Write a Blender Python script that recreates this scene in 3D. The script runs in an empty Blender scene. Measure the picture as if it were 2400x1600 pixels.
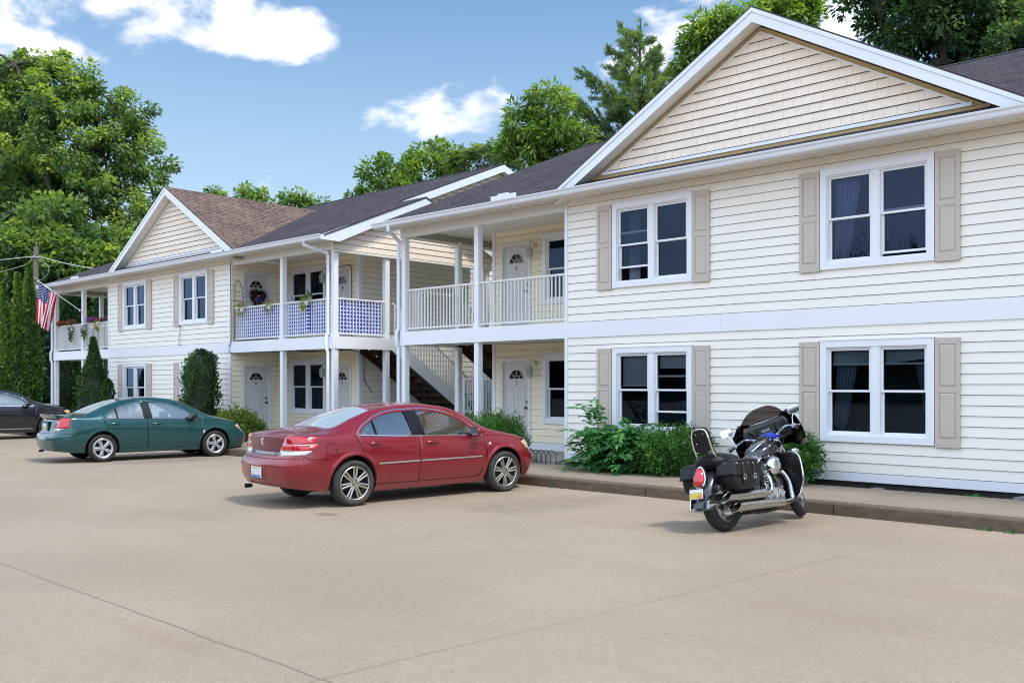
import bpy, bmesh, math, random
import numpy as np
from mathutils import Vector, Matrix
from mathutils.bvhtree import BVHTree
PI = math.pi
scene = bpy.context.scene
COL = scene.collection
random.seed(7)
rad = math.radians

# ------------------------------------------------------------------ objects
def link(o):
    COL.objects.link(o)
    return o

def thing(name, label, cat, loc=(0, 0, 0), rz=0.0, group=None):
    o = bpy.data.objects.new(name, None)
    o.empty_display_size = 0.2
    link(o)
    o.location = loc
    o.rotation_euler = (0, 0, rz)
    tag(o, label, cat, group)
    return o

def tag(o, label=None, cat=None, group=None, kind=None):
    if label: o['label'] = label
    if cat: o['category'] = cat
    if group: o['group'] = group
    if kind: o['kind'] = kind
    return o

def copy_tree(o, parent=None):
    c = o.copy()
    COL.objects.link(c)
    c.parent = parent
    for ch in list(o.children):
        copy_tree(ch, c)
    return c

class MB:
    """collects polygons (world or local coordinates) and links them as ONE mesh object"""
    def __init__(s):
        s.v = []; s.f = []; s.m = []; s.uv = []; s.xf = None
    def _p(s, p):
        if s.xf is not None:
            p = s.xf @ Vector(p)
        s.v.append((p[0], p[1], p[2])); return len(s.v) - 1
    def poly(s, pts, mat=0, uv=None):
        i = [s._p(p) for p in pts]
        s.f.append(i); s.m.append(mat); s.uv.append(uv)
    def box(s, x0, x1, y0, y1, z0, z1, mat=0):
        P = [(x0, y0, z0), (x1, y0, z0), (x1, y1, z0), (x0, y1, z0), (x0, y0, z1), (x1, y0, z1), (x1, y1, z1), (x0, y1, z1)]
        b = [s._p(p) for p in P]
        for q in ((0, 3, 2, 1), (4, 5, 6, 7), (0, 1, 5, 4), (1, 2, 6, 5), (2, 3, 7, 6), (3, 0, 4, 7)):
            s.f.append([b[i] for i in q]); s.m.append(mat); s.uv.append(None)
    def cbox(s, c, d, mat=0, bev=0.0):
        """box by centre and size with chamfered edges"""
        x, y, z = (d[0] / 2, d[1] / 2, d[2] / 2)
        if bev <= 0:
            s.box(c[0] - x, c[0] + x, c[1] - y, c[1] + y, c[2] - z, c[2] + z, mat); return
        bm = bmesh.new()
        bmesh.ops.create_cube(bm, size=1.0)
        for v in bm.verts: v.co = Vector((c[0] + v.co.x * d[0], c[1] + v.co.y * d[1], c[2] + v.co.z * d[2]))
        bmesh.ops.bevel(bm, geom=list(bm.edges), offset=bev, segments=2, affect='EDGES')
        s.addbm(bm, mat)
    def addbm(s, bm, mat=0, free=True):
        bm.verts.ensure_lookup_table(); bm.verts.index_update()
        base = len(s.v)
        for v in bm.verts: s._p(v.co)
        for f in bm.faces:
            s.f.append([base + v.index for v in f.verts]); s.m.append(mat if mat is not None else f.material_index); s.uv.append(None)
        if free: bm.free()
    def prism(s, pts, h0, h1, axis='y', mat=0):
        """extrude a 2D polygon; axis y: pts (x,z); axis x: pts (y,z); axis z: pts (x,y)"""
        def P(a, b, h):
            return {'y': (a, h, b), 'x': (h, a, b), 'z': (a, b, h)}[axis]
        n = len(pts)
        A = [s._p(P(a, b, h0)) for a, b in pts]; B = [s._p(P(a, b, h1)) for a, b in pts]
        area = sum(pts[i][0] * pts[(i + 1) % n][1] - pts[(i + 1) % n][0] * pts[i][1] for i in range(n))
        flip = (area > 0) != (axis == 'y')
        if h1 < h0: flip = not flip
        def add(q):
            s.f.append(q if not flip else q[::-1]); s.m.append(mat); s.uv.append(None)
        add(A); add(B[::-1])
        for i in range(n):
            j = (i + 1) % n
            add([A[j], A[i], B[i], B[j]])
    def tube(s, pts, r, n=8, mat=0, cap=True, closed=False, flat=None):
        pts = [Vector(p) for p in pts]
        m = len(pts)
        rs = r if isinstance(r, (list, tuple)) else [r] * m
        rings = []
        up = None
        for i in range(m):
            if closed: t = pts[(i + 1) % m] - pts[i - 1]
            else: t = pts[min(i + 1, m - 1)] - pts[max(i - 1, 0)]
            if t.length < 1e-9: t = Vector((0, 0, 1))
            t.normalize()
            if up is None:
                a = Vector((0, 0, 1)) if abs(t.z) < .9 else Vector((1, 0, 0))
                up = (a - t * a.dot(t)).normalized()
            else:
                up = (up - t * up.dot(t))
                if up.length < 1e-6: up = t.orthogonal()
                up.normalize()
            sd = t.cross(up)
            ring = []
            for k in range(n):
                a = 2 * PI * (k + .5) / n
                ca, sa = math.cos(a), math.sin(a)
                if flat: ca *= flat[0]; sa *= flat[1]
                ring.append(s._p(pts[i] + (up * ca + sd * sa) * rs[i]))
            rings.append(ring)
        cnt = m if closed else m - 1
        for i in range(cnt):
            a, b = rings[i], rings[(i + 1) % m]
            for k in range(n):
                l = (k + 1) % n
                s.f.append([a[k], a[l], b[l], b[k]]); s.m.append(mat); s.uv.append(None)
        if cap and not closed:
            s.f.append(rings[0][::-1]); s.m.append(mat); s.uv.append(None)
            s.f.append(rings[-1]); s.m.append(mat); s.uv.append(None)
    def lathe(s, prof, n=24, axis='z', c=(0, 0, 0), mat=0, close=False, cap=True):
        """prof: list of (r, h) or (r,h,mat)"""
        rings = []
        for p in prof:
            r, h = p[0], p[1]
            ring = []
            for k in range(n):
                a = 2 * PI * k / n
                x, y = r * math.cos(a), r * math.sin(a)
                q = {'z': (x, y, h), 'y': (x, h, -y), 'x': (h, x, y)}[axis]
                ring.append(s._p((q[0] + c[0], q[1] + c[1], q[2] + c[2])))
            rings.append(ring)
        m = len(prof)
        for i in range(m if close else m - 1):
            a, b = rings[i], rings[(i + 1) % m]
            mm = prof[i][2] if len(prof[i]) > 2 else mat
            for k in range(n):
                l = (k + 1) % n
                s.f.append([a[k], a[l], b[l], b[k]]); s.m.append(mm); s.uv.append(None)
        if cap and not close:
            for ring, e, fl in ((rings[0], prof[0], True), (rings[-1], prof[-1], False)):
                if e[0] > 1e-6:
                    s.f.append(ring[::-1] if fl else ring); s.m.append(prof[0][2] if len(prof[0]) > 2 and fl else (prof[-2][2] if len(prof[-2]) > 2 else mat)); s.uv.append(None)
    def ell(s, c, r, nu=16, nv=10, mat=0):
        bm = bmesh.new()
        bmesh.ops.create_uvsphere(bm, u_segments=nu, v_segments=nv, radius=1)
        for v in bm.verts: v.co = Vector((c[0] + v.co.x * r[0], c[1] + v.co.y * r[1], c[2] + v.co.z * r[2]))
        s.addbm(bm, mat)
    def loft(s, secs, mat=0, closed=True, cap=True):
        """secs: list of equal-length point rings"""
        R = [[s._p(p) for p in sec] for sec in secs]
        n = len(secs[0])
        for a, b in zip(R, R[1:]):
            for k in range(n if closed else n - 1):
                l = (k + 1) % n
                s.f.append([a[k], a[l], b[l], b[k]]); s.m.append(mat); s.uv.append(None)
        if cap and closed:
            s.f.append(R[0][::-1]); s.m.append(mat); s.uv.append(None)
            s.f.append(R[-1]); s.m.append(mat); s.uv.append(None)
    def build(s, name, mats, parent=None, smooth=False, off=None, loc=None, angle=40, recalc=False):
        """off: subtracted from the coordinates (world position of the parent)"""
        me = bpy.data.meshes.new(name)
        V = np.array(s.v, dtype=np.float64).reshape(-1, 3)
        if off is not None: V = V - np.array(off)[None, :]
        me.from_pydata([tuple(p) for p in V], [], s.f)
        if not isinstance(mats, (list, tuple)): mats = [mats]
        for m in mats: me.materials.append(m)
        if len(mats) > 1: me.polygons.foreach_set('material_index', s.m)
        if any(u is not None for u in s.uv):
            L = me.uv_layers.new(name='UVMap')
            k = 0
            for f, u in zip(s.f, s.uv):
                for j in range(len(f)):
                    L.data[k].uv = u[j] if u else (0, 0)
                    k += 1
        if recalc:
            bm = bmesh.new(); bm.from_mesh(me)
            bmesh.ops.remove_doubles(bm, verts=bm.verts, dist=1e-5)
            bmesh.ops.recalc_face_normals(bm, faces=bm.faces); bm.to_mesh(me); bm.free()
        if smooth:
            me.shade_smooth()
            try: me.set_sharp_from_angle(angle=rad(angle))
            except Exception: pass
        me.update()
        o = bpy.data.objects.new(name, me)
        link(o)
        if parent is not None: o.parent = parent
        if loc is not None: o.location = loc
        return o

def catmull(pts, n=8, closed=False):
    P = [Vector(p) for p in pts]; out = []
    m = len(P)
    rng = range(m) if closed else range(m - 1)
    for i in rng:
        p1, p2 = P[i], P[(i + 1) % m]
        p0 = P[i - 1] if (closed or i > 0) else p1 * 2 - p2
        p3 = P[(i + 2) % m] if (closed or i + 2 < m) else p2 * 2 - p1
        for k in range(n):
            t = k / n
            out.append(.5 * ((2 * p1) + (p2 - p0) * t + (2 * p0 - 5 * p1 + 4 * p2 - p3) * t * t + (3 * p1 - p0 - 3 * p2 + p3) * t ** 3))
    if not closed: out.append(P[-1])
    return out

# ------------------------------------------------------------------ materials
def nodes_of(name):
    m = bpy.data.materials.new(name); m.use_nodes = True
    nt = m.node_tree
    b = nt.nodes['Principled BSDF']
    return m, nt, b

def N(nt, t, **k):
    n = nt.nodes.new(t)
    for a, v in k.items():
        if a.startswith('i_'):
            key = a[2:]
            key = int(key) if key.isdigit() else key.replace('_', ' ')
            n.inputs[key].default_value = v
        else: setattr(n, a, v)
    return n

def rgba(c): return (c[0], c[1], c[2], 1.0)

def mat(name, base, rough=.5, metal=0.0, spec=.5, coat=0.0, coat_rough=.05, var=0.0, vscale=4.0, vcol=None, bump=0.0, bscale=60.0,
        stretch=(1, 1, 1), rvar=0.0, trans=0.0, emit=None, coord='Object', dirt=None, ior=1.5):
    """principled material; var: share of a noise driven second colour"""
    m, nt, b = nodes_of(name)
    L = nt.links
    b.inputs['Base Color'].default_value = rgba(base)
    b.inputs['Roughness'].default_value = rough
    b.inputs['Metallic'].default_value = metal
    b.inputs['Specular IOR Level'].default_value = spec
    b.inputs['Coat Weight'].default_value = coat
    b.inputs['Coat Roughness'].default_value = coat_rough
    b.inputs['IOR'].default_value = ior
    if trans: b.inputs['Transmission Weight'].default_value = trans
    tc = N(nt, 'ShaderNodeTexCoord')
    mp = N(nt, 'ShaderNodeMapping'); mp.inputs['Scale'].default_value = stretch
    L.new(tc.outputs[coord], mp.inputs['Vector'])
    last = None
    if var > 0:
        n1 = N(nt, 'ShaderNodeTexNoise'); n1.inputs['Scale'].default_value = vscale; n1.inputs['Detail'].default_value = 6; n1.inputs['Roughness'].default_value = .62
        L.new(mp.outputs[0], n1.inputs['Vector'])
        rp = N(nt, 'ShaderNodeMapRange'); rp.inputs['From Min'].default_value = .35; rp.inputs['From Max'].default_value = .7
        L.new(n1.outputs['Fac'], rp.inputs['Value'])
        ml = N(nt, 'ShaderNodeMath', operation='MULTIPLY'); ml.inputs[1].default_value = var
        L.new(rp.outputs[0], ml.inputs[0])
        mx = N(nt, 'ShaderNodeMix', data_type='RGBA')
        mx.inputs['A'].default_value = rgba(base)
        mx.inputs['B'].default_value = rgba(vcol if vcol else [c * .6 for c in base])
        L.new(ml.outputs[0], mx.inputs['Factor'])
        last = mx.outputs['Result']
        if rvar:
            ra = N(nt, 'ShaderNodeMath', operation='MULTIPLY_ADD'); ra.inputs[1].default_value = rvar; ra.inputs[2].default_value = rough
            L.new(n1.outputs['Fac'], ra.inputs[0]); L.new(ra.outputs[0], b.inputs['Roughness'])
    if dirt:   # (z0, z1, colour, amount): more dirt low down, in object coordinates
        sx = N(nt, 'ShaderNodeSeparateXYZ'); L.new(tc.outputs['Object'], sx.inputs[0])
        dr = N(nt, 'ShaderNodeMapRange'); dr.inputs['From Min'].default_value = dirt[1]; dr.inputs['From Max'].default_value = dirt[0]
        L.new(sx.outputs['Z'], dr.inputs['Value'])
        n2 = N(nt, 'ShaderNodeTexNoise'); n2.inputs['Scale'].default_value = 9; n2.inputs['Detail'].default_value = 8
        L.new(tc.outputs['Object'], n2.inputs['Vector'])
        mm = N(nt, 'ShaderNodeMath', operation='MULTIPLY'); L.new(dr.outputs[0], mm.inputs[0]); L.new(n2.outputs['Fac'], mm.inputs[1])
        m3 = N(nt, 'ShaderNodeMath', operation='MULTIPLY'); m3.inputs[1].default_value = dirt[3] * 2; m3.use_clamp = True; L.new(mm.outputs[0], m3.inputs[0])
        mx2 = N(nt, 'ShaderNodeMix', data_type='RGBA')
        mx2.inputs['B'].default_value = rgba(dirt[2])
        if last: L.new(last, mx2.inputs['A'])
        else: mx2.inputs['A'].default_value = rgba(base)
        L.new(m3.outputs[0], mx2.inputs['Factor'])
        last = mx2.outputs['Result']
        r2 = N(nt, 'ShaderNodeMath', operation='MULTIPLY_ADD'); r2.inputs[1].default_value = .6; r2.inputs[2].default_value = rough; r2.use_clamp = True
        L.new(m3.outputs[0], r2.inputs[0]); L.new(r2.outputs[0], b.inputs['Roughness'])
        c2 = N(nt, 'ShaderNodeMath', operation='MULTIPLY_ADD'); c2.inputs[1].default_value = -coat; c2.inputs[2].default_value = coat
        L.new(m3.outputs[0], c2.inputs[0]); L.new(c2.outputs[0], b.inputs['Coat Weight'])
    if last: L.new(last, b.inputs['Base Color'])
    if bump:
        nb = N(nt, 'ShaderNodeTexNoise'); nb.inputs['Scale'].default_value = bscale; nb.inputs['Detail'].default_value = 4
        L.new(mp.outputs[0], nb.inputs['Vector'])
        bp = N(nt, 'ShaderNodeBump'); bp.inputs['Strength'].default_value = bump; bp.inputs['Distance'].default_value = .01
        L.new(nb.outputs['Fac'], bp.inputs['Height']); L.new(bp.outputs[0], b.inputs['Normal'])
    if emit:
        b.inputs['Emission Color'].default_value = rgba(emit[0]); b.inputs['Emission Strength'].default_value = emit[1]
    return m

def glass_mat(name, tint=(.8, .9, .9), dark=0.0, rough=.0, wave=0.0, fres=1.45, minr=.04, sky_sheen=0.0, refl=(.92, .96, 1)):
    """thin pane: transparent with fresnel mirror reflection"""
    m = bpy.data.materials.new(name); m.use_nodes = True
    nt = m.node_tree; nt.nodes.clear(); L = nt.links
    out = N(nt, 'ShaderNodeOutputMaterial')
    tr = N(nt, 'ShaderNodeBsdfTransparent'); tr.inputs[0].default_value = rgba([c * (1 - dark) for c in tint])
    gl = N(nt, 'ShaderNodeBsdfGlossy'); gl.inputs['Roughness'].default_value = rough
    gl.inputs[0].default_value = rgba(refl)
    fr = N(nt, 'ShaderNodeFresnel'); fr.inputs['IOR'].default_value = fres
    ad = N(nt, 'ShaderNodeMath', operation='ADD'); ad.inputs[1].default_value = minr; ad.use_clamp = True
    L.new(fr.outputs[0], ad.inputs[0])
    mx = N(nt, 'ShaderNodeMixShader')
    L.new(ad.outputs[0], mx.inputs[0]); L.new(tr.outputs[0], mx.inputs[1]); L.new(gl.outputs[0], mx.inputs[2])
    if sky_sheen:  # pale diffuse share stands in for the bright sky mirrored in the glass
        df = N(nt, 'ShaderNodeBsdfDiffuse'); df.inputs[0].default_value = (.62, .68, .70, 1)
        md = N(nt, 'ShaderNodeMixShader'); md.inputs[0].default_value = sky_sheen
        L.new(mx.outputs[0], md.inputs[1]); L.new(df.outputs[0], md.inputs[2]); L.new(md.outputs[0], out.inputs['Surface'])
    else: L.new(mx.outputs[0], out.inputs['Surface'])
    if wave:
        tc = N(nt, 'ShaderNodeTexCoord')
        nb = N(nt, 'ShaderNodeTexNoise'); nb.inputs['Scale'].default_value = 3.5; nb.inputs['Detail'].default_value = 3; nb.inputs['Distortion'].default_value = 1.2
        mp = N(nt, 'ShaderNodeMapping'); mp.inputs['Scale'].default_value = (2.2, 1, .7)
        L.new(tc.outputs['Object'], mp.inputs[0]); L.new(mp.outputs[0], nb.inputs['Vector'])
        bp = N(nt, 'ShaderNodeBump'); bp.inputs['Strength'].default_value = wave; bp.inputs['Distance'].default_value = .08
        L.new(nb.outputs['Fac'], bp.inputs['Height']); L.new(bp.outputs[0], gl.inputs['Normal'])
    return m

def brick_mat(name, c1, c2, mortar, bw, rh, msize, rough=.85, stain=.35, stain_col=(.1, .1, .1), bump=.4, bias=0.0, tintc=None, gscale=180, grain=1.0):
    """shingles / shakes laid by UV in metres"""
    m, nt, b = nodes_of(name); L = nt.links
    b.inputs['Roughness'].default_value = rough; b.inputs['Specular IOR Level'].default_value = .25
    uv = N(nt, 'ShaderNodeUVMap')
    br = N(nt, 'ShaderNodeTexBrick')
    br.inputs['Color1'].default_value = rgba(c1); br.inputs['Color2'].default_value = rgba(c2); br.inputs['Mortar'].default_value = rgba(mortar)
    br.inputs['Scale'].default_value = 1.0; br.inputs['Brick Width'].default_value = bw; br.inputs['Row Height'].default_value = rh
    br.inputs['Mortar Size'].default_value = msize; br.inputs['Mortar Smooth'].default_value = .2; br.inputs['Bias'].default_value = bias
    br.offset = .37; br.offset_frequency = 2; br.squash = .8; br.squash_frequency = 3
    L.new(uv.outputs[0], br.inputs['Vector'])
    n1 = N(nt, 'ShaderNodeTexNoise'); n1.inputs['Scale'].default_value = .8; n1.inputs['Detail'].default_value = 7; n1.inputs['Roughness'].default_value = .65
    L.new(uv.outputs[0], n1.inputs['Vector'])
    mr = N(nt, 'ShaderNodeMapRange'); mr.inputs['From Min'].default_value = .42; mr.inputs['From Max'].default_value = .75; mr.inputs['To Max'].default_value = stain
    L.new(n1.outputs['Fac'], mr.inputs['Value'])
    mx = N(nt, 'ShaderNodeMix', data_type='RGBA'); mx.inputs['B'].default_value = rgba(stain_col)
    L.new(mr.outputs[0], mx.inputs['Factor']); L.new(br.outputs['Color'], mx.inputs['A'])
    n2 = N(nt, 'ShaderNodeTexNoise'); n2.inputs['Scale'].default_value = gscale; n2.inputs['Detail'].default_value = 2
    mp = N(nt, 'ShaderNodeMapping'); mp.inputs['Scale'].default_value = (.12, 1, 1)
    L.new(uv.outputs[0], mp.inputs[0]); L.new(mp.outputs[0], n2.inputs['Vector'])
    mr2 = N(nt, 'ShaderNodeMapRange'); mr2.inputs['From Min'].default_value = .3; mr2.inputs['From Max'].default_value = .7; mr2.inputs['To Min'].default_value = 1 - .40 * grain; mr2.inputs['To Max'].default_value = 1 + .38 * grain
    L.new(n2.outputs['Fac'], mr2.inputs['Value'])
    hs = N(nt, 'ShaderNodeMix', data_type='RGBA', blend_type='MULTIPLY'); hs.inputs['Factor'].default_value = 1
    L.new(mx.outputs['Result'], hs.inputs['A']); L.new(mr2.outputs[0], hs.inputs['B'])
    L.new(hs.outputs['Result'], b.inputs['Base Color'])
    bp = N(nt, 'ShaderNodeBump'); bp.inputs['Strength'].default_value = bump; bp.inputs['Distance'].default_value = .012; bp.invert = True
    L.new(br.outputs['Fac'], bp.inputs['Height']); L.new(bp.outputs[0], b.inputs['Normal'])
    return m

def stripe_sheet_mat(name, ca, cb, period, duty, alpha=False):
    """horizontal stripes by object Z"""
    m, nt, b = nodes_of(name); L = nt.links
    b.inputs['Roughness'].default_value = .7
    tc = N(nt, 'ShaderNodeTexCoord'); sx = N(nt, 'ShaderNodeSeparateXYZ'); L.new(tc.outputs['Object'], sx.inputs[0])
    nz = N(nt, 'ShaderNodeTexNoise'); nz.inputs['Scale'].default_value = 2.5; L.new(tc.outputs['Object'], nz.inputs['Vector'])
    ad = N(nt, 'ShaderNodeMath', operation='MULTIPLY_ADD'); ad.inputs[1].default_value = .035; L.new(nz.outputs['Fac'], ad.inputs[0]); L.new(sx.outputs['Z'], ad.inputs[2])
    dv = N(nt, 'ShaderNodeMath', operation='DIVIDE'); dv.inputs[1].default_value = period; L.new(ad.outputs[0], dv.inputs[0])
    fr = N(nt, 'ShaderNodeMath', operation='FRACT'); L.new(dv.outputs[0], fr.inputs[0])
    gt = N(nt, 'ShaderNodeMath', operation='GREATER_THAN'); gt.inputs[1].default_value = duty; L.new(fr.outputs[0], gt.inputs[0])
    mx = N(nt, 'ShaderNodeMix', data_type='RGBA'); mx.inputs['A'].default_value = rgba(ca); mx.inputs['B'].default_value = rgba(cb)
    L.new(gt.outputs[0], mx.inputs['Factor']); L.new(mx.outputs['Result'], b.inputs['Base Color'])
    if alpha: L.new(gt.outputs[0], b.inputs['Alpha'])
    return m
SKY_TINT = (1.12, 1.42, 1.50)
CLOUD = 11.0
HAZE = (5.6, 6.2, 6.9, 1)
HAZE_AMT = .6
DARKPOS = (-33.18, 10.68, 0)
CLOUDS = [(330, 10, .19, .052, 1.02), (640, 66, .095, .045, .86), (90, 70, .12, .038, .72), (190, 45, .12, .034, .84), (250, 100, .14, .022, .55), (990, 226, .075, .034, .98), (960, 278, .11, .026, .92), (1090, 240, .10, .036, .86), (870, 285, .05, .014, .6),
          (1760, 60, .16, .09, .8), (1560, 90, .06, .06, .62), (1530, 20, .05, .02, .5), (2000, 20, .12, .06, .6), (960, 65, .01, .008, .5), (895, 88, .014, .008, .5)]
LOT_A = (.375, .296, .222)
LOT_B = (.325, .257, .190)
SUNV = (.52, .04, .85)
SUN_E = 3.0
SUN_A = 10
SKY_E = .13
REAR = (12.4, 14.8, 18.6, 1)
# ------------------------------------------------------------------ camera, light, sky
H = 1.75
cam = bpy.data.cameras.new('camera'); camo = bpy.data.objects.new('camera', cam); link(camo)
cam.sensor_width = 36.0; cam.lens = 36.0 * 2228 / 2400; cam.shift_y = 100 / 2400.0; cam.clip_end = 3000; cam.clip_start = .1
camo.location = (0, 0, H)
camo.rotation_euler = (rad(90), 0, math.atan2(.6863, .7273))
scene.camera = camo
scene.view_settings.view_transform = 'Standard'; scene.view_settings.look = 'None'; scene.view_settings.exposure = 0; scene.view_settings.gamma = 1
scene.cycles.max_bounces = 8; scene.cycles.transparent_max_bounces = 16; scene.cycles.caustics_reflective = False; scene.cycles.caustics_refractive = False
scene.cycles.use_denoising = True; scene.cycles.filter_width = 1.05
scene.cycles.sample_clamp_indirect = 6.0

SUN_DIR = Vector(SUNV).normalized()      # towards the sun
sun_el = math.asin(SUN_DIR.z)
sun_az = math.atan2(SUN_DIR.x, SUN_DIR.y)              # from +Y, clockwise
sl = bpy.data.lights.new('sun', 'SUN'); sl.energy = SUN_E; sl.angle = rad(SUN_A); sl.color = (1.0, .95, .87)
so = bpy.data.objects.new('sun', sl); link(so); so.rotation_euler = SUN_DIR.to_track_quat('Z', 'Y').to_euler(); so.location = (20, -20, 30)

FW = Vector((-.6863, .7273, 0)); RT = Vector((.7273, .6863, 0))
def sky_dir(px, py):
    """direction in the world towards which a cloud stands (photo pixel of 2352x1568)"""
    u, v = px * 1.0204, py * 1.0204
    return (FW + RT * ((u - 1200) / 2228) + Vector((0, 0, 1)) * ((900 - v) / 2228)).normalized()

w = bpy.data.worlds.new('World'); scene.world = w; w.use_nodes = True
nt = w.node_tree; L = nt.links
bg = nt.nodes['Background']
sky = N(nt, 'ShaderNodeTexSky', sky_type='NISHITA'); sky.sun_disc = False; sky.sun_elevation = sun_el; sky.sun_rotation = sun_az
sky.altitude = 200; sky.air_density = 1.0; sky.dust_density = 1.2; sky.ozone_density = 1.6
tc = N(nt, 'ShaderNodeTexCoord')
tint = N(nt, 'ShaderNodeMix', data_type='RGBA', blend_type='MULTIPLY'); tint.inputs['Factor'].default_value = 1; tint.inputs['B'].default_value = SKY_TINT + (1,)
L.new(sky.outputs[0], tint.inputs['A'])
# clouds: noise on the dome, gathered round a few directions
def vm(op, a, b=None):
    n = N(nt, 'ShaderNodeVectorMath', operation=op)
    for i, x in enumerate((a, b)):
        if x is None: continue
        if isinstance(x, (tuple, Vector)): n.inputs[i].default_value = tuple(x)
        else: L.new(x, n.inputs[i])
    return n
def mt(op, a, b=None, c=None, clamp=False):
    n = N(nt, 'ShaderNodeMath', operation=op); n.use_clamp = clamp
    for i, x in enumerate((a, b, c)):
        if x is None: continue
        if isinstance(x, (int, float)): n.inputs[i].default_value = x
        else: L.new(x, n.inputs[i])
    return n.outputs[0]
D = tc.outputs['Generated']
nz = N(nt, 'ShaderNodeTexNoise'); nz.inputs['Scale'].default_value = 9; nz.inputs['Detail'].default_value = 9; nz.inputs['Roughness'].default_value = .56; nz.inputs['Distortion'].default_value = .25
mp = N(nt, 'ShaderNodeMapping'); mp.inputs['Scale'].default_value = (1, 1, 1.7); mp.inputs['Location'].default_value = (3.1, 1.7, .4)
L.new(D, mp.inputs[0]); L.new(mp.outputs[0], nz.inputs['Vector'])
nz2 = N(nt, 'ShaderNodeTexNoise'); nz2.inputs['Scale'].default_value = 22; nz2.inputs['Detail'].default_value = 6
L.new(mp.outputs[0], nz2.inputs['Vector'])
def blob(px, py, rx, ry, amp):
    c = sky_dir(px, py)
    side = c.cross(Vector((0, 0, 1))).normalized(); upv = side.cross(c)
    df = vm('SUBTRACT', D, c).outputs[0]
    a = vm('DOT_PRODUCT', df, side).outputs['Value']; b = vm('DOT_PRODUCT', df, upv).outputs['Value']
    a = mt('DIVIDE', a, rx); b = mt('DIVIDE', b, ry)
    r2 = mt('ADD', mt('MULTIPLY', a, a), mt('MULTIPLY', b, b))
    e = mt('SUBTRACT', 1.0, r2, clamp=True)
    return mt('MULTIPLY', e, amp)
tot = None
for args in CLOUDS:
    e = blob(*args)
    tot = e if tot is None else mt('MAXIMUM', tot, e)
# away from the picture the sky has scattered cloud
base = mt('MULTIPLY', mt('SUBTRACT', nz.outputs['Fac'], .5), 3.4)
dens = mt('ADD', tot, mt('MULTIPLY', base, 1.0))
dens = mt('ADD', dens, mt('MULTIPLY', mt('SUBTRACT', nz2.outputs['Fac'], .5), .75))
cl = N(nt, 'ShaderNodeMapRange', interpolation_type='SMOOTHSTEP'); cl.inputs['From Min'].default_value = .38; cl.inputs['From Max'].default_value = 1.02
L.new(dens, cl.inputs['Value'])
sh = N(nt, 'ShaderNodeMapRange'); sh.inputs['From Min'].default_value = .45; sh.inputs['From Max'].default_value = 1.25; sh.inputs['To Min'].default_value = .80; sh.inputs['To Max'].default_value = 1.0
L.new(dens, sh.inputs['Value'])
cc = N(nt, 'ShaderNodeMix', data_type='RGBA'); cc.inputs['A'].default_value = (CLOUD * .88, CLOUD * .86, CLOUD * .93, 1); cc.inputs['B'].default_value = (CLOUD, CLOUD * .985, CLOUD * .98, 1)
L.new(sh.outputs[0], cc.inputs['Factor'])
# unseen bright cloud bank added behind the camera as fill light for the house fronts
sy = N(nt, 'ShaderNodeSeparateXYZ'); L.new(D, sy.inputs[0])
rear = N(nt, 'ShaderNodeMapRange', interpolation_type='SMOOTHSTEP'); rear.inputs['From Min'].default_value = .12; rear.inputs['From Max'].default_value = -.38
L.new(sy.outputs['Y'], rear.inputs['Value'])
rmul = mt('MULTIPLY', rear.outputs[0], mt('ADD', .86, mt('MULTIPLY', base, .22), clamp=True), clamp=True)
# milky haze low down
sz = N(nt, 'ShaderNodeSeparateXYZ'); L.new(D, sz.inputs[0])
hz = N(nt, 'ShaderNodeMapRange', interpolation_type='SMOOTHSTEP'); hz.inputs['From Min'].default_value = .46; hz.inputs['From Max'].default_value = .02; hz.inputs['To Max'].default_value = HAZE_AMT
L.new(sz.outputs['Z'], hz.inputs['Value'])
hm = N(nt, 'ShaderNodeMix', data_type='RGBA'); hm.inputs['B'].default_value = HAZE
L.new(hz.outputs[0], hm.inputs['Factor']); L.new(tint.outputs['Result'], hm.inputs['A'])
mxc = N(nt, 'ShaderNodeMix', data_type='RGBA')
L.new(cl.outputs[0], mxc.inputs['Factor']); L.new(hm.outputs['Result'], mxc.inputs['A']); L.new(cc.outputs['Result'], mxc.inputs['B'])
mxr = N(nt, 'ShaderNodeMix', data_type='RGBA'); mxr.inputs['B'].default_value = REAR
L.new(rmul, mxr.inputs['Factor']); L.new(mxc.outputs['Result'], mxr.inputs['A'])
L.new(mxr.outputs['Result'], bg.inputs['Color']); bg.inputs['Strength'].default_value = SKY_E

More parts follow.
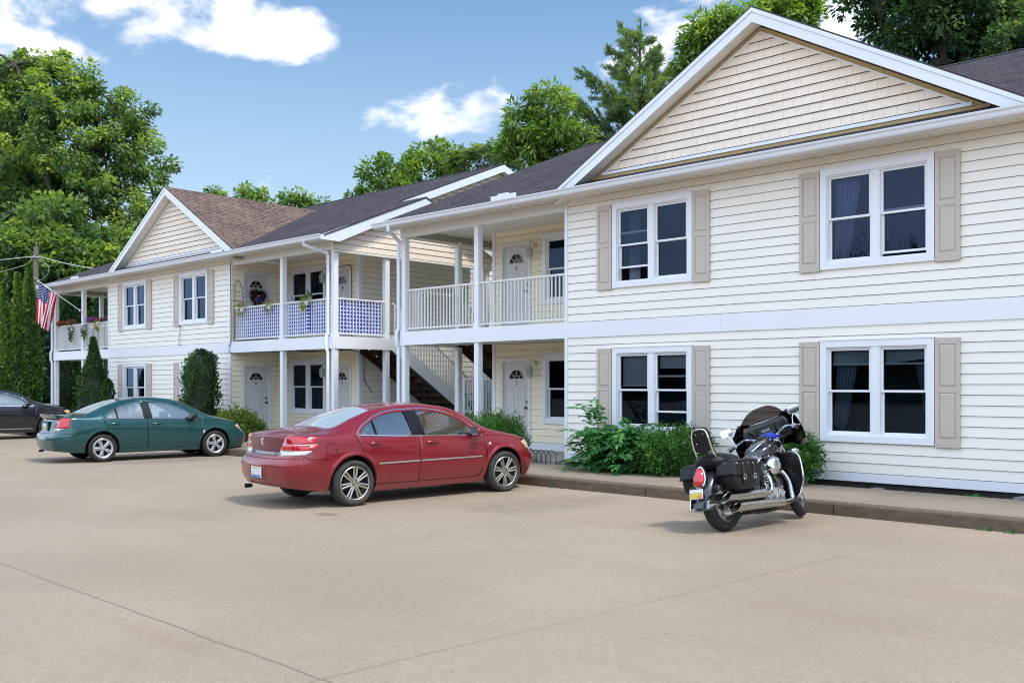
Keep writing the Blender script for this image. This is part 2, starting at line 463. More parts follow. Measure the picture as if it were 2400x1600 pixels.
# ------------------------------------------------------------------ ground, lot, kerb
def lot_material():
    m, nt, b = nodes_of('lot_concrete'); L = nt.links
    b.inputs['Roughness'].default_value = .82; b.inputs['Specular IOR Level'].default_value = .3
    tc = N(nt, 'ShaderNodeTexCoord'); P = tc.outputs['Object']
    def noise(sc, det, mapscale=None, rough=.6):
        n = N(nt, 'ShaderNodeTexNoise'); n.inputs['Scale'].default_value = sc; n.inputs['Detail'].default_value = det; n.inputs['Roughness'].default_value = rough
        if mapscale:
            mp = N(nt, 'ShaderNodeMapping'); mp.inputs['Scale'].default_value = mapscale; mp.inputs['Rotation'].default_value = (0, 0, rad(6)); L.new(P, mp.inputs[0]); L.new(mp.outputs[0], n.inputs['Vector'])
        else: L.new(P, n.inputs['Vector'])
        return n.outputs['Fac']
    def rng(v, a, b_, c, d):
        n = N(nt, 'ShaderNodeMapRange', interpolation_type='SMOOTHSTEP'); n.inputs['From Min'].default_value = a; n.inputs['From Max'].default_value = b_; n.inputs['To Min'].default_value = c; n.inputs['To Max'].default_value = d
        L.new(v, n.inputs['Value']); return n.outputs[0]
    def mix(a, b_, f, bt='MIX'):
        n = N(nt, 'ShaderNodeMix', data_type='RGBA', blend_type=bt)
        for k, x in (('A', a), ('B', b_), ('Factor', f)):
            if isinstance(x, tuple): n.inputs[k].default_value = rgba(x)
            elif isinstance(x, (int, float)): n.inputs[k].default_value = x
            else: L.new(x, n.inputs[k])
        return n.outputs['Result']
    def m2(op, a, b_=None, c=None):
        n = N(nt, 'ShaderNodeMath', operation=op)
        for i, x in enumerate((a, b_, c)):
            if x is None: continue
            if isinstance(x, (int, float)): n.inputs[i].default_value = x
            else: L.new(x, n.inputs[i])
        return n.outputs[0]
    col = mix(LOT_A, LOT_B, rng(noise(.35, 5), .35, .68, 0, 1))
    col = mix(col, (LOT_A[0] * .80, LOT_A[1] * .70, LOT_A[2] * .55), rng(noise(.55, 6, (.35, 2.2, 1)), .54, .78, 0, .45))       # rusty wash marks
    col = mix(col, (LOT_A[0] * .72, LOT_A[1] * .72, LOT_A[2] * .74), rng(noise(1.6, 8, (.5, 1.6, 1), .7), .56, .78, 0, .40))     # dark traffic film
    col = mix(col, (LOT_A[0] * 1.14, LOT_A[1] * 1.12, LOT_A[2] * 1.1), rng(noise(4.5, 8), .58, .75, 0, .35))
    fine = noise(120, 3); col = mix(col, rng(fine, .25, .75, .70, 1.22), 1.0, 'MULTIPLY')
    col = mix(col, rng(noise(38, 4, None, .75), .3, .7, .86, 1.10), 1.0, 'MULTIPLY')
    col = mix(col, rng(noise(14, 5, (1, 1, 1), .7), .3, .7, .93, 1.06), 1.0, 'MULTIPLY')
    tm = noise(.9, 4, (.16, 5.5, 1), .6); col = mix(col, (LOT_A[0] * .80, LOT_A[1] * .79, LOT_A[2] * .78), rng(tm, .60, .72, 0, .30))   # faint tyre sweeps
    v2 = N(nt, 'ShaderNodeTexVoronoi'); v2.inputs['Scale'].default_value = 7.5; L.new(P, v2.inputs['Vector'])
    sp = N(nt, 'ShaderNodeSeparateColor'); L.new(v2.outputs['Color'], sp.inputs[0])
    col = mix(col, (.16, .13, .10), m2('MULTIPLY', rng(v2.outputs['Distance'], .035, .06, .7, 0), rng(sp.outputs[0], .80, .84, 0, 1)))
    v = N(nt, 'ShaderNodeTexVoronoi', feature='DISTANCE_TO_EDGE'); v.inputs['Scale'].default_value = .22
    # small dark specks and leaves
    vo = N(nt, 'ShaderNodeTexVoronoi'); vo.inputs['Scale'].default_value = 2.2; L.new(P, vo.inputs['Vector'])
    col = mix(col, (.10, .085, .065), rng(vo.outputs['Distance'], .022, .03, .75, 0))
    sx = N(nt, 'ShaderNodeSeparateXYZ'); L.new(P, sx.inputs[0]); X, Y = sx.outputs['X'], sx.outputs['Y']
    wob = m2('MULTIPLY', m2('SUBTRACT', noise(1.4, 5), .5), .07)
    fade = rng(noise(.5, 3), .35, .6, .25, 1)
    lines = None
    def line(px, py, ang, width, amt, xr=None):
        nonlocal lines
        s, c = math.sin(rad(ang)), math.cos(rad(ang))
        d = m2('ADD', m2('MULTIPLY', X, -s), m2('MULTIPLY', Y, c))
        d = m2('ABSOLUTE', m2('ADD', m2('SUBTRACT', d, -s * px + c * py), wob))
        k = m2('MULTIPLY', rng(d, width * .45, width, amt, 0), fade if amt < 1 else 1.0)
        if xr:
            k = m2('MULTIPLY', k, rng(X, xr[0], xr[0] + .05, 0, 1)); k = m2('MULTIPLY', k, rng(X, xr[1] - .05, xr[1], 1, 0))
        lines = k if lines is None else m2('MAXIMUM', lines, k)
    line(-7, 3.33, 0, .013, 1.0, (-60, -3.2)); line(-3, 9.32, 0, .012, .8, (-60, 30)); line(0, -3.2, 0, .012, .9)
    for x0, a in ((1.1, .8), (-4.62, .85), (-10.42, .75), (-16.2, .6), (-22, .6), (-27.9, .6), (-33.7, .6)):
        line(x0, 4.3, 85.2, .012, a)
    col = mix(col, (.17, .138, .105), m2('MULTIPLY', lines, .85))
    # worn blue paint of a parking bay line
    d = m2('ABSOLUTE', m2('ADD', m2('SUBTRACT', X, -20.57), m2('MULTIPLY', wob, .3)))
    k = m2('MULTIPLY', rng(d, .045, .055, 1, 0), m2('MULTIPLY', rng(Y, 7.6, 8.0, 0, 1), rng(Y, 12.0, 12.15, 1, 0)))
    k = m2('MULTIPLY', k, rng(noise(5, 6), .4, .62, .15, .75))
    col = mix(col, (.10, .16, .36), k)
    for (cx, cy, rx, ry, am) in ((-10.6, 7.6, .30, .18, .55), (-9.2, 10.4, 1.0, 1.8, .28), (-20.6, 10.6, 1.0, 1.8, .3), (-5.6, 10.8, .35, .9, .35), (-13.4, 9.6, 1.1, 2.2, .22)):   # oil drips in the bays
        a = m2('DIVIDE', m2('SUBTRACT', X, cx), rx); b_ = m2('DIVIDE', m2('SUBTRACT', Y, cy), ry)
        r = m2('ADD', m2('MULTIPLY', a, a), m2('MULTIPLY', b_, b_))
        k = m2('MULTIPLY', rng(r, 0, 1, am, 0), rng(noise(2.5, 6), .3, .6, .3, 1))
        col = mix(col, (.10, .085, .07), k)
    L.new(col, b.inputs['Base Color'])
    bp = N(nt, 'ShaderNodeBump'); bp.inputs['Strength'].default_value = .22; bp.inputs['Distance'].default_value = .006
    L.new(noise(90, 6), bp.inputs['Height']); L.new(bp.outputs[0], b.inputs['Normal'])
    return m

mb = MB()
mb.poly([(-400, -300, 0), (300, -300, 0), (300, 12.25, 0), (-400, 12.25, 0)])
tag(mb.build('parking_lot', lot_material()), kind='structure')
M_soil = mat('soil', (.030, .024, .018), .95, var=.8, vscale=3, vcol=(.06, .05, .035), bump=1, bscale=25)
mb = MB(); mb.poly([(-900, 12.25, -.02), (700, 12.25, -.02), (700, 900, -.02), (-900, 900, -.02)])
mb.poly([(-900, -900, -.02), (700, -900, -.02), (700, -300, -.02), (-900, -300, -.02)])
mb.poly([(-900, -300, -.02), (-400, -300, -.02), (-400, 12.25, -.02), (-900, 12.25, -.02)])
mb.poly([(300, -300, -.02), (700, -300, -.02), (700, 12.25, -.02), (300, 12.25, -.02)])
M_ground = mat('rough_grass_ground', (.05, .075, .025), .95, var=.8, vscale=.6, vcol=(.03, .045, .015), bump=1, bscale=9)
tag(mb.build('ground', M_ground), kind='structure')
M_walk = mat('walk_concrete', (.27, .213, .163), .85, var=.55, vscale=1.3, vcol=(.20, .158, .118), bump=.25, bscale=80)
M_kerb = mat('kerb_concrete', (.155, .108, .074), .9, var=.85, vscale=5, vcol=(.075, .055, .04), bump=.6, bscale=35, stretch=(1, 1, 2.5))
mb = MB()
x = -48.0; k = 0
while x < 30:     # walk slabs with narrow joints, the kerb is the front edge of the same slab
    x1 = x + 3.05
    mb.prism([(12.35, .172), (14.12, .180), (14.12, .0), (12.35, .0)], x + .006, x1 - .006, 'x', 0)
    x = x1
tag(mb.build('pavement', [M_walk]), kind='structure')
mb = MB(); x = -48.3
while x < 30:
    x1 = x + 3.05
    mb.prism([(12.19, 0), (12.200, .140), (12.212, .160), (12.232, .1675), (12.346, .1705), (12.346, 0)], x + .007, x1 - .007, 'x', 0)
    x = x1
tag(mb.build('kerb', [M_kerb]), kind='structure')
mb = MB(); mb.box(-46, 28, 14.13, 14.9, -.01, .085)
tag(mb.build('planting_bed', [M_soil]), kind='structure')
# ------------------------------------------------------------------ apartment buildings
F = 14.6; B = 16.47          # front plane and back wall of the porches
M_siding = mat('cream_siding', (.90, .855, .765), .55, var=.35, vscale=.7, vcol=(.84, .79, .68), stretch=(.5, 1, 2.5), bump=.06, bscale=14)
M_gapl = mat('lap_shade', (.36, .34, .29), .9)  # shade under the laps painted as dark strips, here and on porch and shakes
M_gapp = mat('porch_lap_shade', (.50, .45, .33), .9)
M_gapb = mat('shake_lap_shade', (.24, .16, .095), .9)
M_sidingd = mat('porch_siding', (.94, .85, .64), .6, var=.35, vscale=.9, vcol=(.88, .78, .57), bump=.05, bscale=14)
M_white = mat('white_trim', (.83, .84, .87), .45, var=.3, vscale=1.1, vcol=(.75, .76, .79), stretch=(1, 1, 2))
M_white2 = mat('white_paint', (.76, .755, .74), .5, var=.35, vscale=2.5, vcol=(.70, .69, .66))
M_soffit = mat('soffit_white', (.82, .79, .73), .6, var=.4, vscale=1.5, vcol=(.60, .57, .52))
M_gutter = mat('gutter_white', (.80, .82, .86), .35, var=.4, vscale=1.0, vcol=(.68, .69, .70), stretch=(.6, 4, 4))
M_shutter = mat('taupe_shutter', (.55, .48, .405), .5, var=.25, vscale=3, vcol=(.49, .43, .36))
M_shake = brick_mat('tan_shake', (.93, .80, .66), (.88, .755, .62), (.70, .58, .45), .22, .152, .005, .7, .3, (.70, .58, .45), .15, gscale=60, grain=.15)
M_roof = brick_mat('asphalt_shingle', (.040, .034, .041), (.085, .070, .077), (.016, .014, .018), .33, .14, .020, .9, .45, (.095, .075, .072), .6)
M_roofL = brick_mat('asphalt_shingle_sunlit', (.13, .088, .074), (.22, .15, .122), (.05, .035, .032), .40, .14, .024, .9, .5, (.30, .20, .15), .6)  # browner, lighter shingle: warm sunlight on the gable slope painted into the colour
M_drip = mat('roof_edge_dark', (.04, .036, .04), .8)
M_osb = mat('raw_sheathing', (.52, .39, .19), .8, var=.9, vscale=22, vcol=(.36, .25, .11), bump=.3, bscale=60)
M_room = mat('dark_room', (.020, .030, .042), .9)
M_curtain = mat('curtain_cloth', (.27, .30, .40), .9, var=.4, vscale=6, stretch=(6, 1, .3))
M_blind = mat('blind_slats', (.55, .58, .60), .7)
M_pane = glass_mat('window_glass', (.62, .72, .78), .22, .015, 0, 1.42, .004, refl=(.50, .70, 1))
M_paneb = glass_mat('window_glass_wavy', (.60, .64, .76), .22, .06, .06, 1.42, .010, refl=(.52, .66, 1))
M_door = mat('door_paint', (.64, .62, .60), .45, var=.2, vscale=2, vcol=(.57, .55, .53))
M_brass = mat('door_hardware', (.12, .10, .08), .35, 1.0)
M_black = mat('black_paint', (.012, .012, .013), .5)
M_num = mat('number_grey', (.20, .19, .20), .5)
M_lampg = mat('lamp_glass', (.32, .40, .38), .15, 0, .6, var=.3, vscale=20)
M_lampf = mat('lamp_frame', (.62, .60, .55), .45, var=.4, vscale=20)
M_wood = mat('stained_wood', (.075, .042, .026), .8, var=.8, vscale=6, vcol=(.028, .018, .013), stretch=(1, .3, 1), bump=.3)
M_t111 = mat('grooved_panel', (.42, .40, .36), .7)
M_cable = mat('cable_black', (.015, .015, .015), .6)
M_slab = mat('porch_slab', (.36, .34, .31), .85, var=.5, vscale=3, vcol=(.25, .235, .21), bump=.2)
M_found = mat('foundation_dark', (.035, .033, .032), .9, var=.7, vscale=4, vcol=(.07, .065, .06))
M_blue = stripe_sheet_mat('blue_striped_cloth', (.003, .014, .38), (.56, .68, .88), .0975, .56)
M_lattice = stripe_sheet_mat('white_striped_screen', (.07, .08, .075), (.74, .74, .76), .062, .40)

def frame_fn(O, U, Nn):
    O = Vector(O); U = Vector(U); Nn = Vector(Nn)
    return lambda u, z, d=0.0: O + U * u + Nn * d + Vector((0, 0, z))
FRONT = lambda Y: frame_fn((0, Y, 0), (1, 0, 0), (0, -1, 0))       # u = world x
RIGHT = lambda X: frame_fn((X, 0, 0), (0, 1, 0), (1, 0, 0))        # faces +x, u = world y
LEFT = lambda X: frame_fn((X, 0, 0), (0, -1, 0), (-1, 0, 0))       # faces -x, u = -world y

def laps(mb, P, u0, u1, z0, z1, e, openings=(), proud=.020, top=.003, lim=None, mi=0, uvz=0.0, gap=.0085, gmi=1):
    """lapped courses; lim(z) -> (ulo, uhi) clips a gable"""
    n = int(math.ceil((z1 - z0) / e - 1e-6))
    for k in range(n):
        a = z0 + k * e; b = min(a + e, z1)
        cuts = sorted({a, b, min(a + gap, b)} | {z for o in openings for z in (o[2], o[3]) if a < z < b})
        for za, zb in zip(cuts, cuts[1:]):
            lo, hi = (u0, u1)
            if lim:
                la, ha = lim(za); lb, hb = lim(zb)
                la = max(la, lo); lb = max(lb, lo); ha = min(ha, hi); hb = min(hb, hi)
                if ha <= la: continue
                if hb < lb: lb = hb = (lb + hb) / 2
            else: la = lb = lo; ha = hb = hi
            iv = [(la, ha, lb, hb)]
            for o in openings:
                if o[2] < zb - 1e-6 and o[3] > za + 1e-6:
                    nv = []
                    for (p, q, r, s) in iv:
                        if o[1] <= p or o[0] >= q: nv.append((p, q, r, s)); continue
                        if o[0] > p: nv.append((p, o[0], r, o[0]))
                        if o[1] < q: nv.append((o[1], q, o[1], s))
                    iv = nv
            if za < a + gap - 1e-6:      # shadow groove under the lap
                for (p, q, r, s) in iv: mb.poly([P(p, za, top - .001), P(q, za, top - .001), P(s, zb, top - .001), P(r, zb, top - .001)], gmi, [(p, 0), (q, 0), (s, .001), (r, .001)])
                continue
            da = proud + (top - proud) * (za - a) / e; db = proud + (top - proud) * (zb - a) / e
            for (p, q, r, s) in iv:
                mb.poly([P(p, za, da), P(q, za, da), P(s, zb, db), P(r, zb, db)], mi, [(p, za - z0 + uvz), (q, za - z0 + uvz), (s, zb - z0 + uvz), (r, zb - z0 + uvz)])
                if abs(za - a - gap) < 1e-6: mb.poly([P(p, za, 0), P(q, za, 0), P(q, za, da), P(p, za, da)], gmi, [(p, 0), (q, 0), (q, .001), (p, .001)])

def pbox(mb, P, u0, u1, z0, z1, d0, d1, mi=0):
    a = [P(u0, z0, d1), P(u1, z0, d1), P(u1, z1, d1), P(u0, z1, d1)]; b = [P(u0, z0, d0), P(u1, z0, d0), P(u1, z1, d0), P(u0, z1, d0)]
    mb.poly(a, mi); mb.poly(b[::-1], mi)
    mb.poly([b[0], b[1], a[1], a[0]], mi); mb.poly([a[3], a[2], b[2], b[3]], mi)
    mb.poly([b[3], b[0], a[0], a[3]], mi); mb.poly([a[1], b[1], b[2], a[2]], mi)

# ---- window unit, built about its bottom centre on the wall plane, facing -y
def window_unit(W, Hh, style=0, wavy=False, trim=.10):
    """returns root part; children: sash, pane, curtain, blind"""
    P = frame_fn((0, 0, 0), (1, 0, 0), (0, -1, 0))
    mb = MB(); c = trim
    for (a, b, z0, z1) in ((-W / 2, -W / 2 + c, 0, Hh), (W / 2 - c, W / 2, 0, Hh), (-W / 2 + c, W / 2 - c, Hh - c, Hh), (-W / 2 + c, W / 2 - c, 0, c)):
        pbox(mb, P, a, b, z0, z1, -.12, .045)
    pbox(mb, P, -W / 2 - .012, W / 2 + .012, Hh + .001, Hh + .022, -.02, .055)
    pbox(mb, P, -.055, .055, c, Hh - c, -.12, .030)
    i = .022
    for sx in (-1, 1):   # inner stop bead
        x0, x1 = sorted((sx * .055, sx * (W / 2 - c)))
        pbox(mb, P, x0, x0 + i, c, Hh - c, -.1, .018); pbox(mb, P, x1 - i, x1, c, Hh - c, -.1, .018)
        pbox(mb, P, x0 + i, x1 - i, Hh - c - i, Hh - c, -.1, .018); pbox(mb, P, x0 + i, x1 - i, c, c + i * 1.3, -.1, .014)
    w0 = W / 2 - .02; dp = .75
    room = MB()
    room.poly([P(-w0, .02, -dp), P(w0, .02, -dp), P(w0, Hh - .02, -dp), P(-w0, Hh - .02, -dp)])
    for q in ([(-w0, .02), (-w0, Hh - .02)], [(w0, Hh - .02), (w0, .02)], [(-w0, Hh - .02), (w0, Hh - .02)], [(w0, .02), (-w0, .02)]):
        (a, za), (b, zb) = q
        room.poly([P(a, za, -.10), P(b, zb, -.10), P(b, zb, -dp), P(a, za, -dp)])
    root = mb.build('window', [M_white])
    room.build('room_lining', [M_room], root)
    sash = MB(); pane = MB(); t = .035
    zm = c + (Hh - 2 * c) * .49
    lift = {(-1): 0.0, 1: 0.0}
    if style == 1: lift = {-1: .24, 1: 0.0}
    if style == 2: lift = {-1: 0.0, 1: .05}
    if style == 3: lift = {-1: 0.0, 1: .26}
    for sx in (-1, 1):
        x0, x1 = sorted((sx * (.055 + i), sx * (W / 2 - c - i)))
        for (z0, z1, d) in ((zm, Hh - c - i, -.012), (c + i * 1.3 + lift[sx], zm + .03 + lift[sx], -.048)):
            pbox(sash, P, x0, x0 + t, z0, z1, d - .03, d); pbox(sash, P, x1 - t, x1, z0, z1, d - .03, d)
            pbox(sash, P, x0 + t, x1 - t, z1 - t, z1, d - .03, d); pbox(sash, P, x0 + t, x1 - t, z0, z0 + t, d - .03, d)
            pane.poly([P(x0 + t, z0 + t, d - .02), P(x1 - t, z0 + t, d - .02), P(x1 - t, z1 - t, d - .02), P(x0 + t, z1 - t, d - .02)])
    sash.build('sash', [M_white], root); pane.build('pane', [M_paneb if wavy else M_pane], root)
    def drape(x0, x1, z0, z1, d, gather=None, folds=7, m=M_curtain):
        mb = MB(); n = folds * 6; nz = 6
        def pt(i, j):
            f = i / n; g = j / nz
            x = x0 + (x1 - x0) * f
            if gather is not None: x = x + (gather - x) * .45 * (1 - g)
            return P(x, z0 + (z1 - z0) * g, d + .022 * math.sin(f * folds * 2 * PI) + .01 * math.sin(f * 31))
        for i in range(n):
            for j in range(nz): mb.poly([pt(i, j), pt(i + 1, j), pt(i + 1, j + 1), pt(i, j + 1)])
        mb.build('curtain', [m], root, smooth=True)
    def blind(x0, x1, z0, z1, skew=0.0, gap=.03):
        mb = MB(); z = z1
        while z > z0:
            h = (z1 - z0); sk = lambda x: skew * (x - x0) / (x1 - x0) * (z1 - z) / h
            mb.poly([P(x0, z - gap + .002 + sk(x0), -.105), P(x1, z - gap + .002 + sk(x1), -.105), P(x1, z + sk(x1), -.118), P(x0, z + sk(x0), -.118)])
            z -= gap
        pbox(mb, P, x0, x1, z0 - .03, z0 + .002, -.125, -.10)
        mb.build('blind', [M_blind], root)
    xi0, xi1 = .055 + i + .03, W / 2 - c - i - .03
    top = Hh - c - .05
    if style == 1: drape(-xi1 + .1, -xi0 - .30, c, top, -.20, None, 5)
    if style == 2: drape(-xi1, -xi0 - .22, c, top, -.2, -xi1 - .02, 5, mat('white_curtain', (.42, .47, .55), .9)) 
    if style == 3: blind(-xi1, -xi0, Hh - .70, top); blind(xi0, xi1, Hh - .37, top, 0, .034)
    if style == 4:
        blind(-xi1, -xi0, Hh - .36, top, 0, .016); blind(xi0, xi1, Hh - .36, top, .07, .016)
        drape(-xi1 + .02, -xi0 - .28, c, top - .22, -.22, -xi1 - .1, 5); drape(xi0 + .42, xi1, c, top - .2, -.22, xi1 + .25, 6)
    if style == 5: drape(-xi1, xi1, c, top, -.3, None, 16, mat('dark_drape', (.020, .032, .040), .9))
    return root

def shutter_mesh():
    """raised panel shutter, bottom centre at the origin, facing -y"""
    P = frame_fn((0, 0, 0), (1, 0, 0), (0, -1, 0)); mb = MB(); W, Hh = .35, 1.62
    pbox(mb, P, -W / 2, W / 2, 0, Hh, .0, .022)
    for (a, b, z0, z1) in ((-W / 2, -W / 2 + .055, 0, Hh), (W / 2 - .055, W / 2, 0, Hh), (-W / 2 + .055, W / 2 - .055, Hh - .09, Hh), (-W / 2 + .055, W / 2 - .055, 0, .13), (-W / 2 + .055, W / 2 - .055, Hh * .50, Hh * .50 + .085)):
        pbox(mb, P, a, b, z0, z1, .022, .034)
    for z0, z1 in ((.13, Hh * .5), (Hh * .5 + .085, Hh - .09)):
        x = W / 2 - .055; g = .028
        o = [(-x + .006, z0 + .006), (x - .006, z0 + .006), (x - .006, z1 - .006), (-x + .006, z1 - .006)]; q = [(-x + g, z0 + g), (x - g, z0 + g), (x - g, z1 - g), (-x + g, z1 - g)]
        for k in range(4):
            l = (k + 1) % 4
            mb.poly([P(*o[k], .0225), P(*o[l], .0225), P(*q[l], .036), P(*q[k], .036)])
        mb.poly([P(*p, .036) for p in q])
    for sx in (-1, 1):
        for z in (.06, Hh * .52, Hh - .05): mb.lathe([(.008, -.0365), (.006, -.041), (0, -.042)], 8, 'y', (sx * (W / 2 - .028), 0, z))
    return mb

def door_unit(number, lock=True):
    """steel door with fan light and trim; bottom centre at origin, facing -y"""
    P = frame_fn((0, 0, 0), (1, 0, 0), (0, -1, 0)); W, Hh = .82, 2.03
    mb = MB(); R = .235; zc = Hh - .405
    # slab skin with the fan light hole: strips left, right, below, above the arch
    d = -.03
    mb.poly([P(-W / 2, 0, d), P(W / 2, 0, d), P(W / 2, zc, d), P(-W / 2, zc, d)])
    arc = [(R * math.cos(PI * k / 16), zc + R * math.sin(PI * k / 16)) for k in range(17)]
    mb.poly([P(R, zc, d), P(W / 2, zc, d), P(W / 2, Hh, d), P(0, Hh, d)] + [P(*arc[k], d) for k in range(8, 0, -1)])
    mb.poly([P(-W / 2, zc, d), P(-R, zc, d)] + [P(*arc[k], d) for k in range(15, 7, -1)] + [P(0, Hh, d), P(-W / 2, Hh, d)])
    def panel(x0, x1, z0, z1):
        g = .022
        o = [(x0, z0), (x1, z0), (x1, z1), (x0, z1)]; q = [(x0 + g, z0 + g), (x1 - g, z0 + g), (x1 - g, z1 - g), (x0 + g, z1 - g)]
        for k in range(4):
            l = (k + 1) % 4
            pbox_pts = [P(*o[k], d + .001), P(*o[l], d + .001), P((o[l][0] + q[l][0]) / 2, (o[l][1] + q[l][1]) / 2, d + .013), P((o[k][0] + q[k][0]) / 2, (o[k][1] + q[k][1]) / 2, d + .013)]
            mb.poly(pbox_pts)
            mb.poly([pbox_pts[3], pbox_pts[2], P(*q[l], d + .003), P(*q[k], d + .003)])
        mb.poly([P(*p, d + .003) for p in q])
    for sx in (-1, 1):
        a, b = sorted((sx * .05, sx * .305))
        panel(a, b, .16, .62); panel(a, b, .74, 1.42)
    root = mb.build('door', [M_door])
    fr = MB(); t = .095
    for (a, b, z0, z1) in ((-W / 2 - t, -W / 2, -.0, Hh + t), (W / 2, W / 2 + t, 0, Hh + t), (-W / 2, W / 2, Hh, Hh + t)): pbox(fr, P, a, b, z0, z1, -.09, .032)
    pbox(fr, P, -W / 2, W / 2, -.02, .0, -.09, .03)
    fr.build('frame', [M_white2], root)
    fl = MB()
    fl.poly([P(*p, d - .012) for p in arc])
    fl.build('fan_light', [mat('fan_glass', (.012, .015, .017), .12, 0, .35)], root)
    br = MB()
    br.tube([P(*p, d + .006) for p in arc] , .018, 6); br.tube([P(-R, zc, d + .006), P(R, zc, d + .006)], .018, 6)
    br.tube([P(.085 * math.cos(PI * k / 10), zc + .085 * math.sin(PI * k / 10), d - .004) for k in range(11)], .009, 5)
    for a in (36, 90, 144): br.tube([P(.085 * math.cos(rad(a)), zc + .085 * math.sin(rad(a)), d - .004), P(R * math.cos(rad(a)), zc + R * math.sin(rad(a)), d - .004)], .009, 5)
    br.build('fan_bars', [M_door], root, smooth=True)
    if lock:
        for z, nm in ((.95, 'handle'), (1.09, 'deadbolt')):
            hd = MB()
            hd.lathe([(.034, .03), (.034, .02), (.02, .015), (.018, -.02), (.030, -.03), (.030, -.05), (.0, -.056)] if z < 1 else [(.032, .03), (.032, .012), (.0, .008)], 12, 'y', (W / 2 - .075, 0, z))
            hd.build(nm, [M_brass], root, smooth=True)
    cu = bpy.data.curves.new('door_number', 'FONT'); cu.body = number; cu.size = .15; cu.align_x = 'CENTER'; cu.extrude = .003
    cu.materials.append(M_num)
    tmp = bpy.data.objects.new('tmp', cu); link(tmp); bpy.context.view_layer.update()
    me = bpy.data.meshes.new_from_object(tmp.evaluated_get(bpy.context.evaluated_depsgraph_get())); bpy.data.objects.remove(tmp); me.name = 'door_number'
    ob = bpy.data.objects.new('door_number', me); link(ob); ob.parent = root; ob.location = (0, -(d + .006), zc - .16); ob.rotation_euler = (rad(90), 0, 0)
    return root

def lantern_mesh():
    """white porch lantern on a curved arm; wall plate at origin, hangs towards -y"""
    mb = MB()
    mb.lathe([(.001, -.03), (.05, -.028), (.065, -.015), (.07, 0)], 16, 'y', (0, 0, 0), 0)
    mb.tube(catmull([(0, -.02, 0), (0, -.08, .06), (0, -.16, .085), (0, -.20, .05), (0, -.20, -.02)], 6), .011, 6, 0)
    c = (0, -.20, 0)
    mb.lathe([(.012, -.02), (.03, -.05), (.085, -.10), (.095, -.115), (.075, -.118)], 8, 'z', c, 0)
    mb.lathe([(.080, -.118), (.066, -.30)], 8, 'z', c, 1)
    mb.lathe([(.070, -.30), (.072, -.315), (.03, -.33), (0.001, -.345)], 8, 'z', c, 0)
    for k in range(8):
        a = 2 * PI * k / 8
        mb.tube([(c[0] + .081 * math.cos(a), c[1] + .081 * math.sin(a), -.118), (c[0] + .067 * math.cos(a), c[1] + .067 * math.sin(a), -.30)], .0065, 4, 0)
    for z, r in ((-.18, .076), (-.24, .071)):
        mb.tube([(c[0] + r * math.cos(2 * PI * k / 8), c[1] + r * math.sin(2 * PI * k / 8), z) for k in range(8)], .004, 4, 0, closed=True)
    return mb

def slope(mb, pts, uvd, mi=0):
    """roof plane with uv in metres; uvd: (origin, u direction, v direction)"""
    o, u, v = [Vector(q) for q in uvd]; u.normalize(); v.normalize()
    mb.poly(pts, mi, [((Vector(p) - o).dot(u), (Vector(p) - o).dot(v)) for p in pts])

EAVE_Y, EAVE_Z, PITCH, RIDGE_Y = 14.1, 5.52, 5 / 12, 22.0
RIDGE_Z = EAVE_Z + PITCH * (RIDGE_Y - EAVE_Y)

def main_roof(root, off, x0, x1, m):
    mb = MB(); t = .035
    yb = 2 * RIDGE_Y - EAVE_Y
    slope(mb, [(x0, EAVE_Y - .04, EAVE_Z - .04 * PITCH), (x1, EAVE_Y - .04, EAVE_Z - .04 * PITCH), (x1, RIDGE_Y, RIDGE_Z), (x0, RIDGE_Y, RIDGE_Z)], ((x0, EAVE_Y, EAVE_Z), (1, 0, 0), (0, 1, PITCH)))
    slope(mb, [(x1, yb, EAVE_Z), (x0, yb, EAVE_Z), (x0, RIDGE_Y, RIDGE_Z), (x1, RIDGE_Y, RIDGE_Z)], ((x0, yb, EAVE_Z), (1, 0, 0), (0, -1, PITCH)))
    slope(mb, [(x0, EAVE_Y - .04, EAVE_Z - .04 * PITCH - t), (x0, RIDGE_Y, RIDGE_Z - t), (x1, RIDGE_Y, RIDGE_Z - t), (x1, EAVE_Y - .04, EAVE_Z - .04 * PITCH - t)], ((x0, EAVE_Y, EAVE_Z), (1, 0, 0), (0, 1, PITCH)), 1)
    for x in (x0, x1):
        mb.poly([(x, EAVE_Y - .04, EAVE_Z - .017 - t), (x, EAVE_Y - .04, EAVE_Z - .017), (x, RIDGE_Y, RIDGE_Z), (x, RIDGE_Y, RIDGE_Z - t)], 1)
        mb.poly([(x, yb, EAVE_Z - t), (x, yb, EAVE_Z), (x, RIDGE_Y, RIDGE_Z), (x, RIDGE_Y, RIDGE_Z - t)], 1)
    mb.poly([(x0, EAVE_Y - .04, EAVE_Z - .017 - t), (x1, EAVE_Y - .04, EAVE_Z - .017 - t), (x1, EAVE_Y - .04, EAVE_Z - .017), (x0, EAVE_Y - .04, EAVE_Z - .017)], 1)
    # ridge cap
    mb.prism([(RIDGE_Y - .16, RIDGE_Z - .05), (RIDGE_Y, RIDGE_Z + .022), (RIDGE_Y + .16, RIDGE_Z - .05)], x0, x1, 'x', 1)
    return mb.build('roof', [m, M_drip], root, off=off)

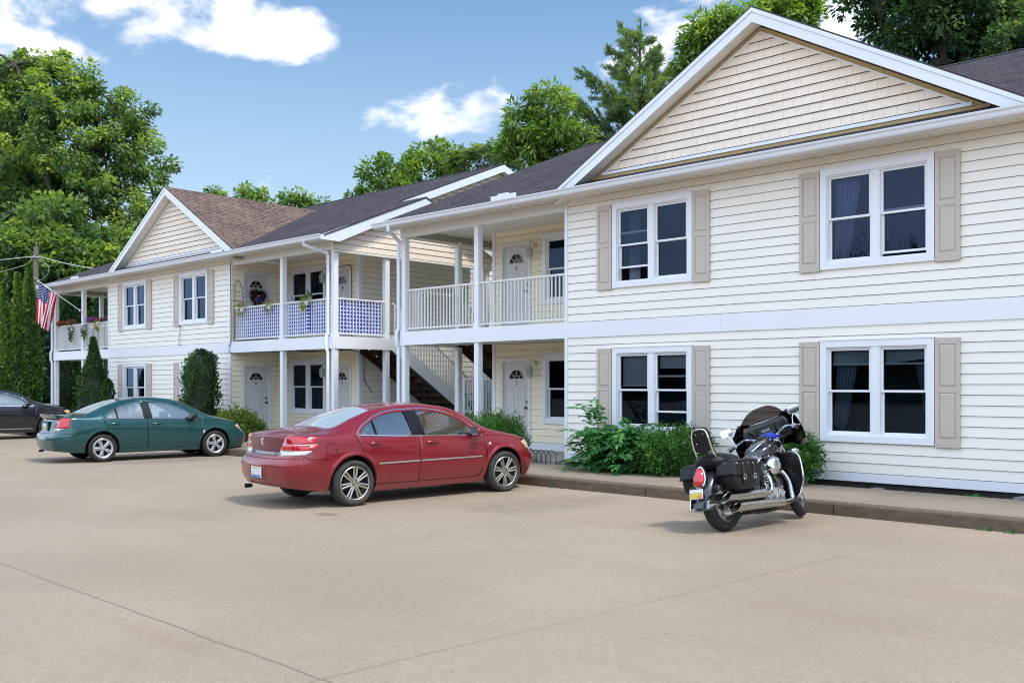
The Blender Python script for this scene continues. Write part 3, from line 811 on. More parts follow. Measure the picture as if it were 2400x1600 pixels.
def front_gable(root, off, xc, half, apex, m, roof, yr=14.28, frieze=None, wall_e=.152):
    """cross gable: two roof planes, rake boards, rake soffit, shake wall"""
    zf = EAVE_Z + .05
    yb = EAVE_Y + (apex - EAVE_Z) / PITCH
    mb = MB()
    A = Vector((xc, yr, apex)); Bk = Vector((xc, yb + .1, apex))
    sl_ = (apex - zf) / half
    for s in (-1, 1):
        foot = Vector((xc + s * (half + .03), yr, zf - .03 * sl_)); fb = Vector((xc + s * (half + .03), yr + .35, zf - .03 * sl_))
        pts = [foot, fb, Bk, A] if s > 0 else [A, Bk, fb, foot]
        slope(mb, pts, (foot, (0, 1, 0), (-s, 0, sl_)))
        low = [p - Vector((0, 0, .03)) for p in pts][::-1]
        slope(mb, low, (foot, (0, 1, 0), (-s, 0, sl_)), 1)
        e = [foot, A, A - Vector((0, 0, .03)), foot - Vector((0, 0, .03))]
        mb.poly(e, 1)
    mb.build('gable_roof', [m, M_drip], roof, off=off)
    rk = MB(); hgt = .235
    for s in (-1, 1):     # rake boards
        f0 = (xc + s * (half + .0), zf); a0 = (xc, apex)
        pts = [(f0[0], f0[1] - .032), (a0[0], a0[1] - .032), (a0[0], a0[1] - .032 - hgt), (f0[0] - s * hgt / sl_ * 1.0, f0[1] - .032)]
        rk.prism(pts, yr + .005, yr + .035, 'y')
        pts2 = [(f0[0], f0[1] - .031), (a0[0], a0[1] - .031), (a0[0], a0[1] - .10), (f0[0] - s * .07 / sl_, f0[1] - .031)]
        rk.prism(pts2, yr - .012, yr + .003, 'y')
    rk.build('rake_board', [M_gutter], root, off=off)
    so_ = MB()
    for s in (-1, 1):
        z_ = -.032 - hgt + .02
        so_.poly([(xc + s * half, yr + .03, zf + z_ + .0), (xc, yr + .03, apex + z_), (xc, F - .0, apex + z_), (xc + s * half, F - .0, zf + z_)])
        n = int(half * 4)
        for k in range(n):   # vent grooves
            q = k / n; x = xc + s * half * (1 - q); z = zf + (apex - zf) * q + z_ - .003
            so_.box(x - .004, x + .004, yr + .05, F - .03, z - .004, z)
    so_.build('rake_soffit', [M_soffit], root, off=off)
    # gable wall
    P = FRONT(F); zb = 5.79; top = apex - .032 - hgt - .0
    inset = .14
    lim0 = lambda z: (xc - half * (top - z) / (apex - zf), xc + half * (top - z) / (apex - zf))
    lim1 = lambda z: (lim0(z)[0] + inset * 1.15, lim0(z)[1] - inset * 1.15)
    gw = MB()
    laps(gw, P, xc - half, xc + half, zb + .05, top - .12, wall_e * 1.02, (), .026, .003, lim1, gap=.011)
    gw.poly([P(lim0(5.6)[0], 5.6, -.004), P(lim0(5.6)[1], 5.6, -.004), P(xc, top, -.004)])
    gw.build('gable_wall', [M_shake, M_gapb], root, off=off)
    fz = MB()
    def band(i0, i1, d0, d1, mi):   # sloped bands following the rake
        for s in (-1, 1):
            def e(z, i): return (lim0(z)[0] + i) if s < 0 else (lim0(z)[1] - i)
            z0 = zb - .01
            zt0 = top - i0 / half * (apex - zf); zt1 = top - i1 / half * (apex - zf)
            pts = [(e(z0, i0), z0), (xc, zt0), (xc, zt1), (e(z0, i1), z0)]
            fz.prism(pts, F - d1, F - d0, 'y', mi)
    band(.0, inset, .002, .016, 1)
    band(inset, inset + .05, .002, .032, 0)
    l, r = lim0(zb)
    fz.box(l + inset, r - inset, F - .034, F - .002, zb - .01, zb + .045, 0)
    fz.box(l - .1, r + .1, F - .014, F - .002, zb - .14, zb - .012, 1)
    fz.build('gable_trim', [M_white, frieze or M_white2], root, off=off)

def gutter(root, off, x0, x1):
    mb = MB(); y = EAVE_Y - .045
    prof = [(y, 5.395), (y - .06, 5.395), (y - .075, 5.42), (y - .085, 5.46), (y - .11, 5.485), (y - .115, 5.51), (y - .105, 5.51), (y - .1, 5.492), (y, 5.45)]
    mb.prism(prof, x0, x1, 'x')
    mb.box(x0, x1, y, y + .025, 5.38, 5.50)
    mb.build('gutter', [M_gutter], root, off=off, recalc=True)
    so_ = MB()
    so_.poly([(x0, y + .02, 5.395), (x0, F - .02, 5.42), (x1, F - .02, 5.42), (x1, y + .02, 5.395)])
    x = x0 + .3
    while x < x1:
        so_.box(x - .004, x + .004, y + .03, F - .03, 5.395, 5.401); x += .3
    so_.build('soffit', [M_soffit], root, off=off)

def downspout(root, off, x, y, ztop, z1, ybase=None, side=0):
    mb = MB()
    pts = [(x - .30 * side, EAVE_Y - .09, 5.42), (x - .30 * side, EAVE_Y - .09, 5.30), (x - .03 * side, y - .06, 5.12), (x, y - .06, 5.05), (x, y - .06, 3.06), (x - .02, y - .10, 2.98), (x - .02, y - .10, 2.68), (x, y - .06, 2.58), (x, y - .06, .35)]
    mb.tube(pts, .048, 4, 0)
    mb.build('downspout', [M_gutter], root, off=off)

def railing(P, u0, u1, z0=3.06, z1=3.96, sp=.105):
    mb = MB()
    mb.tube([P(u0, z1, 0), P(u1, z1, 0)], .028, 8); mb.tube([P(u0, z0, 0), P(u1, z0, 0)], .024, 4)
    n = int(round(abs(u1 - u0) / sp))
    for k in range(1, n):
        u = u0 + (u1 - u0) * k / n
        mb.tube([P(u, z0, 0), P(u, z1, 0)], .0165, 4)
    return mb

def post(root, off, x, y, z0, z1, w=.14):
    mb = MB()
    mb.cbox((x, y, (z0 + z1) / 2), (w, w, z1 - z0), 0, .006)
    mb.box(x - w / 2 - .012, x + w / 2 + .012, y - w / 2 - .012, y + w / 2 + .012, z0, z0 + .12)
    return mb.build('post', [M_white], root, off=off)

def place(o, root, off, x, y, z, rz=0):
    o.parent = root; o.location = (x - off[0], y - off[1], z - off[2]); o.rotation_euler = (0, 0, rz); return o

def corner_trim(root, off, P, u0, u1, z0, z1):
    mb = MB(); pbox(mb, P, u0, u1, z0, z1, 0, .034); return mb.build('corner_trim', [M_white], root, off=off)

def front_wall(root, off, x0, x1, wins, W):
    P = FRONT(F); mb = MB()
    ops = [(c - W / 2 + .03, c + W / 2 - .03, z + .03, z + 1.57) for c in wins for z in (.84, 3.585)]
    laps(mb, P, x0, x1, .36, 2.666, .1537, ops); laps(mb, P, x0, x1, 2.977, 5.42, .1537, ops)
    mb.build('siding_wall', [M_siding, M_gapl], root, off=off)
    bd = MB()
    pbox(bd, P, x0, x1, 2.668, 2.975, 0, .030); pbox(bd, P, x0, x1, .225, .358, 0, .030)
    j = x0 + 3.55
    pbox(bd, P, j, j + .004, 2.67, 2.973, .030, .0305, 1)
    bd.build('belt_board', [M_white, M_shutter], root, off=off)
    fo = MB(); pbox(fo, P, x0, x1, -.05, .223, -.35, -.06); fo.build('foundation', [M_found], root, off=off)
    corner_trim(root, off, P, x0, x0 + .07, .225, 5.42); corner_trim(root, off, P, x1 - .07, x1, .225, 5.42)

def stairs(root, off, x0, x1, y0, outer):
    """flight going down and away (+y) from the deck; outer: x of the side with pickets"""
    n = 14; rise = 2.72 / n; run = rise / .72
    zt = 2.98
    tr = MB()
    for k in range(n):
        z = zt - rise * (k + 1); y = y0 + run * k
        tr.box(x0 + .05, x1 - .05, y - .02, y + run + .02, z - .04, z)
        tr.box(x0 + .05, x1 - .05, y - .02, y + .0, z, z + rise - .04)
    tr.build('stair_treads', [M_wood], root, off=off)
    st = MB(); sk = MB()
    L_ = run * n
    for x in (x0, (x0 + x1) / 2 - .02, x1 - .045):
        st.prism([(y0 - .05, zt - .35), (y0 + L_, zt - 2.72 - .05), (y0 + L_, zt - 2.72 + .18), (y0 - .05, zt - .1)], x, x + .045, 'x')
    st.build('stair_stringer', [M_wood], root, off=off)
    s = 1 if outer == x1 else -1
    xa = outer; xb = outer + s * .03
    sk.prism([(y0 - .02, zt - .32), (y0 + L_ + .05, zt - 2.72 - .12), (y0 + L_ + .05, zt - 2.72 + .30), (y0 - .02, zt + .10)][::1], min(xa, xb), max(xa, xb), 'x')
    sk.build('stair_skirt', [M_white], root, off=off)
    rl = MB(); xm = (xa + xb) / 2
    rl.tube([(xm, y0, zt + .96), (xm, y0 + L_, zt - 2.72 + 1.02)], .024, 8)
    k = 0
    y = y0 + .08
    while y < y0 + L_:
        q = (y - y0) / L_
        rl.tube([(xm, y, zt + .05 - 2.66 * q), (xm, y, zt + .96 - 2.66 * q)], .022, 4); y += .105
    rl.build('stair_railing', [M_white2], root, off=off)
    nw = MB(); nw.cbox((xm, y0 + L_ + .05, .75), (.11, .11, 1.4), 0, .006); nw.build('newel_post', [M_white], root, off=off)

shut = None
def put_shutters(root, off, xs):
    global shut
    for x in xs:
        for z in (.815, 3.565):
            if shut is None:
                shut = shutter_mesh().build('shutter', [M_shutter]); o = shut
            else:
                o = shut.copy(); link(o)
            place(o, root, off, x, F - .018, z)

lant = None
def put_lantern(root, off, x, y, z, rz=0):
    global lant
    if lant is None:
        lant = lantern_mesh().build('porch_lantern', [M_lampf, M_lampg], smooth=True); o = lant
    else:
        o = lant.copy(); link(o)
    place(o, root, off, x, y, z, rz)

def deck(root, off, x0, x1, xs):
    """balcony floor, rim boards, header beam, porch slab. xs: outer x of the side that is open (None = closed both)"""
    mb = MB()
    mb.box(x0, x1, F + .032, B, 2.72, 2.955); mb.build('balcony_floor', [M_soffit], root, off=off)
    rim = MB(); P = FRONT(F); pbox(rim, P, x0, x1, 2.668, 2.985, -.03, .030)
    bm_ = MB(); pbox(bm_, P, x0, x1, 5.21, 5.415, -.12, .02)
    if xs is not None:
        s = 1 if xs == x1 else -1
        Px = RIGHT(xs) if s > 0 else LEFT(xs)
        a, b = (F + .035, 16.52) if s > 0 else (-16.52, -F - .035)
        pbox(rim, Px, a, b, 2.668, 2.985, -.03, .028)
    rim.build('rim_board', [M_white], root, off=off); bm_.build('header_beam', [M_white2], root, off=off)
    ce = MB(); ce.poly([(x0, F, 5.425), (x1, F, 5.425), (x1, 20.3, 5.425), (x0, 20.3, 5.425)][::-1]); ce.build('porch_ceiling', [M_soffit], root, off=off)
    sb = MB(); sb.box(x0 - .02, x1 + .02, 14.25, B, .0, .225); sb.build('porch_slab', [M_slab], root, off=off)

# ============================================================ right building
OFFR = (-12.3, 14.6, 0)
BR = thing('apartment_building', 'cream two-storey apartment house nearest the camera with wide tan shake gable and motorcycle in front', 'building', OFFR)
front_wall(BR, OFFR, -12.3, -3.70, (-10.21, -6.015), 1.78)
for (c, z, st_, wv) in ((-10.21, 3.585, 1, False), (-6.015, 3.585, 2, True), (-10.21, .84, 3, False), (-6.015, .84, 4, False)):
    place(window_unit(1.78, 1.6, st_, wv), BR, OFFR, c, F - .004, z)
put_shutters(BR, OFFR, (-11.295, -9.135, -7.09, -4.935))
roofR = main_roof(BR, OFFR, -17.72, 6.0, M_roof)
front_gable(BR, OFFR, -7.98, 4.38, 8.06, M_roof, roofR, frieze=M_osb)
gutter(BR, OFFR, -17.72, 6.0)
gs = MB(); gs.box(-13.75, -13.05, EAVE_Y - .17, EAVE_Y - .15, 5.50, 5.60); gs.box(-13.55, -13.25, EAVE_Y - .17, EAVE_Y - .15, 5.60, 5.63); gs.build('splash_guard', [M_gutter], BR, off=OFFR)
deck(BR, OFFR, -17.4, -12.3, -17.4)
# porch walls
P = FRONT(B); mb = MB()
ops = [(-15.86, -14.99, .2, 2.33), (-15.86, -14.99, 2.9, 5.06), (-14.50, -12.80, .87, 2.44), (-14.50, -12.80, 3.62, 5.16)]
laps(mb, P, -16.1, -12.3, .40, 2.70, .1537, ops, gmi=2); laps(mb, P, -16.1, -12.3, 2.96, 5.42, .1537, ops, gmi=2)
pbox(mb, P, -16.1, -12.3, .22, .398, 0, .026, 1)
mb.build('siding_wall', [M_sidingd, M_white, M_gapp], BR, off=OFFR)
corner_trim(BR, OFFR, P, -16.17, -16.08, .22, 5.42)
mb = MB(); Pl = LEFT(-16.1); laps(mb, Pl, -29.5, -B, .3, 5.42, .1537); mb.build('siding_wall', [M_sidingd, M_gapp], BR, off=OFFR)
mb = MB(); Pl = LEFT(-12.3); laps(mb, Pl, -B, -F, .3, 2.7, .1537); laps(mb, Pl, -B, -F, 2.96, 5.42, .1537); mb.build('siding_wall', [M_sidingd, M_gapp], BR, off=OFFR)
place(door_unit('6'), BR, OFFR, -15.42, B, 2.99); place(door_unit('3'), BR, OFFR, -15.42, B, .245)
for z in (.84, 3.585): place(window_unit(1.76, 1.6, 0), BR, OFFR, -13.66, B - .004, z)
put_lantern(BR, OFFR, -14.78, B - .02, 4.98); put_lantern(BR, OFFR, -14.78, B - .02, 2.24)
mb = MB(); mb.lathe([(.19, 5.425), (.2, 5.39), (.17, 5.35), (.0, 5.33)], 20, 'z', (-16.6, 17.2, 0)); mb.build('ceiling_light', [mat('ceiling_light_glass', (.35, .33, .38), .3)], BR, off=OFFR, smooth=True)
for x in (-17.32, -14.86): post(BR, OFFR, x, F + .07, .22, 2.668); post(BR, OFFR, x, F + .07, 2.955, 5.21)
post(BR, OFFR, -17.32, 16.40, .22, 2.668); post(BR, OFFR, -17.32, 16.40, 2.955, 5.3)
Pf = FRONT(F + .07)
railing(Pf, -17.25, -14.93).build('railing', [M_white2], BR, off=OFFR, smooth=False); railing(Pf, -14.79, -12.31).build('railing', [M_white2], BR, off=OFFR)
railing(LEFT(-17.32), -16.33, -14.74).build('railing', [M_white2], BR, off=OFFR)
mb = MB(); Px = RIGHT(-17.33)     # side header with grooved panel inside
pbox(mb, Px, F + .1, 20.3, 5.21, 5.26, -.06, .06, 1); pbox(mb, Px, F + .1, 20.3, 5.26, 5.42, -.05, .05, 0)
y = F + .2
while y < 20.2: pbox(mb, Px, y, y + .012, 5.262, 5.42, .05, .053, 2); y += .1
mb.build('side_header', [M_t111, M_soffit, M_found], BR, off=OFFR)
stairs(BR, OFFR, -17.4, -16.12, 16.5, -17.4)
downspout(BR, OFFR, -17.44, F + .02, 0, 0, side=-1)
post(BR, OFFR, -17.32, 20.2, .0, 5.3)
# the bay beyond the right edge
mb = MB(); P = FRONT(B)
laps(mb, P, -3.70, 5.5, .3, 2.7, .1537); laps(mb, P, -3.70, 5.5, 2.96, 5.42, .1537); Pr = RIGHT(-3.70); laps(mb, Pr, F, B, .3, 2.7, .1537); laps(mb, Pr, F, B, 2.96, 5.42, .1537)
mb.build('siding_wall', [M_sidingd, M_gapp], BR, off=OFFR)
deck(BR, OFFR, -3.69, 5.5, None)
for x in (-1.4, 1.2, 5.4): post(BR, OFFR, x, F + .07, .22, 2.668); post(BR, OFFR, x, F + .07, 2.955, 5.21)
railing(Pf, -3.68, -1.47).build('railing', [M_white2], BR, off=OFFR); railing(Pf, -1.33, 1.13).build('railing', [M_white2], BR, off=OFFR); railing(Pf, 1.27, 5.33).build('railing', [M_white2], BR, off=OFFR)

# ============================================================ left building
OFFL = (-29.2, 14.6, 0)
BL = thing('apartment_building', 'farther cream two-storey apartment house with blue-screened corner balcony and flag at its far end', 'building', OFFL)
front_wall(BL, OFFL, -33.3, -25.06, (-31.25, -27.26), 1.72)
for c in (-31.25, -27.26):
    for z in (.84, 3.60): place(window_unit(1.72, 1.6, 5, False), BL, OFFL, c, F - .004, z)
put_shutters(BL, OFFL, (-32.30, -30.20, -28.31, -26.21))
roofL = main_roof(BL, OFFL, -38.25, -21.13, M_roof)
front_gable(BL, OFFL, -28.55, 4.16, 7.98, M_roofL, roofL, frieze=M_white2)
gutter(BL, OFFL, -38.25, -19.75)
for x in (-24.75, -34.6):
    gs = MB(); gs.box(x - .3, x + .3, EAVE_Y - .17, EAVE_Y - .15, 5.50, 5.58); gs.build('splash_guard', [M_gutter], BL, off=OFFL)
# corner porch roof: small gable to the right
mb = MB(); PY0, PY1, PRY = EAVE_Y - .04, 20.82, 17.46; PRZ = EAVE_Z + PITCH * (PRY - EAVE_Y)
x0, x1 = -22.6, -19.72
slope(mb, [(-21.13, PY0, EAVE_Z - .017), (x1, PY0, EAVE_Z - .017), (x1, PRY, PRZ), (-21.13, PRY, PRZ)], ((-38.25, EAVE_Y, EAVE_Z), (1, 0, 0), (0, 1, PITCH)))
slope(mb, [(x1, PY1, EAVE_Z), (x0, PY1, EAVE_Z), (x0, PRY, PRZ + .0), (x1, PRY, PRZ)], ((x0, PY1, EAVE_Z), (1, 0, 0), (0, -1, PITCH)))
for a, b in (((PY0, EAVE_Z - .017), (PRY, PRZ)), ((PY1, EAVE_Z), (PRY, PRZ))):
    mb.poly([(x1, a[0], a[1] - .035), (x1, b[0], b[1] - .035), (x1, b[0], b[1]), (x1, a[0], a[1])], 1)
    mb.poly([(x1, a[0], a[1] - .036), (x1, b[0], b[1] - .036), (-21.13, b[0], b[1] - .036), (-21.13, a[0], a[1] - .036)], 1)
mb.build('porch_roof', [M_roof, M_drip], roofL, off=OFFL)
rk = MB(); rh = .22
rk.prism([(PY0 - .08, 5.37), (PY0 - .08, EAVE_Z - .04), (PRY, PRZ - .032), (PRY, PRZ - .032 - rh), (14.55, 5.37)], x1 - .05, x1 - .02, 'x')
rk.prism([(PRY, PRZ - .032 - rh), (PRY, PRZ - .032), (PY1 + .05, EAVE_Z - .05), (PY1 + .05, 5.37), (20.4, 5.37)], x1 - .05, x1 - .02, 'x')
xm = -21.10
rk.prism([(PRY - 2.2, RIDGE_Z - PITCH * (RIDGE_Y - PRY + 2.2) - .034), (RIDGE_Y, RIDGE_Z - .034), (RIDGE_Y, RIDGE_Z - .034 - rh), (PRY - 2.2, RIDGE_Z - PITCH * (RIDGE_Y - PRY + 2.2) - .034 - rh)][::-1], xm - .02, xm + .01, 'x')
yb = 2 * RIDGE_Y - EAVE_Y
rk.prism([(RIDGE_Y, RIDGE_Z - .034), (yb, EAVE_Z - .034), (yb, EAVE_Z - .034 - rh), (RIDGE_Y, RIDGE_Z - .034 - rh)][::-1], xm - .02, xm + .01, 'x')
rk.build('rake_board', [M_gutter], BL, off=OFFL)
sf = MB()
sf.poly([(xm, RIDGE_Y, RIDGE_Z - .2), (xm - .33, RIDGE_Y, RIDGE_Z - .2), (xm - .33, 15.5, RIDGE_Z - .2 - PITCH * 6.5), (xm, 15.5, RIDGE_Z - .2 - PITCH * 6.5)])
sf.poly([(xm, RIDGE_Y, RIDGE_Z - .2), (xm - .33, RIDGE_Y, RIDGE_Z - .2), (xm - .33, yb, EAVE_Z - .2), (xm, yb, EAVE_Z - .2)])
sf.poly([(x1 - .03, PRY, PRZ - .2), (-20.05, PRY, PRZ - .2), (-20.05, 14.5, PRZ - .2 - PITCH * (PRY - 14.5)), (x1 - .03, 14.5, PRZ - .2 - PITCH * (PRY - 14.5))])
sf.poly([(x1 - .03, PRY, PRZ - .2), (-20.05, PRY, PRZ - .2), (-20.05, PY1, EAVE_Z - .2), (x1 - .03, PY1, EAVE_Z - .2)])
sf.build('rake_soffit', [M_soffit], BL, off=OFFL)
# shake end walls
gw = MB(); Px = RIGHT(-20.02)
laps(gw, Px, 14.58, 20.32, 5.21, 6.75, .1537, (), .02, .003, lambda z: (max(14.58, PRY - (PRZ - .22 - z) / PITCH), min(20.32, PRY + (PRZ - .22 - z) / PITCH)))
gw.poly([(-20.03, 14.58, 5.21), (-20.03, 14.58, 5.5), (-20.03, PRY, PRZ - .22), (-20.03, 20.32, 5.5), (-20.03, 20.32, 5.21)])
Px2 = RIGHT(-21.40)
laps(gw, Px2, 14.6, 29.4, 5.8, 8.55, .1537, (), .02, .003, lambda z: (RIDGE_Y - (RIDGE_Z - .24 - z) / PITCH, RIDGE_Y + (RIDGE_Z - .24 - z) / PITCH))
gw.build('gable_wall', [M_shake, M_gapb], BL, off=OFFL)
mb = MB(); mb.box(-20.12, -20.0, 14.56, 20.32, 5.15, 5.208); mb.box(-20.16, -20.04, 14.62, 20.3, 5.21, 5.42); mb.build('side_header', [M_soffit], BL, off=OFFL)
deck(BL, OFFL, -25.06, -20.04, -20.04)
# walls of the corner porch
P = FRONT(B); mb = MB()
ops = [(-24.83, -23.03, .87, 2.45), (-24.83, -23.03, 3.62, 5.20), (-22.71, -21.84, .2, 2.33), (-22.71, -21.84, 2.9, 5.06)]
laps(mb, P, -25.06, -21.43, .30, 2.70, .1537, ops); laps(mb, P, -25.06, -21.43, 2.96, 5.42, .1537, ops)
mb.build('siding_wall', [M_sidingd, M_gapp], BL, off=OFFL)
mb = MB(); Pr = RIGHT(-25.06); ops = [(15.01, 15.85, .2, 2.33), (15.01, 15.85, 2.9, 5.06)]
laps(mb, Pr, F, B, .30, 2.70, .1537, ops); laps(mb, Pr, F, B, 2.96, 5.42, .1537, ops); mb.build('siding_wall', [M_sidingd, M_gapp], BL, off=OFFL)
mb = MB(); Pr = RIGHT(-21.43); laps(mb, Pr, B, 29.5, .30, 5.62, .1537); mb.build('siding_wall', [M_siding, M_gapl], BL, off=OFFL)
corner_trim(BL, OFFL, FRONT(B), -21.54, -21.43, .22, 5.42); corner_trim(BL, OFFL, RIGHT(-21.43), B - .03, B + .09, .22, 5.42); corner_trim(BL, OFFL, RIGHT(-21.43), 20.9, 21.05, .22, 5.62)
R90 = rad(90)
place(door_unit('11'), BL, OFFL, -25.06, 15.43, 2.99, R90); place(door_unit('8'), BL, OFFL, -25.06, 15.43, .245, R90)
place(door_unit('10'), BL, OFFL, -22.275, B, 2.99); place(door_unit('7', False), BL, OFFL, -22.275, B, .245)
for z in (.86, 3.61): place(window_unit(1.86, 1.62, 5), BL, OFFL, -23.93, B - .004, z)
put_lantern(BL, OFFL, -22.89, B - .02, 5.02); put_lantern(BL, OFFL, -22.89, B - .02, 2.28)
for x in (-22.47, -20.12): post(BL, OFFL, x, F + .07, .22, 2.668); post(BL, OFFL, x, F + .07, 2.955, 5.21)
post(BL, OFFL, -20.12, 16.36, .22, 2.668); post(BL, OFFL, -20.12, 16.36, 2.955, 5.2); post(BL, OFFL, -20.12, 20.2, .0, 5.2)
railing(Pf, -25.02, -22.54).build('railing', [M_white2], BL, off=OFFL); railing(Pf, -22.40, -20.19).build('railing', [M_white2], BL, off=OFFL)
railing(RIGHT(-20.12), 14.74, 16.29).build('railing', [M_white2], BL, off=OFFL)
stairs(BL, OFFL, -21.38, -20.04, 16.5, -20.04)
downspout(BL, OFFL, -20.24, F - .0, 0, 0, side=1)
mb = MB()
mb.tube(catmull([(-24.9, 15.0, 2.69), (-23.6, 14.9, 2.655), (-22.4, 15, 2.68), (-21.5, 15.3, 2.65), (-20.9, 15.8, 2.69)], 6), .011, 5)
mb.tube(catmull([(-22.6, 15.0, 2.69), (-21.7, 15.1, 2.63), (-20.9, 15.6, 2.68), (-21.0, 16.3, 2.5), (-21.38, 16.6, 1.9), (-21.4, 16.9, 1.5)], 6), .010, 5)
mb.tube(catmull([(-25.0, F - .05, 5.37), (-25.02, F - .06, 5.1), (-25.03, F - .045, 3.1), (-25.08, F - .06, 2.9), (-25.09, F - .06, 2.69), (-25.0, F - .01, 2.66)], 6), .009, 5)
mb.tube(catmull([(-21.77, B - .03, 2.99), (-21.73, B - .05, 4.6), (-21.76, B - .05, 5.08), (-22.1, B - .06, 5.12), (-22.6, B - .05, 5.08)], 6), .010, 5)
mb.tube(catmull([(-28.15, F - .06, 3.58), (-28.0, F - .06, 3.56), (-28.1, F - .05, 3.3), (-28.12, F - .05, 3.02), (-28.0, F - .05, 2.96)], 5), .008, 5)
mb.build('cable', [M_cable], BL, off=OFFL, smooth=True)
# far porch at the left end
deck(BL, OFFL, -38.15, -33.3, -38.15)
mb = MB(); P = FRONT(B); laps(mb, P, -36.9, -33.3, .3, 2.7, .1537); laps(mb, P, -36.9, -33.3, 2.96, 5.42, .1537); Pl = LEFT(-33.3); laps(mb, Pl, -B, -F, .3, 5.42, .1537); Pl = LEFT(-36.9); laps(mb, Pl, -29.5, -B, .3, 5.42, .1537)
mb.build('siding_wall', [M_sidingd, M_gapp], BL, off=OFFL)
for x, y in ((-38.08, F + .07), (-35.55, F + .07), (-38.08, 16.40)): post(BL, OFFL, x, y, .22, 2.668); post(BL, OFFL, x, y, 2.955, 5.3 if y > 15 else 5.21)
railing(Pf, -38.0, -35.62).build('railing', [M_white2], BL, off=OFFL); railing(Pf, -35.48, -33.32).build('railing', [M_white2], BL, off=OFFL)
mb = MB(); Px = RIGHT(-38.08); pbox(mb, Px, F + .1, 20.3, 5.21, 5.26, -.06, .06, 1); pbox(mb, Px, F + .1, 20.3, 5.26, 5.42, -.05, .05, 0)
y = F + .2
while y < 20.2: pbox(mb, Px, y, y + .012, 5.262, 5.42, .05, .053, 2); y += .1
mb.build('side_header', [M_t111, M_soffit, M_found], BL, off=OFFL)
downspout(BL, OFFL, -38.18, F, 0, 0, side=-1)
# ------------------------------------------------------------------ vegetation
def leaf_material(name, dark, mid, light, transl=.35, rough=.55, tcol=None):
    m = bpy.data.materials.new(name); m.use_nodes = True
    nt = m.node_tree; nt.nodes.clear(); L = nt.links
    out = N(nt, 'ShaderNodeOutputMaterial')
    at = N(nt, 'ShaderNodeAttribute', attribute_name='shade')
    cr = N(nt, 'ShaderNodeValToRGB'); e = cr.color_ramp.elements
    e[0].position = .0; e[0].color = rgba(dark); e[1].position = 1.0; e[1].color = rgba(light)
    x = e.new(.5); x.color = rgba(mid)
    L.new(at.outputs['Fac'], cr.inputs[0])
    b = N(nt, 'ShaderNodeBsdfPrincipled'); b.inputs['Roughness'].default_value = rough; b.inputs['Specular IOR Level'].default_value = .3
    L.new(cr.outputs[0], b.inputs['Base Color'])
    t = N(nt, 'ShaderNodeBsdfTranslucent')
    mul = N(nt, 'ShaderNodeMix', data_type='RGBA', blend_type='MULTIPLY'); mul.inputs['Factor'].default_value = 1; mul.inputs['B'].default_value = rgba(tcol or (1.5, 1.7, .5))
    L.new(cr.outputs[0], mul.inputs['A']); L.new(mul.outputs['Result'], t.inputs[0])
    mx = N(nt, 'ShaderNodeMixShader'); mx.inputs[0].default_value = transl
    L.new(b.outputs[0], mx.inputs[1]); L.new(t.outputs[0], mx.inputs[2]); L.new(mx.outputs[0], out.inputs['Surface'])
    return m

M_bark = mat('bark', (.085, .068, .055), .9, var=.8, vscale=5, vcol=(.04, .032, .026), bump=.8, bscale=18, stretch=(1, 1, .25))
M_maple = leaf_material('maple_leaves', (.062, .118, .062), (.175, .265, .095), (.46, .50, .12), .48)
M_ail = leaf_material('ailanthus_leaves', (.065, .130, .050), (.165, .265, .075), (.40, .46, .10), .45)
M_dark = leaf_material('dark_oak_leaves', (.036, .082, .052), (.095, .160, .078), (.25, .30, .10), .45)
M_pine = leaf_material('pine_needles', (.075, .135, .075), (.175, .255, .12), (.32, .39, .14), .35)
M_arb = leaf_material('arborvitae', (.020, .062, .018), (.080, .170, .034), (.30, .40, .055), .25)
M_conif = leaf_material('dark_conifer', (.010, .036, .014), (.026, .070, .022), (.075, .135, .035), .2)
M_yew = leaf_material('juniper', (.018, .075, .014), (.042, .135, .022), (.11, .24, .045), .25)
M_sumac = leaf_material('pinnate_shrub', (.020, .095, .026), (.045, .18, .045), (.12, .30, .09), .32)
M_boxl = leaf_material('yellow_green_shrub', (.045, .095, .014), (.11, .18, .02), (.24, .28, .035), .3)
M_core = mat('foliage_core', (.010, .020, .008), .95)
M_wood_far = leaf_material('far_wood', (.014, .035, .012), (.028, .060, .018), (.06, .10, .03), .2)

def rnd_unit(rng, n):
    v = rng.normal(size=(n, 3)); return v / np.linalg.norm(v, axis=1)[:, None]

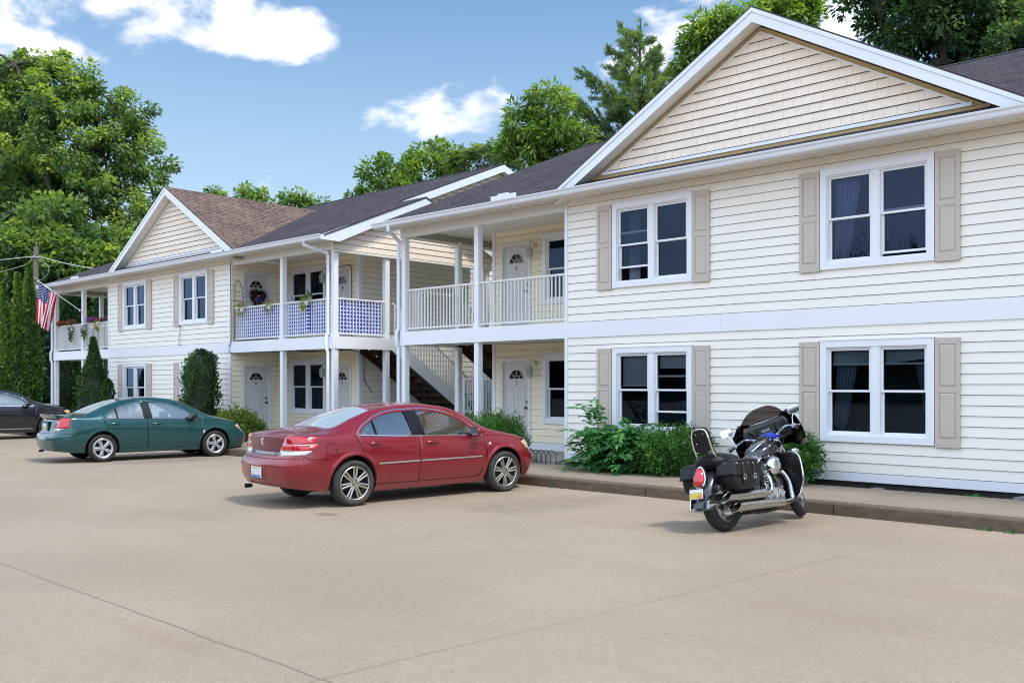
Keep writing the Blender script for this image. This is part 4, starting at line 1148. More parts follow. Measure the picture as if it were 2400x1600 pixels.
def leaf_mesh(name, pos, axis, nrm, length, width, shade, m, parent=None, off=(0, 0, 0), core=None, fold=.12):
    """one diamond leaf per row"""
    n = len(pos)
    axis = axis / (np.linalg.norm(axis, axis=1)[:, None] + 1e-9)
    side = np.cross(axis, nrm); side /= (np.linalg.norm(side, axis=1)[:, None] + 1e-9)
    up = np.cross(side, axis)
    length = np.broadcast_to(length, (n,))[:, None]; width = np.broadcast_to(width, (n,))[:, None]
    pos = pos - np.array(off)
    V = np.empty((n, 4, 3))
    V[:, 0] = pos; V[:, 1] = pos + axis * length * .45 + side * width * .5 + up * width * fold
    V[:, 2] = pos + axis * length; V[:, 3] = pos + axis * length * .45 - side * width * .5 + up * width * fold
    verts = V.reshape(-1, 3); nv = n * 4
    faces = np.arange(nv, dtype=np.int32)
    cv, cf = (np.zeros((0, 3)), [])
    if core is not None:
        cv, cf = core; cv = np.asarray(cv) - np.array(off)
    me = bpy.data.meshes.new(name)
    me.vertices.add(nv + len(cv)); me.vertices.foreach_set('co', np.concatenate([verts, cv]).ravel())
    lc = [len(f) for f in cf]
    loops = np.concatenate([faces] + [np.array(f, dtype=np.int32) + nv for f in cf]) if cf else faces
    me.loops.add(len(loops)); me.loops.foreach_set('vertex_index', loops.astype(np.int32))
    np_ = n + len(cf)
    me.polygons.add(np_)
    tot = np.concatenate([np.full(n, 4, dtype=np.int32), np.array(lc, dtype=np.int32)])
    st = np.concatenate([[0], np.cumsum(tot)[:-1]]).astype(np.int32)
    me.polygons.foreach_set('loop_start', st); me.polygons.foreach_set('loop_total', tot)
    me.materials.append(m)
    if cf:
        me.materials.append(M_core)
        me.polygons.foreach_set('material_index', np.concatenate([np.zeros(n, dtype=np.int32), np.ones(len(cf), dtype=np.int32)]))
    a = me.attributes.new('shade', 'FLOAT', 'POINT')
    a.data.foreach_set('value', np.concatenate([np.repeat(np.clip(shade, 0, 1), 4), np.zeros(len(cv))]).astype(np.float32))
    me.update(); me.validate()
    o = bpy.data.objects.new(name, me); link(o)
    if parent is not None: o.parent = parent
    return o

def limb(mb, a, b, r0, r1, rng, wob=.12, seg=5, sag=0.0):
    a = Vector(a); b = Vector(b); L_ = (b - a).length
    pts = []
    for k in range(seg + 1):
        t = k / seg
        p = a.lerp(b, t) + Vector(rng.normal(size=3)) * L_ * wob * .5 * math.sin(PI * t)
        p.z += sag * L_ * math.sin(PI * t)
        pts.append(p)
    mb.tube(catmull(pts, 3), [r0 + (r1 - r0) * k / (seg * 3) for k in range(seg * 3 + 1)], 7, 0)
    return pts

def broad_tree(name, label, base, trunk_h, trunk_r, ells, n_clump, per, leaf, m, seed, group=None, clump_r=.9, cat='tree', shell=.55, limb_r=.35, droop=.35, lshape=.62, limbs=True, vbias=.0, sunvec=(.8, -.2, .55)):
    """ells: crown ellipsoids (cx, cy, cz, rx, ry, rz) in world coordinates"""
    rng = np.random.default_rng(seed)
    t = thing(name, label, cat, base, 0, group)
    vol = np.array([e[3] * e[4] * e[5] for e in ells]) ** .7; vol /= vol.sum()
    ids = rng.choice(len(ells), n_clump, p=vol)
    E = np.array(ells)[ids]
    d = rnd_unit(rng, n_clump); rr = (shell + (1 - shell) * rng.random(n_clump)) ** .7
    C = E[:, :3] + d * E[:, 3:] * rr[:, None]
    cs = clump_r * (.6 + .8 * rng.random(n_clump))
    # leaves
    idx = np.repeat(np.arange(n_clump), per)
    n = len(idx)
    dd = rnd_unit(rng, n); q = rng.random(n) ** .45
    pos = C[idx] + dd * (cs[idx] * q)[:, None] * np.array([1, 1, .75])
    outw = dd * .8 + d[idx] * .5 + rng.normal(size=(n, 3)) * .45
    outw[:, 2] -= droop
    nrm = dd * .7 + np.array([0, 0, .8]) + rng.normal(size=(n, 3)) * .45
    ln = leaf * (.65 + .7 * rng.random(n))
    sv = np.array(sunvec) / np.linalg.norm(sunvec)
    shade = .30 + .18 * rng.normal(size=n) + .20 * rng.normal(size=n_clump)[idx] + .16 * (d[idx] @ sv) + .14 * (dd @ sv) + vbias  # leaves turned to the sun get a lighter colour, sunlight painted in
    leaf_mesh('crown', pos, outw, nrm, ln, ln * lshape, shade, m, t, base)
    if limbs:
        mb = MB(); b = Vector(base)
        top = Vector((b.x + rng.normal() * .3, b.y + rng.normal() * .3, b.z + trunk_h))
        limb(mb, b, top, trunk_r, trunk_r * .7, rng, .03)
        order = rng.permutation(n_clump)[:max(10, n_clump // 3)]
        mains = []
        ctr = np.average(np.array(ells)[:, :3], axis=0)
        for k in range(6):
            a = 2 * PI * k / 6 + rng.normal() * .3
            e = ells[k % len(ells)]
            tip = Vector((e[0] + math.cos(a) * e[3] * .45, e[1] + math.sin(a) * e[4] * .45, e[2] + e[5] * (.1 + .4 * rng.random())))
            mains.append(limb(mb, top - Vector((0, 0, trunk_h * .12 * rng.random())), tip, trunk_r * .55, trunk_r * .16, rng, .16, 6, .06))
        allp = [p for l in mains for p in l[1:]]
        for i in order:
            c = Vector(C[i]); p = min(allp, key=lambda q: (q - c).length)
            limb(mb, p, c, trunk_r * limb_r * .4, trunk_r * .04, rng, .12, 3)
        mb.build('trunk', [M_bark], t, smooth=True, off=base)
    return t

def fronds(rng, roots, dirs, length, pairs, lf, wid, droop=.5, jit=.25):
    """pinnate leaves: leaflets along drooping ribs; returns leaf arrays"""
    P_, A_, Nn, Ln, Sh = [], [], [], [], []
    for k in range(len(roots)):
        r = roots[k]; d = dirs[k] / np.linalg.norm(dirs[k]); L_ = length * (.65 + .6 * rng.random())
        side = np.cross(d, [0, 0, 1.0]); side /= np.linalg.norm(side) + 1e-9
        roll = rng.normal() * .3
        up = np.cross(side, d); side = side * math.cos(roll) + up * math.sin(roll)
        s0 = rng.normal() * .17
        for i in range(pairs):
            t = (i + .6) / pairs
            p = r + d * L_ * t + np.array([0, 0, -droop * L_ * t * t * .5])
            tang = d + np.array([0, 0, -droop * t]); tang /= np.linalg.norm(tang)
            for s in (-1, 1):
                ax = side * s * .85 + tang * .45 + np.array([0, 0, -.22]) + rng.normal(size=3) * jit * .4
                P_.append(p); A_.append(ax); Nn.append(np.array([0, -.25, .9]) + rng.normal(size=3) * jit * 2)
                Ln.append(lf * (1.05 - .5 * abs(t - .45)) * (.8 + .4 * rng.random())); Sh.append(.42 + s0 + rng.normal() * .10 + .10 * t)
        P_.append(r + d * L_ + np.array([0, 0, -droop * L_ * .5])); A_.append(d + np.array([0, 0, -droop])); Nn.append(np.array([0, 0, 1.0])); Ln.append(lf); Sh.append(.5 + s0)
    return map(np.array, (P_, A_, Nn, Ln, Sh))

def pinnate_tree(name, label, base, trunk_h, trunk_r, ells, n_tip, per, length, m, seed, lf=.30, vb=0.0, cat='tree'):
    rng = np.random.default_rng(seed)
    t = thing(name, label, cat, base)
    vol = np.array([e[3] * e[4] * e[5] for e in ells]) ** .7; vol /= vol.sum()
    ids = rng.choice(len(ells), n_tip, p=vol); E = np.array(ells)[ids]
    d = rnd_unit(rng, n_tip); d[:, 2] = np.abs(d[:, 2]) * 1.0 - .25 * rng.random(n_tip)
    C = E[:, :3] + d * E[:, 3:] * ((.45 + .55 * rng.random(n_tip)) ** .7)[:, None]
    roots = np.repeat(C, per, axis=0)
    az = rng.random(n_tip * per) * 2 * PI
    dirs = np.stack([np.cos(az), np.sin(az), .25 + .45 * rng.normal(size=n_tip * per)], 1) + np.repeat(d, per, axis=0) * .5
    p, a, nn, ln, sh = fronds(rng, roots, dirs, length, 6, lf, .4, .7)
    k = len(p) // (n_tip * per)
    cl = np.repeat(rng.normal(size=n_tip) * .15, per * k)[:len(p)]
    leaf_mesh('crown', p, a, nn, ln, ln * .40, sh + cl + vb, m, t, base)
    mb = MB(); b = Vector(base); top = Vector((b.x, b.y, b.z + trunk_h))
    pts = limb(mb, b, top, trunk_r, trunk_r * .4, rng, .04, 6)
    for i in range(n_tip):
        c = Vector(C[i]); q = min(pts[2:], key=lambda q: (q - c).length - (c.z - q.z) * .3)
        limb(mb, q, c, trunk_r * .22, trunk_r * .06, rng, .12, 3, .05)
    mb.build('trunk', [M_bark], t, smooth=True, off=base)
    return t

def column_core(cx, cy, z0, h, r, n=10, lv=8, prof=None):
    vs, fs = [], []
    for j in range(lv + 1):
        tt = j / lv; rr = r * (prof(tt) if prof else 1) * .66
        for k in range(n): a = 2 * PI * k / n; vs.append((cx + rr * math.cos(a), cy + rr * math.sin(a), z0 + h * .97 * tt))
    for j in range(lv):
        for k in range(n):
            l = (k + 1) % n; fs.append([j * n + k, j * n + l, (j + 1) * n + l, (j + 1) * n + k])
    return vs, fs

def conifer_column(name, label, base, h, r, n, leaf, m, seed, prof, group=None, cat='tree', lump=.22, vb=0.0, z0=.1, trunk=True):
    """dense columnar evergreen: upright sprays in lumps over a dark core"""
    rng = np.random.default_rng(seed)
    t = thing(name, label, cat, base, 0, group)
    nl = max(20, n // 60)
    lt = rng.random(nl) ** 1.1; la = rng.random(nl) * 2 * PI
    ll = .55 + .6 * rng.random(nl)
    idx = rng.integers(0, nl, n)
    tt = np.clip(lt[idx] + rng.normal(size=n) * .045, 0, 1); aa = la[idx] + rng.normal(size=n) * .28
    pr = np.array([prof(x) for x in tt])
    out = 1 - lump * .5 + lump * (ll[idx] - .85) + .10 * rng.random(n) - .22 * rng.random(n) ** 2
    if cat == 'shrub': out = out + .13 * np.sin(2.3 * aa + 9 * tt + seed) + .09 * np.sin(5 * aa - 13 * tt + seed) + .35 * (rng.random(n) > .97) * rng.random(n)
    rr = r * pr * out
    pos = np.stack([base[0] + rr * np.cos(aa), base[1] + rr * np.sin(aa), base[2] + z0 + (h - z0) * tt], 1)
    ax = np.stack([np.cos(aa) * .55, np.sin(aa) * .55, np.full(n, .85)], 1) + rng.normal(size=(n, 3)) * .38
    nr = np.stack([np.cos(aa), np.sin(aa), np.full(n, .3)], 1) + rng.normal(size=(n, 3)) * .5
    ln = leaf * (.6 + .8 * rng.random(n))
    sh = .34 + .15 * rng.normal(size=n) + .16 * (ll[idx] - .85) / .3 + .20 * np.cos(aa + 2.2) + .16 * (tt - .4) + vb  # lit side painted into the spray colour by angle, tips lighter too
    leaf_mesh('foliage', pos, ax, nr, ln, ln * .45, sh, m, t, base, column_core(base[0], base[1], base[2] + z0, h - z0, r * .9, prof=prof))
    if trunk:
        mb = MB(); mb.tube([base, (base[0], base[1], base[2] + h * .5)], [r * .12, r * .05], 7); mb.build('trunk', [M_bark], t, smooth=True, off=base)
    return t

def pine_tree(label, base, h, branches, m, seed):
    """branches: (z share, azimuth, length, rise)"""
    rng = np.random.default_rng(seed); t = thing('pine_tree', label, 'tree', base)
    mb = MB(); b = Vector(base)
    mb.tube(catmull([b, b + Vector((.1, 0, h * .4)), b + Vector((-.1, .05, h * .75)), b + Vector((.05, 0, h))], 6), [.26 - .235 * k / 18 for k in range(19)], 8)
    P_, A_, Ln, Sh = [], [], [], []
    def tuft(p, d, s, sh):
        k = 11
        dd = np.array(d)[None, :] * .75 + rng.normal(size=(k, 3)) * .55 + np.array([0, 0, .25])
        P_.append(np.repeat(np.array(p)[None, :], k, 0) + rng.normal(size=(k, 3)) * .03); A_.append(dd); Ln.append(s * (.7 + .6 * rng.random(k))); Sh.append(np.full(k, sh) + rng.normal(size=k) * .12)
    for (zs, az, L_, rise) in branches:
        st = b + Vector((0, 0, h * zs)); dr = Vector((math.cos(az), math.sin(az), 0))
        pts = [st + dr * L_ * q + Vector((0, 0, L_ * (rise * q + .25 * rise * q * q))) + Vector(rng.normal(size=3)) * .05 * L_ * q for q in (0, .25, .5, .75, 1)]
        cp = catmull(pts, 4)
        mb.tube(cp, [max(.012, .022 * L_ * (1 - k / len(cp)) + .01) for k in range(len(cp))], 5)
        sb = rng.normal() * .12
        nsub = int(10 + L_ * 9)
        for i in range(nsub):
            q = .18 + .82 * (i + .5) / nsub; p = cp[min(len(cp) - 1, int(q * (len(cp) - 1)))]
            s_ = rng.choice([-1, 1]); tl = (.25 + .75 * (1 - abs(q - .45))) * min(1.0, L_ * .42) * (.6 + .7 * rng.random())
            sd = Vector((-dr.y, dr.x, 0)) * s_ * (.4 + .6 * rng.random()) + dr * .6 + Vector((0, 0, .35 * rng.normal() + .35))
            sd.normalize(); e = p + sd * tl
            mb.tube([p, e], [.012, .006], 4)
            for f in np.linspace(.2, 1.0, max(3, int(tl / .075))):
                tuft(p.lerp(e, float(f)), sd, .21, .42 + sb + .1 * f)
        tuft(cp[-1], dr, .24, .55 + sb)
    for k in range(26): tuft(b + Vector((0, 0, h * (.86 + .14 * k / 26))) + Vector(rng.normal(size=3)) * .08, rng.normal(size=3) * .7 + np.array([0, 0, .8]), .24, .45)
    p = np.concatenate(P_); a = np.concatenate(A_); ln = np.concatenate(Ln); sh = np.concatenate(Sh)
    leaf_mesh('crown', p, a, rnd_unit(rng, len(p)), ln, ln * .17, sh, m, t, base, fold=0)
    mb.build('trunk', [M_bark], t, smooth=True, off=base)
    return t

def bushy(name, label, base, ells, n, leaf, m, seed, cat='shrub', wid=.5, upb=.3, stems=8, shell=.45, vb=0, group=None):
    rng = np.random.default_rng(seed); t = thing(name, label, cat, base, 0, group)
    vol = np.array([e[3] * e[4] * e[5] for e in ells]) ** .7; vol /= vol.sum()
    nl = n // 26; ids = rng.choice(len(ells), nl, p=vol); E = np.array(ells)[ids]
    d = rnd_unit(rng, nl); C = E[:, :3] + d * E[:, 3:] * ((shell + (1 - shell) * rng.random(nl)) ** .6)[:, None]
    C[:, 2] = np.maximum(C[:, 2], base[2] + .05)
    idx = np.repeat(np.arange(nl), 26); k = len(idx)
    sp = d[idx] * .9 + np.array([0, 0, upb]) + np.repeat(rng.normal(size=(nl, 3)) * .35, 26, 0)
    sp /= np.linalg.norm(sp, axis=1)[:, None]
    f = rng.random(k)
    pos = C[idx] + sp * (f * leaf * 3.2)[:, None] + rng.normal(size=(k, 3)) * leaf * .55
    ax = sp * .6 + rng.normal(size=(k, 3)) * .7
    ln = leaf * (.6 + .8 * rng.random(k))
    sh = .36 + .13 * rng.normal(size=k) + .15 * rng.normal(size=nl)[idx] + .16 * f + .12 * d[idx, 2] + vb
    leaf_mesh('foliage', pos, ax, rnd_unit(rng, k) + np.array([0, 0, .6]), ln, ln * wid, sh, m, t, base)
    mb = MB()
    for i in range(stems):
        e = C[rng.integers(0, nl)]; limb(mb, (base[0] + rng.normal() * .05, base[1] + rng.normal() * .05, base[2]), e, .018, .006, rng, .15, 3)
    mb.build('stems', [M_bark], t, smooth=True, off=base)
    return t

def at(px, py, D):
    """world point seen at a pixel of the 2352x1568 photograph at distance D along the view axis"""
    u, v = px * 1.0204, py * 1.0204
    p = (FW + RT * ((u - 1200) / 2228) + Vector((0, 0, 1)) * ((900 - v) / 2228)) * D
    return Vector((p.x, p.y, p.z + H))

# ---- the great maple at the left
bx = at(150, 880, 60); bx.z = 0
def el(px, py, D, r, rz, ry=None): p = at(px, py, D); return (p.x, p.y, p.z, r, ry or r, rz)
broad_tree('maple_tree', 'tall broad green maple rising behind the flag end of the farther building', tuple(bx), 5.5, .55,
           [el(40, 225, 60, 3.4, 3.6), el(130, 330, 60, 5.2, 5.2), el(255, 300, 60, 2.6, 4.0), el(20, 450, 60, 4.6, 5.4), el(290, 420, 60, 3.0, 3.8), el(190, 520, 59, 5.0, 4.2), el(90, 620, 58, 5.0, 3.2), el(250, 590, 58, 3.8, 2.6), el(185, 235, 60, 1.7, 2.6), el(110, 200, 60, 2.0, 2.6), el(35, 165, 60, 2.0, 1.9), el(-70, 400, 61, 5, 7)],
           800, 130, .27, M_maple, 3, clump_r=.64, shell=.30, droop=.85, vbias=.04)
# ---- understorey bushes and evergreen columns beyond the far porch
for k, (px, ptop, D, r, n) in enumerate(((8, 655, 42, .55, 6500), (40, 632, 43, .50, 6500), (66, 612, 44, .72, 9000))):
    p = at(px, 900, D); p.z = 0; top = at(px, ptop, D).z
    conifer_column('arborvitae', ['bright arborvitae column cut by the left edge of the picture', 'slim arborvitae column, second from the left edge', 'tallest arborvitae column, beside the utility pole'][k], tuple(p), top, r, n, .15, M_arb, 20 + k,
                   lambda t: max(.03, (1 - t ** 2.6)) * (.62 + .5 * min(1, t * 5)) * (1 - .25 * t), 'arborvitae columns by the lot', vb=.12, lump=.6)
for k, (px, ptop, D, r) in enumerate(((98, 700, 50, 1.3), (132, 690, 52, 1.5), (165, 655, 50, 1.5), (205, 690, 54, 1.6), (240, 660, 50, 1.6))):
    p = at(px, 900, D); p.z = 0; top = at(px, ptop, D).z
    conifer_column('evergreen', 'dark dense evergreen in the screen behind the far porch', tuple(p), top, r, 5200, .24, M_conif, 40 + k,
                   lambda t: max(.05, (1 - t ** 2.2)) * (.7 + .4 * min(1, t * 4)), 'dark evergreens behind the far porch', vb=-.06)
for k, (px, py, D, r, rz) in enumerate(((40, 600, 54, 3.2, 1.8), (130, 560, 54, 3.0, 2.4), (215, 600, 55, 3.2, 2.2))):
    p = at(px, 880, D); p.z = 0
    broad_tree('young_maple', ['low leafy tree behind the arborvitae at the left edge', 'low leafy tree just right of the utility pole top', 'low leafy tree above the left end of the farther roof'][k], tuple(p), 2.5, .2, [el(px, py, D, r, rz), el(px + 10, py + 60, D, r * .9, rz)], 64, 90, .36, M_maple, 60 + k, vbias=-.04, clump_r=.8)

# ---- trees behind the roofs
def base_of(px, D):
    p = at(px, 880, D); p.z = 0; return tuple(p)
broad_tree('locust_tree', 'rounded green tree above the middle of the farther roof', base_of(900, 52), 7, .22, [el(893, 412, 52, 1.5, 1.35), el(940, 420, 52, 1.2, 1.0), el(905, 450, 52, 2.0, 1.2)], 62, 75, .26, M_ail, 71, clump_r=.46, vbias=.05, droop=.3)
broad_tree('locust_tree', 'airy green tree with open crown, second from left above the farther roof', base_of(1000, 53), 8, .22, [el(1000, 370, 53, 1.6, 1.0), el(985, 405, 53, 1.7, 1.2), el(1030, 395, 53, 1.0, 1.1)], 54, 62, .25, M_ail, 72, clump_r=.44, vbias=.08, droop=.3)
pinnate_tree('sumac_tree', 'low dull green tree behind the farther ridge end', base_of(1100, 50), 7, .16, [el(1100, 375, 50, 1.5, 1.0), el(1140, 380, 50, 1.1, 1.1)], 46, 7, .8, M_dark, 73, .26, .15)
broad_tree('ailanthus_tree', 'yellow-green ailanthus tree between the two roofs', base_of(1255, 44), 12, .2, [el(1262, 250, 44, 1.4, 1.2), el(1215, 300, 44, 1.3, 1.2), el(1270, 330, 44, 1.8, 1.3), el(1180, 290, 44, .7, .9), el(1240, 215, 44, .55, .6), el(1330, 360, 44, 1.4, .9), el(1165, 340, 44, .6, .6)], 150, 75, .32, M_ail, 74, clump_r=.42, vbias=.10, droop=.75, lshape=.30, shell=.3)
broad_tree('ailanthus_tree', 'leafy ailanthus tree left of the nearer gable, behind the rake', base_of(1640, 40), 14, .2, [el(1620, 105, 40, 1.0, 1.0), el(1570, 130, 40, .6, .8), el(1690, 60, 40, 1.1, .9), el(1725, 35, 40, .7, .6), el(1640, 70, 40, .8, .6), el(1585, 170, 40, .6, .5)], 115, 75, .32, M_ail, 75, clump_r=.40, vbias=.08, droop=.75, lshape=.30, shell=.3)
broad_tree('pale_tree', 'pale yellow-green treetop peeking above the nearer gable', base_of(1815, 46), 14, .2, [el(1815, 20, 46, 1.3, .9), el(1840, 50, 46, .8, .6), el(1765, 30, 46, .7, .5)], 46, 80, .28, M_ail, 76, clump_r=.5, vbias=.28)
rngp = np.random.default_rng(5)
brs = []
for k in range(34):
    zs = .50 + .46 * k / 34; brs.append((zs, k * 2.4 + rngp.normal() * .3, (2.6 * (1 - (zs - .5) / .5) ** .75 + .35) * (.75 + .4 * rngp.random()), .35 + .5 * zs * rngp.random()))
# the long arms toward the left of the picture
lft = math.atan2(-RT.y, -RT.x)
brs += [(.66, lft + .15, 3.1, .62), (.60, lft - .1, 3.2, .05), (.56, lft + .05, 4.0, .12), (.72, lft + .1, 2.6, .85), (.70, lft + PI, 2.0, .4), (.62, lft + PI - .2, 2.2, .3)]
pb = at(1470, 880, 45); pb.z = 0
pine_tree('ragged white pine with a long left arm, left of the nearer gable', tuple(pb), at(1466, 48, 45).z, brs, M_pine, 9)
broad_tree('oak_tree', 'big dark oak with bare limbs showing above the nearer roof', base_of(2160, 38), 13.4, .42,
           [el(2090, 20, 38, 2.4, 1.9), el(2240, 30, 38, 2.4, 1.6), el(2350, 60, 38, 2.0, 1.7), el(2150, 110, 38, 2.2, .9), el(2290, 110, 38, 2.0, .8), el(2010, 70, 38, .9, .8), el(1965, 20, 38, .8, .6), el(2180, -50, 38, 3.5, 1.5)],
           250, 130, .21, M_dark, 77, clump_r=.62, shell=.2, droop=.3, limb_r=.6)
broad_tree('oak_tree', 'lower dark branches of an oak at the right edge behind the ridge', base_of(2400, 36), 12.5, .34, [el(2320, 110, 36, 1.2, .9), el(2400, 90, 36, 1.6, 1.2)], 60, 120, .21, M_dark, 78, clump_r=.55, droop=.3)
for k, (px, py, D, r, rz, lab) in enumerate(((490, 438, 60, .55, .4, 'small sprig of a treetop just right of the left gable peak'), (548, 440, 60, .7, .35, 'thin treetop peeking over the left part of the farther ridge'), (600, 452, 58, .6, .35, 'small treetop over the farther ridge, third from the gable peak'), (680, 462, 55, 1.3, .55, 'bright round treetop in the roof valley of the farther building'), (820, 452, 54, .6, .4, 'small dark treetop left of the rounded tree above the farther roof'))):
    broad_tree('treetop', lab, base_of(px, D), at(px, py, D).z - .8, .10, [el(px, py, D, r, rz), el(px + (5 - k) * 4, py + 12, D, r * 1.3, rz)], 13 if r < 1 else 40, 46, .26, M_ail, 90 + k, clump_r=.30, vbias=.05 if k < 4 else -.1, droop=.5, lshape=.4, shell=.2)

# ---- shrubs by the walls
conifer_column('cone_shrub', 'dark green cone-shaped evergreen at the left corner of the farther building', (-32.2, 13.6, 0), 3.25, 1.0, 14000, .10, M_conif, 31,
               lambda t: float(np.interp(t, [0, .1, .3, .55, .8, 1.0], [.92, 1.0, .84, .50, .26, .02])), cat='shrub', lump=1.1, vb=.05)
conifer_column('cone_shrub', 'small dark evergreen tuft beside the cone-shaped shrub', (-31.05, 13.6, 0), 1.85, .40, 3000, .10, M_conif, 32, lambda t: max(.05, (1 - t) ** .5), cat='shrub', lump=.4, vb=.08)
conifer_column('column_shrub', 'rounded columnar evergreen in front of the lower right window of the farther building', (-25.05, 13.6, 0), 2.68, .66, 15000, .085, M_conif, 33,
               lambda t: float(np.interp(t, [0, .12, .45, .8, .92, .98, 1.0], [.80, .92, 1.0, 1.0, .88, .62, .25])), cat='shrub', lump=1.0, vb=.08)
bushy('yellow_shrub', 'yellow-green mounded shrub beside door 8', (-23.6, 14.0, .0), [(-23.6, 14.0, .42, .55, .5, .46), (-23.8, 13.95, .66, .36, .36, .32), (-23.3, 14.0, .5, .36, .36, .32)], 5600, .075, M_boxl, 34, wid=.55, shell=.55)
bushy('juniper_shrub', 'feathery green juniper in front of door 3 behind the red car', (-13.75, 14.0, .0), [(-13.7, 13.95, .42, .60, .5, .40), (-13.5, 13.95, .66, .36, .36, .24), (-14.1, 13.95, .5, .4, .36, .34)], 15000, .10, M_yew, 35, wid=.16, upb=.9, shell=.55, vb=.06)
rngs = np.random.default_rng(36)
t = thing('sumac_shrub', 'large fern-leaved green shrub under the lower left window of the nearer building', 'shrub', (-10.5, 13.95, 0))
nn_ = 330
ct = np.stack([-10.55 + rngs.normal(size=nn_) * .50, 13.85 + rngs.normal(size=nn_) * .22, .18 + .75 * rngs.random(nn_) ** .8], 1)
ct[:, 0] = np.clip(ct[:, 0], -10.95, -9.95)
ct[:12] = np.array([-10.98, 13.9, 1.05]) + rngs.normal(size=(12, 3)) * np.array([.08, .08, .10])
ct[12:22] = np.array([-10.2, 13.85, .9]) + rngs.normal(size=(10, 3)) * .12
az = rngs.random(nn_) * 2 * PI
dr = np.stack([np.cos(az) * .9, np.sin(az) * .7 - .35, .25 + .3 * rngs.normal(size=nn_)], 1)
dr[:12, 2] += .8
p, a, n_, ln, sh = fronds(rngs, ct, dr, .42, 9, .115, .3, .8, .2)
leaf_mesh('foliage', p, a, n_, ln * 1.15, ln * .46, sh - .02 + .25 * (p[:, 2] - .6), M_sumac, t, (-10.5, 13.95, 0))
mb = MB()
for i in range(0, nn_, 6): limb(mb, (-10.5 + rngs.normal() * .2, 13.95, 0), ct[i], .014, .005, rngs, .12, 3)
mb.build('stems', [M_bark], t, smooth=True, off=(-10.5, 13.95, 0))
bushy('juniper_shrub', 'olive green juniper behind the motorcycle backrest', (-9.15, 13.95, 0), [(-9.28, 13.95, .48, .50, .42, .36), (-9.5, 13.9, .35, .38, .38, .3), (-9.0, 13.95, .58, .28, .32, .27)], 13000, .08, M_yew, 37, wid=.24, upb=.5, shell=.5, vb=.06)
bushy('juniper_shrub', 'small bushy juniper right of the motorcycle fairing', (-7.22, 13.95, 0), [(-7.22, 13.95, .56, .42, .36, .30)], 10000, .075, M_yew, 38, wid=.28, upb=.4, shell=.5, vb=.05)
def weeds(name, label, cx, cy, sx, sy, n, s, seed, z=.09):
    rng = np.random.default_rng(seed)
    k = n * 7; idx = np.repeat(np.arange(n), 7)
    c = np.stack([cx + rng.normal(size=n) * sx, cy + rng.normal(size=n) * sy, np.full(n, z)], 1)
    az = rng.random(k) * 2 * PI
    ax = np.stack([np.cos(az), np.sin(az), .5 + .5 * rng.random(k)], 1)
    ln = s * (.5 + rng.random(k))
    t = leaf_mesh(name, c[idx], ax, np.tile([0, 0, 1.0], (k, 1)) + rng.normal(size=(k, 3)) * .3, ln, ln * .45, .45 + .2 * rng.normal(size=k), M_sumac)
    tag(t, label, 'weeds', 'weeds along the wall and kerb')
for k, (cx, cy, sx, n, s, z, lab) in enumerate(((-5.2, 14.28, .18, 16, .06, .09, 'low green weeds at the wall foot, left of the tall weed'), (-4.75, 14.28, .12, 9, .06, .09, 'small clump of weeds at the wall foot beside the tall weed'), (-4.45, 14.3, .04, 5, .16, .09, 'tallest weed at the wall foot under the right shutter'),
     (-4.1, 14.3, .12, 7, .05, .09, 'flat weeds left of the larger stone'), (-3.5, 14.28, .08, 8, .07, .09, 'weeds at the wall foot just right of the larger stone'), (-3.2, 14.25, .1, 8, .1, .09, 'weed tuft near the right edge at the wall foot'), (-3.62, 12.16, .07, 9, .05, .0, 'weeds sprouting from the kerb joint at right'), (-3.4, 12.15, .05, 6, .06, .0, 'second weed tuft at the kerb foot at right'),
     (-7.1, 14.2, .12, 14, .10, .09, 'leafy weeds beside the motorcycle front wheel at the wall'), (-12.0, 14.2, .35, 22, .06, .09, 'weeds at the wall corner left of the fern-leaved shrub'), (-10.6, 12.16, .05, 5, .05, 0, 'weeds at the kerb right of the red car wheel'), (-6.0, 12.16, .04, 4, .04, 0, 'tiny weed at the kerb right of the motorcycle'))):
    weeds('weeds', lab, cx, cy, sx, .03 if cy < 13 else .06, max(3, n * 2 // 3), s * .8, 300 + k, z)
# ---- wood behind the photographer (seen mirrored in the paintwork and panes)
rng = np.random.default_rng(99)
n = 26000
xx = rng.random(n) * 260 - 150; hh = 8 + 3 * np.sin(xx * .11) + 3 * np.sin(xx * .31 + 1) + 2 * np.sin(xx * .83)
pz = hh * rng.random(n) ** .8; yy = -66 + 6 * rng.normal(size=n) - 8 * np.abs(xx / 150) ** 2
pos = np.stack([xx, yy, pz], 1)
o = leaf_mesh('distant_wood', pos, rnd_unit(rng, n), rnd_unit(rng, n), 2.2, 1.9, .4 + .25 * rng.normal(size=n), M_wood_far)
tag(o, 'line of green woodland across the far side of the lot', 'wood', None, 'stuff')
# ------------------------------------------------------------------ cars
def curve(keys):
    """monotone cubic through (x, value) keys"""
    k = sorted(keys); x = np.array([a for a, b in k], float); y = np.array([b for a, b in k], float)
    h = np.diff(x); dl = np.diff(y) / h; n = len(x); m = np.zeros(n)
    m[0], m[-1] = dl[0], dl[-1]
    for i in range(1, n - 1):
        if dl[i - 1] * dl[i] > 0:
            w1, w2 = 2 * h[i] + h[i - 1], h[i] + 2 * h[i - 1]
            m[i] = (w1 + w2) / (w1 / dl[i - 1] + w2 / dl[i])
    def f(q):
        i = int(min(max(np.searchsorted(x, q) - 1, 0), n - 2)); t = (min(max(q, x[0]), x[-1]) - x[i]) / h[i]
        return float((2 * t ** 3 - 3 * t ** 2 + 1) * y[i] + (t ** 3 - 2 * t ** 2 + t) * h[i] * m[i] + (-2 * t ** 3 + 3 * t ** 2) * y[i + 1] + (t ** 3 - t ** 2) * h[i] * m[i + 1])
    return f

